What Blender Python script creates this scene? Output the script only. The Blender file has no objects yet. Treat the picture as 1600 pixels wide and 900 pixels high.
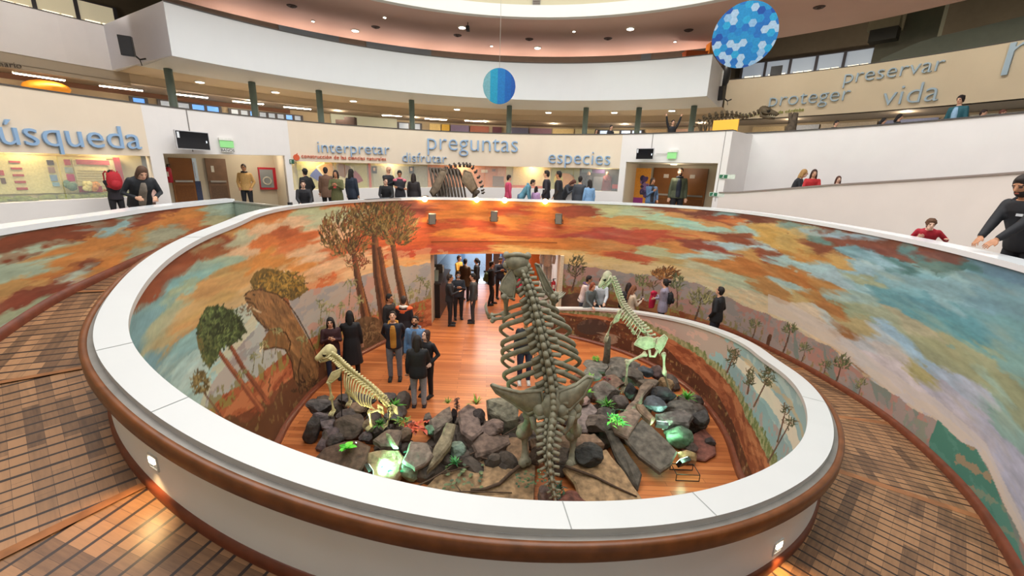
import bpy, bmesh, math, random
import numpy as np
from mathutils import Vector, Matrix, Euler
C = bpy.context.scene.collection
scene = bpy.context.scene
PI = math.pi
# ------------------------------------------------------------------ camera
FPX, PITCH, ROLL, CAMZ = 650.0, math.radians(15.2), math.radians(1.9), 5.0
cam_d = bpy.data.cameras.new('camera'); cam = bpy.data.objects.new('camera', cam_d); C.objects.link(cam)
cam_d.sensor_width = 36.0; cam_d.lens = FPX / 1600 * 36; cam_d.clip_start = 0.05; cam_d.clip_end = 200
_F = Vector((0, math.cos(PITCH), -math.sin(PITCH))); _U = Vector((0, math.sin(PITCH), math.cos(PITCH))); _X = Vector((1, 0, 0))
_cx = _X * math.cos(ROLL) + _U * math.sin(ROLL); _cy = -_X * math.sin(ROLL) + _U * math.cos(ROLL)
m = Matrix((_cx, _cy, -_F)).transposed().to_4x4(); m.translation = (0, 0, CAMZ); cam.matrix_world = m
scene.camera = cam
# ------------------------------------------------------------------ light and exposure
scene.view_settings.view_transform = 'Standard'; scene.view_settings.look = 'None'
scene.view_settings.exposure = 0.0; scene.view_settings.gamma = 1.0; scene.view_settings.use_curve_mapping = False
w = bpy.data.worlds.new('overcast'); scene.world = w; w.use_nodes = True
w.node_tree.nodes['Background'].inputs[0].default_value = (0.93, 0.97, 1.0, 1); w.node_tree.nodes['Background'].inputs[1].default_value = 0.4
def area(name, loc, size, power, col=(1, 1, 1), rot=(0, 0, 0), shape='DISK'):
    d = bpy.data.lights.new(name, 'AREA'); d.shape = shape; d.size = size; d.energy = power; d.color = col
    if shape in ('RECTANGLE', 'ELLIPSE'): d.size_y = size
    o = bpy.data.objects.new(name, d); C.objects.link(o); o.location = loc; o.rotation_euler = rot; return o
area('skylight', (0, 6.5, 12.9), 18.0, 2700, (1.0, 0.985, 0.96))
def point(name, loc, power, col=(1, .85, .65), r=.05):
    d = bpy.data.lights.new(name, 'POINT'); d.energy = power; d.color = col; d.shadow_soft_size = r
    o = bpy.data.objects.new(name, d); C.objects.link(o); o.location = loc; return o
def spot(name, loc, target, power, ang=70, col=(1, .85, .65), r=.05, blend=.6):
    d = bpy.data.lights.new(name, 'SPOT'); d.energy = power; d.color = col; d.shadow_soft_size = r; d.spot_size = math.radians(ang); d.spot_blend = blend
    o = bpy.data.objects.new(name, d); C.objects.link(o); o.location = loc
    o.rotation_euler = (Vector(target) - Vector(loc)).to_track_quat('-Z', 'Y').to_euler(); return o
# ------------------------------------------------------------------ photo ray -> place in the hall
def ray(x, y):
    u = (x - 800) / FPX; v = -(y - 450) / FPX
    d = _cx * u + _cy * v + _F
    return d.normalized()
def at_z(x, y, z):
    d = ray(x, y); return Vector((0, 0, CAMZ)) + d * ((z - CAMZ) / d.z)
def at_y(x, y, Y):
    d = ray(x, y); return Vector((0, 0, CAMZ)) + d * (Y / d.y)
def at_cyl(x, y, c, r, far=True):
    d = ray(x, y); a = d.x**2 + d.y**2; b = -2 * (c[0] * d.x + c[1] * d.y); cc = c[0]**2 + c[1]**2 - r * r
    D = max(b * b - 4 * a * cc, 0); t = (-b + (1 if far else -1) * math.sqrt(D)) / (2 * a)
    return Vector((0, 0, CAMZ)) + d * t
def project(P):
    P = np.asarray(P, float) - np.array([0, 0, CAMZ]); z = P @ np.array(_F)
    z = np.where(z < .05, .05, z)
    return 800 + FPX * (P @ np.array(_cx)) / z, 450 - FPX * (P @ np.array(_cy)) / z
# ------------------------------------------------------------------ colours and materials
def lin(c):
    if isinstance(c, str):
        c = [int(c[i:i + 2], 16) / 255 for i in (0, 2, 4)]
    return tuple((x / 12.92 if x <= .04045 else ((x + .055) / 1.055) ** 2.4) for x in c)
_mats = {}
def mat(name, col, rough=.6, var=.0, scale=6., metal=0., emit=0., bump=0., spec=.5, ecol=None, alpha=None, trans=0.):
    if name in _mats: return _mats[name]
    m = bpy.data.materials.new(name); m.use_nodes = True; nt = m.node_tree; b = nt.nodes['Principled BSDF']
    c = lin(col) if isinstance(col, str) else col
    b.inputs['Base Color'].default_value = (*c, 1); b.inputs['Roughness'].default_value = rough; b.inputs['Metallic'].default_value = metal
    b.inputs['Specular IOR Level'].default_value = spec
    if trans: b.inputs['Transmission Weight'].default_value = trans
    if emit:
        b.inputs['Emission Color'].default_value = (*(lin(ecol) if ecol else c), 1); b.inputs['Emission Strength'].default_value = emit
    if var or bump:
        tc = nt.nodes.new('ShaderNodeTexCoord'); n = nt.nodes.new('ShaderNodeTexNoise'); n.inputs['Scale'].default_value = scale; n.inputs['Detail'].default_value = 5
        nt.links.new(tc.outputs['Object'], n.inputs['Vector'])
        if var:
            r = nt.nodes.new('ShaderNodeValToRGB'); r.color_ramp.elements[0].position = .3; r.color_ramp.elements[1].position = .7
            r.color_ramp.elements[0].color = (*[x * (1 - var) for x in c], 1); r.color_ramp.elements[1].color = (*[min(1, x * (1 + var)) for x in c], 1)
            nt.links.new(n.outputs['Fac'], r.inputs['Fac']); nt.links.new(r.outputs['Color'], b.inputs['Base Color'])
        if bump:
            bp = nt.nodes.new('ShaderNodeBump'); bp.inputs['Strength'].default_value = bump; bp.inputs['Distance'].default_value = .02
            nt.links.new(n.outputs['Fac'], bp.inputs['Height']); nt.links.new(bp.outputs['Normal'], b.inputs['Normal'])
    _mats[name] = m; return m
def tone(col, rough=.75):                                   # one plain cloth or paint per colour
    return mat('paint_' + col, col, rough, var=.12, scale=25)
# ------------------------------------------------------------------ objects
def tag(o, label=None, cat=None, group=None, kind=None):
    if label: o['label'] = label
    if cat: o['category'] = cat
    if group: o['group'] = group
    if kind: o['kind'] = kind
    return o
def thing(name, label, cat, loc=(0, 0, 0), rz=0, group=None):
    o = bpy.data.objects.new(name, None); C.objects.link(o); o.location = loc; o.rotation_euler = (0, 0, rz); o.empty_display_size = .1
    return tag(o, label, cat, group)
def link(name, me, mats=None, parent=None, smooth=False):
    if mats is not None:
        for k in (mats if isinstance(mats, (list, tuple)) else [mats]): me.materials.append(k)
    if smooth: me.polygons.foreach_set('use_smooth', [True] * len(me.polygons))
    o = bpy.data.objects.new(name, me); C.objects.link(o)
    if parent is not None: o.parent = parent
    return o
def mesh(name, V, Fc, mats=None, parent=None, smooth=False, mi=None):
    me = bpy.data.meshes.new(name); me.from_pydata([tuple(map(float, v)) for v in V], [], [tuple(map(int, f)) for f in Fc]); 
    o = link(name, me, mats, parent, smooth)
    if mi is not None: me.polygons.foreach_set('material_index', mi)
    me.update(); return o
class MB:                                                   # gathers shapes into one mesh
    def __init__(s): s.V = []; s.F = []; s.M = []; s.n = 0
    def add(s, V, F, mi=0):
        V = np.asarray(V, float).reshape(-1, 3)
        s.V.append(V); s.F += [tuple(int(i) + s.n for i in f) for f in F]; s.M += [mi] * len(F); s.n += len(V); return s
    def box(s, c, d, rz=0, mi=0, M=None):
        x, y, z = [k / 2 for k in d]
        V = np.array([(a * x, b * y, e * z) for e in (-1, 1) for b in (-1, 1) for a in (-1, 1)])
        if M is not None: V = V @ np.array(M.to_3x3()).T
        elif rz:
            k, q = math.cos(rz), math.sin(rz); V = V @ np.array([[k, q, 0], [-q, k, 0], [0, 0, 1]])
        return s.add(V + np.array(c), [(0, 2, 3, 1), (4, 5, 7, 6), (0, 1, 5, 4), (1, 3, 7, 5), (3, 2, 6, 7), (2, 0, 4, 6)], mi)
    def tube(s, pts, rad, n=8, mi=0, flat=1.0, cap=True):
        pts = [Vector(p) for p in pts]; N = len(pts)
        if not hasattr(rad, '__len__'): rad = [rad] * N
        V = []; up = None
        for i, p in enumerate(pts):
            t = (pts[min(i + 1, N - 1)] - pts[max(i - 1, 0)]); t = t.normalized() if t.length > 1e-9 else Vector((0, 0, 1))
            if up is None:
                up = Vector((0, 0, 1)) if abs(t.z) < .9 else Vector((0, 1, 0))
            a = t.cross(up); a = a.normalized() if a.length > 1e-6 else t.orthogonal().normalized(); up = a.cross(t).normalized()
            for k in range(n):
                an = 2 * PI * k / n; V.append(p + (a * math.cos(an) + up * math.sin(an) * flat) * rad[i])
        F = [(i * n + k, i * n + (k + 1) % n, (i + 1) * n + (k + 1) % n, (i + 1) * n + k) for i in range(N - 1) for k in range(n)]
        if cap: F += [tuple(range(n - 1, -1, -1)), tuple((N - 1) * n + k for k in range(n))]
        return s.add([tuple(v) for v in V], F, mi)
    def ball(s, c, r, n=10, m=7, mi=0, M=None):
        r = r if hasattr(r, '__len__') else (r, r, r); V = [(0, 0, -1)]
        for j in range(1, m):
            a = -PI / 2 + PI * j / m
            for k in range(n): V.append((math.cos(a) * math.cos(2 * PI * k / n), math.cos(a) * math.sin(2 * PI * k / n), math.sin(a)))
        V.append((0, 0, 1)); V = np.array(V) * np.array(r); L = len(V) - 1
        if M is not None: V = V @ np.array(M.to_3x3()).T
        F = [(0, 1 + (k + 1) % n, 1 + k) for k in range(n)]
        for j in range(m - 2):
            for k in range(n): a = 1 + j * n; F.append((a + k, a + (k + 1) % n, a + n + (k + 1) % n, a + n + k))
        a = 1 + (m - 2) * n; F += [(a + k, a + (k + 1) % n, L) for k in range(n)]
        return s.add(V + np.array(c), F, mi)
    def build(s, name, mats, parent=None, smooth=False):
        V = np.concatenate(s.V) if s.V else np.zeros((0, 3))
        return mesh(name, V, s.F, mats, parent, smooth, s.M)
def pol(c, r, deg): a = math.radians(deg); return (c[0] + r * math.sin(a), c[1] + r * math.cos(a))
def ang(c, p): return math.degrees(math.atan2(p[0] - c[0], p[1] - c[1]))
def strip(name, A, B, mats, parent=None, smooth=True):      # a band of quads between two lines of points
    n = len(A); V = list(A) + list(B)
    return mesh(name, V, [(i, i + 1, n + i + 1, n + i) for i in range(n - 1)], mats, parent, smooth)
def loft(mb, lines, mi=0, close=False):                     # quads across a list of equally long lines
    n = len(lines[0]); V = [p for l in lines for p in l]; L = len(lines); F = []
    for j in range(L if close else L - 1):
        a, b = j * n, ((j + 1) % L) * n
        F += [(a + i, a + i + 1, b + i + 1, b + i) for i in range(n - 1)]
    return mb.add(V, F, mi)
def ring(c, r, a0, a1, z, step=1.5):
    n = max(2, int(abs(a1 - a0) / step) + 1)
    return [(*pol(c, r, a), z(a) if callable(z) else z) for a in np.linspace(a0, a1, n)]
def arc_wall(mb, c, r0, r1, a0, a1, z0, z1, step=1.5, mi=0):  # solid curved wall between two radii and two heights (functions of angle allowed)
    A, B, D, E = ring(c, r0, a0, a1, z0, step), ring(c, r0, a0, a1, z1, step), ring(c, r1, a0, a1, z1, step), ring(c, r1, a0, a1, z0, step)
    k = mb.n; n = len(A); loft(mb, [A, B, D, E], mi, close=True)
    mb.add([A[0], B[0], D[0], E[0], A[-1], B[-1], D[-1], E[-1]], [(0, 1, 2, 3), (7, 6, 5, 4)], mi)
    return mb
# ================================================================== the hall
WHITE = mat('white_plaster', 'e4e0de', .7, var=.02, scale=2); BEIGE = mat('cream_plaster', 'e3d3be', .75, var=.02, scale=2)
GREYTRIM = mat('dark_grey_trim', '4a4644', .5); CAPW = mat('white_cap', 'c2c3c2', .35, var=.015, scale=3)
WOODRAIL = mat('varnished_handrail', '6b3d1e', .35, var=.25, scale=9); REDWOOD = mat('dark_red_skirting', '6a3420', .35, var=.25, scale=8)
BROWNW = mat('brown_upper_wall', '6b5f4e', .85, var=.05); GREYGREEN = mat('grey_green_beam', '74786a', .8, var=.05)
PINK = mat('pinkish_soffit', 'c8a698', .8, var=.03, scale=1); WARMC = mat('warm_ceiling', 'c6b7a0', .8, var=.03, scale=1)
CREAMD = mat('cream_drum', 'b9b195', .8, var=.02, scale=2); DARKG = mat('dark_grey_gap', '55504c', .8, var=.1, scale=1)
SC = (-.3, 7.2)                                             # centre the ramp is measured about
ZF, HP = 3.43, .80                                          # first floor level, parapet height above the ramp
_rk = [0, 10, 20, 40, 60, 80, 100, 120, 140, 160, 180, 200, 220, 240, 260, 280, 300, 321, 331, 338.5, 350, 360, 370, 376, 385, 392, 400, 408, 416, 421, 429, 440, 448, 454, 463, 473, 490, 505, 520, 540, 565, 580, 600, 610, 619, 629, 645, 660, 680]
_rv = [6.05, 5.97, 5.86, 5.67, 5.39, 4.95, 4.54, 4.69, 4.88, 4.95, 4.96, 4.95, 4.92, 4.52, 4.0, 4.29, 4.77, 5.6, 6.17, 6.55, 6.5, 6.65, 6.85, 6.98, 7.4, 7.85, 8.15, 8.25, 8.05, 7.8, 7.3, 6.88, 6.65, 6.55, 6.45, 6.4, 6.45, 6.65, 6.75, 6.8, 6.75, 6.55, 6.05, 5.95, 5.82, 6.05, 6.5, 7.3, 8.3]
_TT = np.arange(0, 680.1, .5)
def _smooth(a, n):
    k = np.hanning(n); k /= k.sum(); h = n // 2
    return np.convolve(np.pad(a, h, mode='reflect', reflect_type='odd'), k, 'valid')
_RR = _smooth(np.interp(_TT, _rk, _rv), 41)
_ZZ = _smooth(np.interp(_TT, [0, 20, 40, 60, 80, 100, 120, 140, 160, 180, 200, 220, 240, 250, 262, 280, 680], [.57, .93, 1.29, 1.6, 1.91, 2.21, 2.45, 2.61, 2.78, 2.98, 3.26, 3.55, 3.90, 4.06, 4.19, 4.24, 4.24]), 41)
def SR(t): return float(np.interp(t, _TT, _RR))
def SZ(t): return float(np.interp(t, _TT, _ZZ))
def SP(t, off=0, z=0): return (*pol(SC, SR(t) + off, t), z)
def ramp_z(t): return max(0., min(SZ(t) - HP, ZF))
T0, TM, TE = 16., 289., 655.                                # start of the parapet, where the ramp meets the first floor, end of the outer wall
FC, FR = (-1.2, 6.6), 10.24                                 # facade circle
# ---- wooden boards
def wood_boards(name, uvmap, bw, bh, c1, c2, mortar, gap, strips=False, rough=.4):
    m = bpy.data.materials.new(name); m.use_nodes = True; nt = m.node_tree; L = nt.links.new; b = nt.nodes['Principled BSDF']; N = nt.nodes.new
    uv = N('ShaderNodeUVMap'); uv.uv_map = uvmap
    br = N('ShaderNodeTexBrick'); br.inputs['Scale'].default_value = 1; br.inputs['Brick Width'].default_value = bw; br.inputs['Row Height'].default_value = bh
    br.inputs['Mortar Size'].default_value = gap; br.inputs['Bias'].default_value = 0; br.offset = .37; br.offset_frequency = 2
    br.inputs['Color1'].default_value = (0, 0, 0, 1); br.inputs['Color2'].default_value = (1, 1, 1, 1); br.inputs['Mortar'].default_value = (.5, .5, .5, 1)
    L(uv.outputs[0], br.inputs['Vector'])
    wn = N('ShaderNodeTexNoise'); wn.inputs['Scale'].default_value = 1.; wn.inputs['Detail'].default_value = 6; wn.inputs['Roughness'].default_value = .65
    mp = N('ShaderNodeMapping'); mp.inputs['Scale'].default_value = (3., 28., 1); L(uv.outputs[0], mp.inputs[0]); L(mp.outputs[0], wn.inputs['Vector'])
    mx = N('ShaderNodeMath'); mx.operation = 'MULTIPLY_ADD'; mx.inputs[1].default_value = .55; L(br.outputs['Color'], mx.inputs[0])
    m2 = N('ShaderNodeMath'); m2.operation = 'MULTIPLY'; m2.inputs[1].default_value = .6; L(wn.outputs['Fac'], m2.inputs[0]); L(m2.outputs[0], mx.inputs[2])
    cr = N('ShaderNodeValToRGB'); e = cr.color_ramp.elements; e[0].position = .12; e[0].color = (*lin(c1), 1); e[1].position = .82; e[1].color = (*lin(c2), 1); L(mx.outputs[0], cr.inputs[0])
    mm = N('ShaderNodeMixRGB'); mm.inputs[2].default_value = (*lin(mortar), 1); L(br.outputs['Fac'], mm.inputs[0]); L(cr.outputs[0], mm.inputs[1])
    out = mm.outputs[0]
    if strips:                                              # dark anti-slip strips laid across the ramp
        sx = N('ShaderNodeSeparateXYZ'); L(uv.outputs[0], sx.inputs[0])
        n2 = N('ShaderNodeTexNoise'); n2.noise_dimensions = '1D'; n2.inputs['Scale'].default_value = 2.3; L(sx.outputs[0], n2.inputs['W'])
        a = N('ShaderNodeMath'); a.operation = 'MULTIPLY_ADD'; a.inputs[1].default_value = .1; L(n2.outputs['Fac'], a.inputs[0]); L(sx.outputs[0], a.inputs[2])
        mod = N('ShaderNodeMath'); mod.operation = 'MODULO'; mod.inputs[1].default_value = .125; L(a.outputs[0], mod.inputs[0])
        lt = N('ShaderNodeMath'); lt.operation = 'LESS_THAN'; lt.inputs[1].default_value = .022; L(mod.outputs[0], lt.inputs[0])
        m3 = N('ShaderNodeMixRGB'); m3.inputs[2].default_value = (*lin('2a1d19'), 1); L(lt.outputs[0], m3.inputs[0]); L(out, m3.inputs[1]); out = m3.outputs[0]
    L(out, b.inputs['Base Color']); b.inputs['Roughness'].default_value = rough
    return m
PITWOOD = wood_boards('orange_floor_boards', 'boards', 1.9, .11, '8a4520', 'bd7240', '5a2a14', .003, rough=.33)
RAMPWOOD = wood_boards('ramp_boards', 'boards', .62, .102, '3c281c', '9c7350', '4a3324', .0012, strips=True, rough=.42)
def set_uv(o, f, name='boards'):
    me = o.data; uv = me.uv_layers.new(name=name); co = np.zeros(len(me.vertices) * 3); me.vertices.foreach_get('co', co); co = co.reshape(-1, 3)
    li = np.zeros(len(me.loops), int); me.loops.foreach_get('vertex_index', li); uv.data.foreach_set('uv', np.array(f(co), float)[li].ravel())
# pit floor: everything inside the mural wall at the back and the parapet elsewhere, and on into the hall behind the door
P = [SP(t, 0, 0) for t in np.arange(40, 376.1, 2)] + [SP(t, 0, 0) for t in np.arange(378, 399, 2)]
o = mesh('floor', [(SC[0], SC[1], 0)] + P, [(0, i + 2, i + 1) for i in range(len(P) - 1)] + [(0, 1, len(P))], PITWOOD); tag(o, kind='structure')
set_uv(o, lambda c: np.c_[c[:, 0] + .06 * c[:, 1], c[:, 1]])
# ramp floor in straight-boarded sectors
mb = MB(); uvs = []
SECT = [14, 55, 80, 103, 124, 150, 180, 209, 231, 252, 272, TM]
for a, b in zip(SECT[:-1], SECT[1:]):
    ts = np.linspace(a, b, max(4, int((b - a) / 1.5))); mid = math.radians((a + b) / 2); tx = np.array([math.cos(mid), -math.sin(mid)]); rx = np.array([math.sin(mid), math.cos(mid)])
    lines = [[(*pol(SC, SR(t) + .1 + (SR(t + 360) + .02 - SR(t) - .1) * f, t), ramp_z(t)) for t in ts] for f in np.linspace(0, 1, 7)]
    loft(mb, lines)
    V = np.array([p for l in lines for p in l]); q = V[:, :2] - np.array(SC); uvs.append(np.c_[q @ tx + a * .37, q @ rx])
o = mb.build('ramp', RAMPWOOD, smooth=True); tag(o, 'boarded ramp with dark anti-slip strips climbing around the round pit', 'ramp', kind='structure')
U = np.concatenate(uvs); set_uv(o, lambda c: U)
mb = MB()
for a in SECT[2:-1]:
    A = SP(a, .2, ramp_z(a) + .006); B = (*pol(SC, SR(a + 360), a), ramp_z(a) + .006); d = math.radians(a); k = .045
    t = (math.cos(d) * k, -math.sin(d) * k)
    mb.add([(A[0] - t[0], A[1] - t[1], A[2]), (B[0] - t[0], B[1] - t[1], B[2]), (B[0] + t[0], B[1] + t[1], B[2]), (A[0] + t[0], A[1] + t[1], A[2])], [(0, 1, 2, 3)])
tag(mb.build('trim_1', mat('joint_board', '8f5d38', .45, var=.25, scale=8)), kind='structure')
# inner parapet body (white outside), its white cap, ledge and wooden handrail
def lane(off, dz, t0=T0, t1=TM, base=None, step=1.):
    return [SP(t, off, (SZ(t) + dz) if base is None else base(t) + dz) for t in np.arange(t0, t1 + .01, step)]
mb = MB(); loft(mb, [lane(.2, -.01, base=ramp_z), lane(.2, -.22), lane(.2, -.05), lane(.02, -.05)])
E0 = [SP(T0, 0, 0), SP(T0, 0, SZ(T0) - .04), SP(T0, .2, SZ(T0) - .04), SP(T0, .2, 0)]; mb.add(E0, [(0, 1, 2, 3)])
tag(mb.build('wall_inner', mat('cool_white_paint', 'f0f4f8', .5, var=.02, scale=2), smooth=True), kind='structure')
t1 = thing('parapet_cap', 'white flat cap winding along the top of the ramp parapet', 'parapet cap'); t1['kind'] = 'structure'
mb = MB(); loft(mb, [lane(-.03, -.06, T0, 330), lane(-.03, 0, T0, 330), lane(.20, 0, T0, 330), lane(.20, -.05, T0, 330)])
mb.build('top', CAPW, t1, smooth=False)
mb = MB()
for a in (43, 80, 123, 160, 172, 205, 217, 249, 262):
    A = SP(a, -.03, SZ(a) + .002); B = SP(a, .2, SZ(a) + .002); d = math.radians(a); k = .004; t = (math.cos(d) * k, -math.sin(d) * k)
    mb.add([(A[0] - t[0], A[1] - t[1], A[2]), (B[0] - t[0], B[1] - t[1], B[2]), (B[0] + t[0], B[1] + t[1], B[2]), (A[0] + t[0], A[1] + t[1], A[2])], [(0, 1, 2, 3)])
mb.build('joint', mat('grey_joint', '8d8f8d', .7), t1)
t2 = thing('handrail', 'varnished wooden handrail on the outside of the ramp parapet', 'handrail'); t2['kind'] = 'structure'
mb = MB(); loft(mb, [lane(.19, -.05), lane(.27, -.055)]); mb.build('ledge', mat('grey_metal_ledge', '84807a', .4, metal=.3, var=.15), t2, smooth=True)
mb = MB(); loft(mb, [lane(.19, -.17), lane(.285, -.17), lane(.30, -.15), lane(.30, -.05), lane(.285, -.035), lane(.255, -.035), lane(.245, -.055)])
mb.build('rail', WOODRAIL, t2, smooth=True)
mb = MB(); loft(mb, [lane(.225, 0, base=ramp_z), lane(.225, .09, base=ramp_z), lane(.19, .1, base=ramp_z)]); tag(mb.build('baseboard_parapet', REDWOOD, smooth=True), kind='structure')
mb = MB(); loft(mb, [[SP(t, -.10, 0) for t in np.arange(T0, 334, 1.)], [SP(t, -.10, .07) for t in np.arange(T0, 334, 1.)], [SP(t, .0, .085) for t in np.arange(T0, 334, 1.)]])
tag(mb.build('baseboard_pit', REDWOOD, smooth=True), kind='structure')
mb = MB(); o1 = [SP(t, -.05, ramp_z(t - 360)) for t in np.arange(395, TE, 1.)]; o2 = [(x, y, z + .08) for x, y, z in o1]; o3 = [SP(t, 0, ramp_z(t - 360) + .10) for t in np.arange(395, TE, 1.)]
loft(mb, [o1, o2, o3]); tag(mb.build('baseboard_outer', REDWOOD, smooth=True), kind='structure')
# outer rail cap on the first floor
t3 = thing('balcony_cap', 'white glossy cap along the first floor balcony edge', 'balcony cap'); t3['kind'] = 'structure'
mb = MB(); ts = np.arange(318, TE, 1.)
loft(mb, [[SP(t, o_, SZ(t) + d_) for t in ts] for o_, d_ in ((-.02, -.07), (-.02, 0), (.30, .0), (.30, -.07), (.24, -.08))]); mb.build('top', mat('glossy_white_cap', 'e9eef2', .18, var=.01), t3)
mb = MB(); loft(mb, [[SP(t, .22, ZF) for t in ts], [SP(t, .22, SZ(t) - .06) for t in ts]]); tag(mb.build('wall_balcony', WHITE, smooth=True), kind='structure')
# first floor
mb = MB(); ts = np.arange(TM + 5, TM + 361, 1.5)
loft(mb, [[SP(t, .1, ZF) for t in ts], [(*pol(FC, FR + 3.2, ang(FC, SP(t))), ZF) for t in ts]]); loft(mb, [[SP(t, .1, ZF) for t in ts], [SP(t, .1, ZF - .3) for t in ts]])
tag(mb.build('floor_first', mat('grey_terrazzo', '8f8a84', .35, var=.1, scale=30)), kind='structure')
# ---- facade of the first floor: parapet of the second floor above, display windows and door bays below
ftop = 6.5
fbot = lambda a: float(np.interp(a, [-110, -75, -59, -38.7, -8, 29, 47, 110], [5.1, 5.12, 5.18, 5.21, 5.29, 5.35, 5.5, 5.6]))
fsill = lambda a: float(np.interp(a, [-110, -75, -59, -38.7, -21, 3.6, 29, 60], [4.0, 4.05, 4.12, 4.24, 4.38, 4.5, 4.53, 4.6]))
flin = lambda a: float(np.interp(a, [-60, -58, -39, 29.6, 47, 50], [5.26, 5.26, 5.39, 5.58, 5.56, 5.56]))
A1, A2, A3, A4, A5, A6, A7 = -59.3, -57.6, -39.6, -38.6, 28.7, 29.9, 47.0
mb = MB(); arc_wall(mb, FC, FR, FR + .25, -125, A1, fbot, ftop); arc_wall(mb, FC, FR, FR + .25, A4, A5, fbot, ftop); tag(mb.build('wall_fascia', BEIGE), kind='structure')
mb = MB(); arc_wall(mb, FC, FR, FR + .3, -125, A1, ZF, fsill); arc_wall(mb, FC, FR, FR + .3, A4, A5, ZF, fsill)
arc_wall(mb, FC, FR, FR + .3, A1, A2, ZF, ftop); arc_wall(mb, FC, FR, FR + .3, A2, A3, flin, ftop); arc_wall(mb, FC, FR, FR + .3, A3, A4, ZF, ftop)
arc_wall(mb, FC, FR, FR + .3, A5, A6, ZF, ftop); arc_wall(mb, FC, FR, FR + .3, A6, A7, flin, ftop); arc_wall(mb, FC, FR, FR + 1.8, A7, A7 + 1.6, ZF, ftop)
tag(mb.build('wall_facade', WHITE), kind='structure')
mb = MB(); arc_wall(mb, FC, FR - .02, FR + .3, -125, A7 + 1.6, ftop, ftop + .03); tag(mb.build('trim_2', GREYTRIM), kind='structure')
# door bays
RB = FR + 1.9
mb = MB()
for a, b in ((A2, A3), (A6, A7)):
    arc_wall(mb, FC, RB, RB + .1, a - 1, b + 1, ZF, 6.0)
    for q in (a, b): mb.add([(*pol(FC, FR + .1, q), ZF), (*pol(FC, RB, q), ZF), (*pol(FC, RB, q), 6.0), (*pol(FC, FR + .1, q), 6.0)], [(0, 1, 2, 3)])
tag(mb.build('wall_bay', mat('bay_cream', 'cfc3ac', .75, var=.02, scale=2)), kind='structure')
# second floor slab, ceiling, third floor
mb = MB(); arc_wall(mb, FC, FR + .1, FR + 6.5, -125, A7 + .5, 5.55, 5.75, 3); arc_wall(mb, FC, FR + 1.6, FR + 6.5, A7 + .5, 125, 5.55, 5.75, 3); tag(mb.build('floor_second', WARMC), kind='structure')
BC, BR = (.1, 6.1), 11.85                                   # third floor balcony circle
ZB0, ZB1 = 7.9, 9.22
BA0 = ang(BC, at_cyl(262, 45, BC, BR)); BA1 = ang(BC, at_cyl(1109, 118, BC, BR))
WR, WC = 16.2, (-.5, 6.0)
mb = MB(); loft(mb, [ring(BC, BR + 2.59, BA0 - .5, BA1 + .5, ZB0, 1.5), ring(BC, 16.3, BA0 - .5, BA1 + .5, ZB0, 1.5)])
tag(mb.build('ceiling_second', WARMC), kind='structure')
mb = MB(); arc_wall(mb, BC, BR, BR + 2.6, BA0, BA1, ZB0, ZB1, 1); tag(mb.build('wall_balcony_third', mat('bright_white_paint', 'dfe2e4', .7, var=.01, scale=2)), kind='structure')
mb = MB(); arc_wall(mb, BC, BR - .015, BR + 2.6, BA0, BA1, ZB1, ZB1 + .03, 1); tag(mb.build('trim_3', GREYTRIM), kind='structure')
# ---- behind the second floor: back wall, third floor fascias, roof
SBR = 16.2
mb = MB(); arc_wall(mb, BC, SBR, SBR + .25, -120, BA0 - .6, 7.9, 9.22, 2); tag(mb.build('wall_left_parapet', WHITE), kind='structure')
mb = MB(); arc_wall(mb, BC, SBR + .02, SBR + .3, -120, BA0 + .5, 7.5, 7.9, 2); tag(mb.build('trim_4', mat('mushroom_fascia', 'a99b86', .8)), kind='structure')
mb = MB(); arc_wall(mb, BC, SBR, SBR + .25, BA1 - .3, 120, 7.62, 9.22, 2); tag(mb.build('wall_right_parapet', mat('sand_fascia', 'd6c8ae', .8, var=.02, scale=2)), kind='structure')
mb = MB(); arc_wall(mb, BC, SBR - .015, SBR + .27, -120, BA0 - .6, 9.22, 9.245, 2); arc_wall(mb, BC, SBR - .015, SBR + .27, BA1 - .3, 120, 9.22, 9.245, 2); tag(mb.build('trim_5', GREYTRIM), kind='structure')
# closing sides of the projecting balcony box
mb = MB()
for a, rr in ((BA0, SBR + .1), (BA1, SBR + .1)):
    s = -1 if a < 0 else 1
    p0, p1 = pol(BC, BR, a), pol(BC, rr, a - (1.0 if a < 0 else .6)); p2, p3 = pol(BC, rr, a - (1.0 if a < 0 else .6) - s * .8), pol(BC, BR + .1, a - s * .8)
    mb.add([(*p, z) for z in (ZB0 + .012, ZB1 + .02) for p in (p0, p1, p2, p3)], [(0, 1, 5, 4), (1, 2, 6, 5), (2, 3, 7, 6), (3, 0, 4, 7), (4, 5, 6, 7), (3, 2, 1, 0)])
tag(mb.build('wall_box_side', mat('cool_white_side', 'dcdde4', .7, var=.01)), kind='structure')
mb = MB(); loft(mb, [ring(BC, SBR, -120, 120, 7.62, 2), ring(BC, 19, -120, 120, 7.62, 2)]); tag(mb.build('ceiling_gallery', mat('gallery_ceiling', '8a7a66', .8)), kind='structure')
mb = MB(); arc_wall(mb, BC, 18.5, 18.7, -120, 120, 5.75, 7.7, 2); tag(mb.build('wall_gallery', mat('gallery_wall', 'b9a88c', .8, var=.08, scale=.6)), kind='structure')
mb = MB(); arc_wall(mb, BC, 18.42, 18.5, -120, -36, 7.46, 7.65, 2); tag(mb.build('trim_6', mat('dark_lintel', '6e4a36', .7)), kind='structure')
mb = MB(); arc_wall(mb, BC, 20.5, 20.7, -125, 125, 7.6, 13.0, 3); tag(mb.build('wall_attic', BROWNW), kind='structure')
mb = MB(); arc_wall(mb, BC, SBR + .25, 20.6, -125, 125, 7.75, 7.85, 3); tag(mb.build('floor_third', DARKG), kind='structure')
RCn = (0, 6.5)
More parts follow.
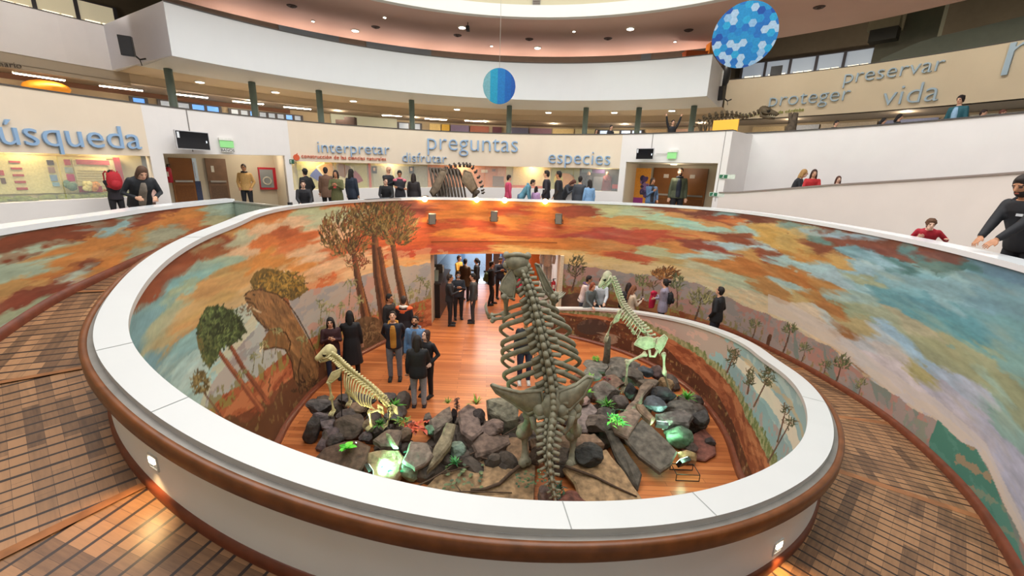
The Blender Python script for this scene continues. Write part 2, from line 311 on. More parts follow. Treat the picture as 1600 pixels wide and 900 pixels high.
mb = MB(); arc_wall(mb, RCn, 10.0, 14.85, -180, 180, 10.3, 10.65, 3); tag(mb.build('ceiling_soffit', PINK), kind='structure')
mb = MB(); arc_wall(mb, RCn, 9.75, 9.98, -180, 180, 10.25, 10.62, 3); tag(mb.build('trim_7', mat('white_rim', 'd4d3ce', .6)), kind='structure')
mb = MB(); arc_wall(mb, RCn, 10.02, 10.2, -180, 180, 10.6, 15.0, 3); tag(mb.build('wall_drum', CREAMD), kind='structure')
mb = MB(); loft(mb, [ring(RCn, 10.2, -180, 180, 12.9, 3), ring(RCn, 24, -180, 180, 12.9, 3)]); tag(mb.build('ceiling_attic', mat('olive_ceiling', '77705a', .85)), kind='structure')
mb = MB(); arc_wall(mb, BC, 16.25, 16.4, BA0 - .4, BA1 + .3, 7.6, 7.92, 2); tag(mb.build('trim_13', WARMC), kind='structure')
# dark room fronts in the gap over the balcony
mb = MB(); arc_wall(mb, BC, 17.3, 17.5, BA0 + 6, BA1 - 2, 7.8, 12.8, 2); tag(mb.build('wall_gap', mat('gap_wall', '6a5c50', .85, var=.05)), kind='structure')
mb = MB(); arc_wall(mb, BC, 17.2, 17.3, -37, -29, 9.2, 11.2, 2); arc_wall(mb, BC, 17.2, 17.3, -25, -15, 9.2, 11.0, 2); arc_wall(mb, BC, 17.22, 17.3, 19.5, 21, 9.2, 11, 1); tag(mb.build('trim_8', mat('slate_panel', '5b646a', .7)), kind='structure')
# right hand wall above the walkway and the rising ramp parapet in front of it
RU = FR + 1.56
mb = MB(); arc_wall(mb, FC, RU, RU + .2, A7 + .3, 125, ZF, 6.55, 1.5); tag(mb.build('wall_right', WHITE), kind='structure')
mb = MB(); arc_wall(mb, FC, RU - .03, RU + .22, A7 + .3, 125, 6.55, 6.58, 1.5); tag(mb.build('trim_9', GREYTRIM), kind='structure')
zr = lambda a: float(np.interp(a, [A7 + 1, 50.8, 64.7, 84, 125], [4.66, 4.69, 5.0, 5.32, 5.9]))
mb = MB(); arc_wall(mb, FC, FR - .02, FR + .18, A7 + 1.0, 125, ZF, zr, 1.5); tag(mb.build('wall_right_ramp', mat('pinkish_white_plaster', 'ddd3cc', .7, var=.02, scale=2)), kind='structure')
mb = MB(); arc_wall(mb, FC, FR - .05, FR + .2, A7 + 1.0, 125, zr, lambda a: zr(a) + .035, 1.5); tag(mb.build('trim_10', mat('brown_grey_rail', '8c7f78', .5)), kind='structure')
mb = MB(); loft(mb, [ring(FC, FR + .1, A7 + 1.0, 125, lambda a: zr(a) - .95, 1.5), ring(FC, RU, A7 + 1.0, 125, lambda a: zr(a) - .95, 1.5)]); tag(mb.build('floor_right_ramp', RAMPWOOD), kind='structure')
mb = MB()
for a in (A7 + .5,): mb.box((*pol(FC, FR - .005, a), 5.45), (.012, .012, 2.1), mi=0)
mb.box((*pol(FC, FR - .01, 34.6), 6.13), (.015, .015, .75)); mb.box((*pol(FC, FR - .01, -53.6), 5.93), (.02, .02, 1.15))
tag(mb.build('trim_11', mat('seam_grey', '8d8886', .6)), kind='structure')
# ---- columns of the second floor
COL = mat('grey_green_column', '6f8079', .5)
for i, (x, y, lab) in enumerate([(262, 107, 'grey green round column nearest the left loudspeaker, under the balcony corner'), (393, 128, 'second grey green round column from the left on the second floor'), (498, 141, 'grey green round column above the word interpretar, left of the white passage'),
        (643, 156, 'grey green round column beside the white passage, left of the red extinguisher'), (796, 165, 'grey green round column directly below the striped blue disc'), (916, 168, 'grey green round column above the word especies'),
        (999, 168, 'grey green round column left of the person waving both arms'), (1085, 165, 'last grey green round column, between the waving person and yellow lit skeleton')]):
    p = at_z(x, y, 7.9); t = thing('column', lab, 'column', (p.x, p.y, 5.75), 0, 'columns of the second floor')
    b = MB(); b.tube([(0, 0, 0), (0, 0, 2.14)], .115, 16); b.build('shaft', COL, t, smooth=True)
    b = MB(); b.tube([(0, 0, .001), (0, 0, .06)], .16, 16); b.build('base_ring', COL, t)
# ---- lamps of the second floor
LAMPE = mat('lamp_glow', 'fff6e6', emit=9.0); TUBE = mat('tube_glow', 'fff0da', emit=38.0); LFRAME = mat('lamp_frame', 'd8d4cc', .4)
strips = [(20, 114, 102, 126), (155, 134, 223, 142), (273, 147, 325, 153), (363, 158, 412, 163), (443, 167, 486, 171), (597, 180, 628, 181.5), (664, 185.5, 698, 187.5), (726, 188.5, 760, 190), (787, 190, 820, 191), (847, 192, 880, 192.5), (907, 192, 941, 192.5), (970, 192, 1004, 192), (1036, 191, 1073, 190), (1124, 187, 1160, 184), (1196, 187, 1229, 184), (1270, 181, 1322, 176), (1370, 173, 1433, 168), (1490, 163, 1570, 156)]
for i, (x0, y0, x1, y1) in enumerate(strips):
    p, q = at_cyl(x0, y0, BC, 17.0), at_cyl(x1, y1, BC, 17.0); c = (p + q) / 2
    where = ('above the orange lit exhibit at the far left' if i == 0 else 'left of the leftmost column' if i == 1 else 'above the woman in the teal jacket' if i == 17 else 'below the letters of the word vida' if i == 16 else 'below the word proteger' if i == 15 else 'over the yellow lit skeleton' if i == 13 else 'right of the yellow lit skeleton' if i == 14 else 'over the person waving both arms' if i == 12 else ('%s from the left of the row under the balcony' % ['', '', 'first', 'second', 'third', 'fourth', 'fifth', 'sixth', 'seventh', 'eighth', 'ninth', 'tenth'][i]))
    t = thing('strip_light', 'long thin ceiling strip light ' + where, 'strip light', c, 0, 'strip lights of the second floor'); d = q - p
    M_ = d.to_track_quat('X', 'Z').to_matrix(); b = MB(); b.box((0, 0, .03), (d.length, .12, .04), M=M_); b.build('housing', LFRAME, t); b = MB(); b.box((0, 0, 0), (d.length * .98, .08, .03), M=M_); b.build('tube', TUBE, t)
def downlight(x, y, z, r, lab, power=0, group='ceiling downlights', spread=130, col=(1, .9, .75)):
    p = at_z(x, y, z); t = thing('downlight', lab, 'downlight', (p.x, p.y, z), 0, group)
    b = MB(); b.tube([(0, 0, -.035), (0, 0, .0)], [r * 1.25, r * 1.3], 16); b.build('rim', LFRAME, t); b = MB(); b.tube([(0, 0, -.045), (0, 0, -.03)], r, 16); b.build('lens', LAMPE, t)
    if power: spot('downlight_lamp', (p.x, p.y, z - .08), (p.x, p.y, 0), power, spread, col, r)
nm = ['first', 'second', 'third', 'fourth', 'fifth', 'sixth', 'seventh', 'eighth']
for i, (x, y) in enumerate([(312, 127), (430, 143), (552, 157), (588, 170), (714, 170), (857, 175), (960, 175), (1050, 172)]):
    downlight(x, y, 7.9, .13, nm[i] + ' round downlight from the left in the ceiling under the white balcony', 160, 'downlights under the balcony')
for x, y, r, p, lab in [(555, 47, .12, 60, 'bright round downlight at left in the pinkish soffit'), (722, 42, .12, 60, 'bright round downlight next to the black camera in the pinkish soffit'), (840, 74, .12, 60, 'bright round downlight at the outer edge of the pinkish soffit, right of the striped disc'), (985, 44, .12, 60, 'bright round downlight at right in the pinkish soffit'),
        (489, 32, .05, 0, 'tiny spotlight farthest left in the pinkish soffit'), (601, 26, .05, 0, 'tiny spotlight between the two left bright downlights in the soffit'), (768, 71, .05, 0, 'tiny spotlight in the soffit above the striped blue disc'), (897, 48, .05, 0, 'tiny spotlight in the soffit right of the middle'), (1055, 64, .05, 0, 'tiny spotlight in the soffit left of the hexagon patterned disc')]:
    downlight(x, y, 10.3, r, lab, p, 'soffit lights')
VENT = mat('vent_dark', '4a3630', .7)
for i, (x, y, lab) in enumerate([(456, 9, 'dark round soffit vent farthest left'), (587, 42, 'dark round soffit vent right of the left bright downlight'), (715, 55, 'dark round soffit vent below the black camera'), (827, 61, 'dark round soffit vent nearest the outer middle downlight'), (950, 60, 'dark round soffit vent left of the right bright downlight'), (1076, 47, 'dark round soffit vent just left of the hexagon disc'), (1280, 11, 'dark round soffit vent far right of the hexagon disc')]):
    p = at_z(x, y, 10.3); t = thing('ceiling_vent', lab, 'vent', (p.x, p.y, 10.3), 0, 'soffit vents'); b = MB(); b.tube([(0, 0, -.03), (0, 0, 0)], [.13, .17], 14); b.build('grille', VENT, t); b = MB(); b.tube([(0, 0, -.06), (0, 0, -.03)], [.05, .06], 10); b.build('cone', VENT, t)
# ---- windows
SKYG = mat('window_daylight', 'cfe0f4', .2, emit=.9, ecol='d5e3f5'); BLUEG = mat('window_blue_sky', '6fa6ee', .2, emit=.9, ecol='6aa5f0'); WFR = mat('window_frame_grey', '4f4c52', .5); CREAMG = mat('window_blind', 'e9dcb8', .5, emit=.35, ecol='efe2c0'); GREYG = mat('window_hazy', 'a9b2bb', .3, emit=.4, ecol='a9b4c2')
def window(i, c, r, a0, a1, z0, z1, n, glass, sill=True):
    t = bpy.data.objects.new('window_%d' % i, None); C.objects.link(t); t['kind'] = 'structure'
    b = MB(); w = (a1 - a0) / n
    for k in range(n + 1): a = a0 + w * k; arc_wall(b, c, r - .06, r + .02, a - .16, a + .16, z0, z1, 1)
    arc_wall(b, c, r - .06, r + .02, a0, a1, z1 - .04, z1, 1); arc_wall(b, c, r - .06, r + .02, a0, a1, z0, z0 + .04, 1); b.build('frame', WFR, t)
    for k in range(n):
        b = MB(); arc_wall(b, c, r - .01, r + .01, a0 + w * k + .16, a0 + w * (k + 1) - .16, z0 + .02, z1 - .02, 1); b.build('pane', glass[k % len(glass)], t)
        if sill and k % 1 == 0:
            b = MB(); arc_wall(b, c, r - .02, r + .0, a0 + w * k + .5, a0 + w * (k + .55), z0 + .02, z0 + .02 + (z1 - z0) * .3, 1); arc_wall(b, c, r - .02, r + .0, a0 + w * (k + .6), a0 + w * (k + 1) - .4, z0 + .02, z0 + .02 + (z1 - z0) * .3, 1); b.build('lit_blind', mat('sunlit_blind', 'fff6dd', .5, emit=1.3, ecol='fff3d8'), t)
window(1, BC, 20.4, -71, -52.3, 9.9, 10.85, 6, [CREAMG])
window(2, BC, 20.4, 33, 47.5, 9.85, 10.75, 5, [GREYG])
window(3, BC, 18.45, -53.6, -52.2, 6.3, 7.42, 1, [BLUEG], False); window(4, BC, 18.45, -51, -44.6, 6.3, 7.44, 4, [GREYG, GREYG, BLUEG, BLUEG], False); window(5, BC, 18.45, -43.5, -34.5, 6.3, 7.42, 8, [GREYG, GREYG, BLUEG, GREYG], False)
window(6, BC, 18.45, -20.3, -16.6, 6.0, 7.5, 2, [GREYG], False); window(7, BC, 18.45, 13.6, 20.6, 6.2, 7.5, 4, [SKYG, CREAMG, SKYG, SKYG], False)
# white passage on the second floor
mb = MB(); arc_wall(mb, BC, 18.3, 18.45, -30.5, -20.5, 5.75, 7.62, 1); tag(mb.build('wall_passage', mat('passage_green_white', 'c3c9ba', .7)), kind='structure')
# mural panels of the gallery exhibition
PAN = [(-15.2, -13.4, 'd9c083', 'pale yellow'), (-13.2, -11.9, 'd8b04a', 'mustard yellow'), (-11.7, -8.6, '7d6f8e', 'mauve'), (-8.4, -5.2, '9c5c4a', 'rust red over yellow'), (-4.6, -3.0, '5f3440', 'dark plum'), (-2.0, 1.6, '6a6a86', 'slate violet'), (1.8, 5.6, '8b6a7c', 'dusty purple'), (5.8, 9.4, 'd6bf8a', 'sand coloured'), (9.6, 13.2, 'cdc39a', 'pale olive'), (21.2, 24.4, 'd8b98f', 'peach'), (25.2, 28.6, 'd9b09a', 'pink and beige'), (29.5, 31.8, 'caa06a', 'tan'), (36.5, 40.5, 'c8b28a', 'brown and cream'), (40.7, 44.5, 'b7bcc6', 'pale grey blue'), (44.7, 50.5, 'c9bba6', 'stone coloured'), (50.7, 56.0, '8c93b4', 'blue and violet'), (56.2, 58.2, '9a8a78', 'framed brown'), (58.5, 64.5, 'c9c6b8', 'off white'), (64.7, 71, 'bfae94', 'beige')]
for a, b_, c_, nm_ in PAN:
    b = MB(); arc_wall(b, BC, 18.32, 18.36, a, b_, 6.0, 7.52, 1); t = b.build('exhibition_panel', tone(c_)); tag(t, '%s exhibition panel on the second floor gallery wall' % nm_, 'panel', 'gallery panels')
    if nm_ != 'dark plum':
        q = MB(); arc_wall(q, BC, 18.30, 18.325, a + .3, b_ - .3, 6.6, 7.12, 1); q.build('printed_field', tone({'rust red over yellow': 'dca63a', 'mauve': 'd9c28c', 'dusty purple': 'b9a24e', 'pale yellow': 'c09a60'}.get(nm_, 'd2cdb4')), t)
# ---- wall mounted camera, grille on the drum
p = at_cyl(838, 8, RCn, 10.0); b = MB(); b.box((0, 0, 0), (.28, .06, .5)); t = b.build('drum_grille', mat('grille_grey', '8a8578', .6)); t.location = p; tag(t, 'small grey rectangular grille high on the cream drum', 'grille')
q = MB(); [q.box((0, -.035, z), (.24, .01, .02)) for z in np.linspace(-.2, .2, 9)]; q.build('slats', VENT, t)
p = at_z(731, 35, 10.3); t = thing('security_camera', 'small black camera hanging from the pinkish soffit above the blue striped disc', 'camera', p)
b = MB(); b.tube([(0, 0, 0), (0, 0, -.12)], .02, 8); b.build('stem', VENT, t); b = MB(); b.box((0, 0, -.2), (.12, .22, .14)); b.tube([(0, -.11, -.2), (0, -.17, -.2)], .05, 10); b.build('body', mat('black_plastic', '1c1c1e', .4), t)
# ---- far right: brown wall, duct and sloping grey beam
p0 = at_cyl(1330, 40, BC, 19.8)
mb = MB(); arc_wall(mb, BC, 18.3, 18.8, 48.5, 54, 8.6, 12.5, 1); tag(mb.build('wall_pier', mat('olive_grey_pier', '7d7b69', .8, var=.05)), kind='structure')
mb = MB(); arc_wall(mb, BC, 17.4, 18.2, 50, 95, 8.8, lambda a: float(np.interp(a, [50, 53.5, 63.5, 95], [9.6, at_cyl(1420, 66, BC, 17.4).z, at_cyl(1600, 22, BC, 17.4).z, 11.5])), 1.5); tag(mb.build('trim_12', GREYGREEN), kind='structure')
b = MB(); c = at_cyl(1386, 34, BC, 17.6); M_ = Matrix.Rotation(math.radians(-50), 3, 'Z'); b.box(c, (.9, .8, .62), M=M_); t = b.build('air_duct', mat('duct_beige', '9a9178', .6, var=.05)); tag(t, 'boxy beige air duct under the roof beside the olive pier, upper right', 'air duct')
q = MB(); q.box(c + Vector((-.1, -.15, -.5)), (.8, .5, .4), M=M_); q.build('mouth', mat('duct_dark', '3c3a34', .7), t)
for (x, y, sx, lab) in [(1213, 110, .42, 'black monitor seen from behind in front of the gallery windows at right')]:
    p = at_cyl(x, y, BC, 17.2); b = MB(); b.box((0, 0, 0), (sx, .05, .34), rz=math.radians(-40)); t = b.build('monitor', mat('black_plastic', '1c1c1e', .4)); t.location = p; tag(t, lab, 'monitor')
    q = MB(); q.tube([(0, 0, -.17), (0, 0, -.4)], .03, 8); q.box((0, 0, -.62), (.06, .06, .5)); q.build('stand', mat('black_plastic', '1c1c1e', .4), t)
for a in np.arange(-44, 34, 8.): point('third_floor_fill', (*pol(BC, 14.9, a), 9.0), 62, (1, .82, .72), .12)  # unseen fill points added behind the parapet to brighten the soffit
for a in np.arange(-118, -62, 9.): point('third_floor_fill', (*pol(BC, 18.2, a), 9.4), 60, (1, .88, .7), .12)  # same unseen fill, added for the attic walls on both sides
for a in np.arange(40, 112, 9.): point('third_floor_fill', (*pol(BC, 19.0, a), 9.2), 60, (1, .9, .74), .12)
for a in np.arange(-74, -57, 5.5): spot('fascia_fill', (*pol(BC, 14.2, a), 10.22), (*pol(BC, 16.2, a), 8.4), 60, 110, (1, .95, .9), .1)  # unseen spots added under the soffit to brighten the left parapet
for a in np.arange(35, 76, 6.5): spot('fascia_fill', (*pol(BC, 14.2, a), 10.22), (*pol(BC, 16.2, a), 8.2), 75, 110, (1, .94, .84), .1)  # further added spots, these brighten the right fascia
for a in np.arange(-66, 66, 12.): point('gallery_fill', (*pol(BC, 17.0, a), 7.52), 34, (1, .85, .66), .03)  # added points that back up the glow of the strip lights
# ================================================================== the painted mural (one long wall, following the parapet and the balcony edge)
rng = np.random.default_rng(7)
def vnoise(x, y, seed):                                     # smooth value noise
    xi = np.floor(x).astype(int); yi = np.floor(y).astype(int); fx = x - xi; fy = y - yi
    fx = fx * fx * (3 - 2 * fx); fy = fy * fy * (3 - 2 * fy)
    def h(a, b):
        n = (a * 374761393 + b * 668265263 + seed * 1442695041) & 0xffffffff
        n = ((n ^ (n >> 13)) * 1274126177) & 0xffffffff
        return ((n ^ (n >> 16)) & 0xffff) / 65535.
    return (h(xi, yi) * (1 - fx) + h(xi + 1, yi) * fx) * (1 - fy) + (h(xi, yi + 1) * (1 - fx) + h(xi + 1, yi + 1) * fx) * fy
def fbm(x, y, seed, o=4):
    v = 0; a = .5
    for k in range(o): v = v + a * (vnoise(x, y, seed + k) - .5); x = x * 2.03; y = y * 2.03; a *= .55
    return v
_ts = [T0]
while _ts[-1] < TE:                                         # finer where the photo looks at it
    t = _ts[-1]; hid = 138 < t < 222 or 506 < t < 588
    _ts.append(t + math.degrees((.25 if hid else .019) / SR(t)))
_ts = np.array(_ts); NR = 200
sr = np.interp(_ts, _TT, _RR); top = np.interp(_ts, _TT, _ZZ) - .045
base = np.where(_ts < 372, 0, np.maximum(0, np.minimum(np.interp(_ts - 360, _TT, _ZZ) - HP, ZF)))
th = np.radians(_ts); f = np.linspace(0, 1, NR)[:, None]
GX = np.broadcast_to(SC[0] + sr * np.sin(th), (NR, len(_ts))); GY = np.broadcast_to(SC[1] + sr * np.cos(th), (NR, len(_ts))); GZ = base + (top - base) * f
S = np.broadcast_to(np.r_[0, np.cumsum(np.hypot(np.diff(GX[0]), np.diff(GY[0])))], GX.shape)
PXx, PXy = project(np.stack([GX, GY, GZ], -1)); TG = np.broadcast_to(_ts, GX.shape)
X, Y, s, z, t = [a.ravel().astype(np.float64) for a in (PXx, PXy, S, GZ, TG)]
IL = (t > 222) & (t < 334); IR = t < 138; OU = t >= 334      # inner left, inner right, outer
SKY = '''30,390,7a3c22 70,370,7a3c22 100,350,7a3c22 150,348,7d4024 20,420,9aa890 60,425,b9783a 100,400,b8783a 140,395,b8783a 180,375,bb7a3c 170,360,88a8a8 60,352,8f9f90 130,335,98a595 180,330,98a595 215,340,84442a 250,328,84442a 290,325,bf7434 250,345,bf7a3a 300,335,bf7a3a 330,330,9aa38a 370,322,98a898 260,365,9a9a80 200,385,b08850 110,415,7d4026 75,425,7d4026 30,445,b58a50 20,470,7d3c28 40,462,7d3c28 90,430,a0aa98 110,440,a5b0b5 60,480,a5b0b8 30,500,98a080 10,490,98a080 130,430,b87e40 160,410,c07a38 190,400,c07a38 215,390,9a9a80 150,440,a5b0b5 180,425,9aa898 5,345,8a9890
245,425,84442a 262,402,84442a 285,382,8a4a2a 312,364,96502c 242,452,84442a 278,408,8a4526 256,432,84442a 330,384,8f4a2c 300,370,96502c 270,390,8a4a2a 250,410,8a4526 235,440,8a4526 225,455,8a4526 300,395,a8a078 330,370,c09558 310,350,b8703a 350,360,c07838 330,395,9a5a34 345,345,a8a078 380,345,c87a3a 430,330,c8763a 400,360,d0ab84 370,375,b0b090 390,395,d0ab84 420,375,c87036 440,365,b05a30 460,340,d8b48c 480,325,b0b890 500,340,b5bb95 380,420,c08848 350,435,b8955c 330,415,a0b49a 300,420,95b0a0 290,440,8fb5a8 260,450,78a8a8 250,470,9aa888 230,480,78a09f 215,510,6d959a 250,500,a0a585 270,520,a89a70 300,480,c09a62 285,510,b98d58 320,460,bd8f58 340,470,b8955c 300,530,86acaa 280,560,80a8aa 260,570,98b0a8 240,570,7098a0 240,590,7098a0 300,580,9fbcb8 330,560,b0c4bc 310,610,98b8b4 340,620,8fb0aa 350,600,9fbcb8 430,440,d8b890 470,420,cf8840 490,400,d8b088 480,370,cc6a34 500,380,dcae82 480,440,d0a070 500,440,c86a38 400,440,c89a60 420,405,c8843c 400,480,b0b8a8 370,470,c0a070
520,330,b3b98f 540,320,c87038 500,360,d8b088 510,395,c4683a 520,410,d8ab80 550,380,c86030 560,420,dca878 600,420,d08040 640,420,d8a060 640,330,7a3a30 660,325,6e3430 640,345,a04830 655,360,c0562c 665,380,c85a2a 650,395,b84a2c 660,410,cc7a38 640,435,c89858 620,345,c8703a 690,325,c86a2c 720,320,cf7a30 740,330,d07c30 760,320,cc7028 700,345,d07830 680,355,b84e22 730,350,b84c22 760,340,c8702a 800,330,b84c24 790,345,d07a30 830,335,cc7028 840,320,d08238 850,350,b5522a 700,360,d8802f 860,345,c86a28
890,330,9a4428 905,328,8a4028 940,325,b5b080 930,345,c87838 890,355,c46a30 920,360,a8402c 960,362,a84030 1000,375,b04830 1030,372,b0482c 960,385,c07a40 900,385,c0702e 920,395,c87838 980,400,b4502e 1000,405,b4502e 880,400,d8a860 900,410,d8a860 960,405,c8a868 1010,390,b0b088 1050,385,bd7c40 1060,395,c08048 1000,330,a9b090 1030,345,a5b898 1060,350,9cbfae 1100,358,9fc0b0 980,345,c08848 1000,352,b8904e 1040,325,8a4a30 1060,330,7c4432 1110,330,6e3c2e 1090,335,6e3c2e 1080,325,c08850 1075,340,c08850 1130,345,84402c 1120,348,c08850 1150,345,b86a38 1130,335,7a9494 1170,335,70402e 1190,345,6e3c2c 1170,358,9cbcb4 1100,370,c08048 1120,372,84482f 1150,375,80442e 1100,388,854030 1060,410,b89a60 1040,400,b0b088 1080,400,a8bcb0 1110,395,a8bdb4 1150,385,a5bfc4 1180,385,a5bfc4 1170,395,b88c50 1200,395,84452f 1130,415,b87a40 1180,420,b07038 1220,425,a8682f 1200,370,c09850 1220,360,c09a58 1100,420,b0b090 1050,420,c8ac78 1000,420,cbab76 940,415,cfae78 1080,430,c0b084 1150,440,a8b498 1200,450,a87c48 1230,450,9fb8b4 1120,450,c2b794 1180,470,c5b898
1240,345,7e4832 1280,350,7a4430 1300,360,7a4430 1270,365,b09a68 1250,355,6f8e88 1290,365,8fa9ac 1320,365,90a8b4 1250,385,b99858 1230,380,c0a060 1270,390,7e4830 1310,388,7c4630 1340,385,7c4838 1300,378,5d8480 1350,375,6e4030 1420,372,703e30 1400,365,703e30 1370,395,74443a 1440,395,70443e 1480,400,6c4840 1400,385,5a8080 1350,400,6d97a2 1400,415,4f7d7c 1430,425,7fb0bb 1500,435,86b2bc 1540,440,5f8a98 1350,450,8fb4ba 1420,458,74a5ae 1550,480,6f98a6 1480,470,86adb5 1450,410,4c7878 1480,420,426e70 1520,415,44706f 1380,412,8bb0bd 1350,420,92b4bf 1300,400,b89458 1260,405,b5803f 1230,405,9ab8b8 1280,420,9cbcc0 1240,430,a86a34 1280,445,a87238 1330,440,9ab4bc 1360,440,9aa588 1300,435,9ab4bc 1400,440,7aa0a8 1450,445,7fa3ab 1500,450,7a9fa8 1560,420,5f8494 1590,430,587c90 1560,460,6d93a0 1590,480,6a909a 1400,470,5f939c 1450,475,5a8f9c 1350,465,8fa8a0 1300,460,90aaa8 1330,485,8f9c80 1260,465,a87a44 1290,480,a06c3c 1240,460,b09a68 1380,495,96a088 1420,500,a8a58a 1480,505,5a96a0 1520,500,5e98a4 1560,510,6c9aa2 1590,520,6a979c 1340,510,a89a70 1320,520,9a6a40 1300,510,b0b8b4 1280,500,c8b8a0 1340,540,b0b4b8 1380,530,a9b8c0 1420,540,90b0c4 1460,550,949a7c 1500,560,969a78 1540,560,98a080 1580,560,78a09c 1440,560,9ab8cc 1400,560,bab4b0 1480,590,98b0c4 1450,590,a09a6c 1500,600,a8b0c0 1540,590,90a898 1580,600,8a9070 1420,590,c0b8bc 1560,640,85a49c 1590,650,8a9478 1590,700,80a09a 1520,650,a8a8b8 1560,700,a5a8bc 1590,740,a5a8bc 1540,690,b4aeb6'''
def srgb_lin(c): return np.where(c <= .04045, c / 12.92, ((c + .055) / 1.055) ** 2.4)
cps = []
sub = np.flatnonzero((rng.random(len(X)) < .25) & (IL | OU) & (np.abs(X - 800) < 900))
for tok in SKY.split():
    a, b, c = tok.split(','); a, b = float(a), float(b); pool = sub
    d = np.abs(X[pool] - a) + np.abs(Y[pool] - b)
    left_out = (t[pool] > 580); inner = t[pool] < 334
    if a < 420:                                             # two sheets overlap here: the far outer wall lies beyond the white cap
        cap = np.interp(b, [322, 357, 400, 422, 447, 475, 560, 640], [450, 330, 259, 232, 212, 200, 200, 300]); d = d + np.where(left_out == (a < cap - 8), 0, 500)
    i = pool[d.argmin()]; cps.append((s[i], z[i], *[int(c[k:k + 2], 16) / 255 for k in (0, 2, 4)]))
cps = np.array(cps)
ws = s + 1.5 * fbm(s * .5, z * 3.6, 11) + .9 * fbm(s * 1.1, z * 13, 31)
wz = z + .30 * fbm(s * .6, z * 1.2, 51) + .20 * fbm(s * 1.1, z * 7., 71, 5) + .10 * fbm(s * 5, z * 16, 91, 3)
best = np.full(len(s), 1e9); bi = np.zeros(len(s), int); sec = np.full(len(s), 1e9); si = np.zeros(len(s), int)
GJ = [1 + 1.7 * fbm(s * .5 + 31 * j, z * 8 + 7 * j, 500 + j * 9, 4) for j in range(6)]
for k in range(len(cps)):
    d = (((ws - cps[k, 0]) * .36) ** 2 + ((wz - cps[k, 1]) * 1.8) ** 2) * GJ[k % 6]
    m1 = d < best; m2 = (~m1) & (d < sec)
    sec[m1] = best[m1]; si[m1] = bi[m1]; best[m1] = d[m1]; bi[m1] = k; sec[m2] = d[m2]; si[m2] = k
e = np.clip((np.sqrt(sec) - np.sqrt(best)) / .10, 0, 1); e = .5 + .5 * e * e * (3 - 2 * e); e = e[:, None]
COLR = cps[bi, 2:] * e + cps[si, 2:] * (1 - e)
COLR = COLR * (1 + .30 * fbm(s * 2.2, z * 15, 131, 4) + .12 * fbm(s * 14, z * 40, 151, 2))[:, None]
veil = np.clip(fbm(s * .8, z * 6 + .4 * s, 171, 4) * 3.2 - .25, 0, 1)[:, None] * .35; COLR = COLR * (1 - veil) + np.array([.80, .72, .56]) * veil
def hexc(h): return np.array([int(h[i:i + 2], 16) / 255 for i in (0, 2, 4)])
def blend(mask, col, a=1.):
    global COLR
    if not mask.any(): return
    c = hexc(col) if isinstance(col, str) else col
    COLR[mask] = COLR[mask] * (1 - a) + c * a
def thr(x, pts): p = np.array(pts, float); return np.interp(x, p[:, 0], p[:, 1])
jag = 6 * fbm(s * 4, z * 0 + 3, 201) + 10 * fbm(s * 1.1, z * 0 + 1, 211)
n1 = fbm(s * 2.5, z * 6, 221, 5); n2 = fbm(s * 10, z * 6, 231, 3); n3 = fbm(s * 1.2, z * 2, 241, 4)
# ---- hills, earth and grass on the outer wall and the left inner wall
HL = [(300, 700), (330, 600), (370, 545), (420, 490), (480, 455), (540, 440), (575, 428), (610, 418), (640, 417), (673, 412)]
HR = [(873, 415), (905, 417), (960, 421), (1050, 437), (1090, 443), (1150, 472), (1230, 505), (1300, 545), (1350, 585), (1400, 620), (1435, 645), (1460, 655), (1500, 690), (1540, 725), (1575, 800), (1600, 850)]
EL = [(300, 690), (320, 650), (350, 615), (400, 590), (470, 535), (560, 500), (620, 482), (673, 466)]
ER = [(873, 446), (960, 456), (1080, 492), (1150, 515), (1230, 560), (1300, 604), (1345, 634), (1400, 690), (1460, 760), (1520, 830), (1600, 940)]
left = (IL | OU) & (X < 700); right = OU & (X >= 700) & (t < 520); hl = left & (X > 300) & (t < 345)
haze = (Y > thr(X, HL) - 24 + jag) & hl | (Y > thr(X, HR) - 20 + jag) & right; blend(haze & (n1 > -.1), 'd6b98c', .45); blend((Y > thr(X, HR) - 34) & (Y < thr(X, HR) - 4) & (X > 1200) & right, 'c9bfb8', .65)
hh = (Y > thr(X, HL) + jag) & hl; blend(hh, 'a39a92', .92); blend(hh & (n3 > .05), 'b98674', .7); blend(hh & (n1 > .09), '8e8f90', .7); blend(hh & (X < 450) & (n1 < .1), 'aab4b0', .6)
hh = (Y > thr(X, HR) + jag) & right; blend(hh, '978883', .95); blend(hh & (n3 > .04), 'a8776a', .75); blend(hh & (n1 > .08), '83827e', .7); blend(hh & (X > 1180) & (n2 > .08), 'b4786a', .6)
g = hh & (X > 1240) & (Y < thr(X, HR) + 55) & (fbm(s * 3 + z * 3, z * 1.5, 261, 3) > .1); blend(g, '6f8078', .8)
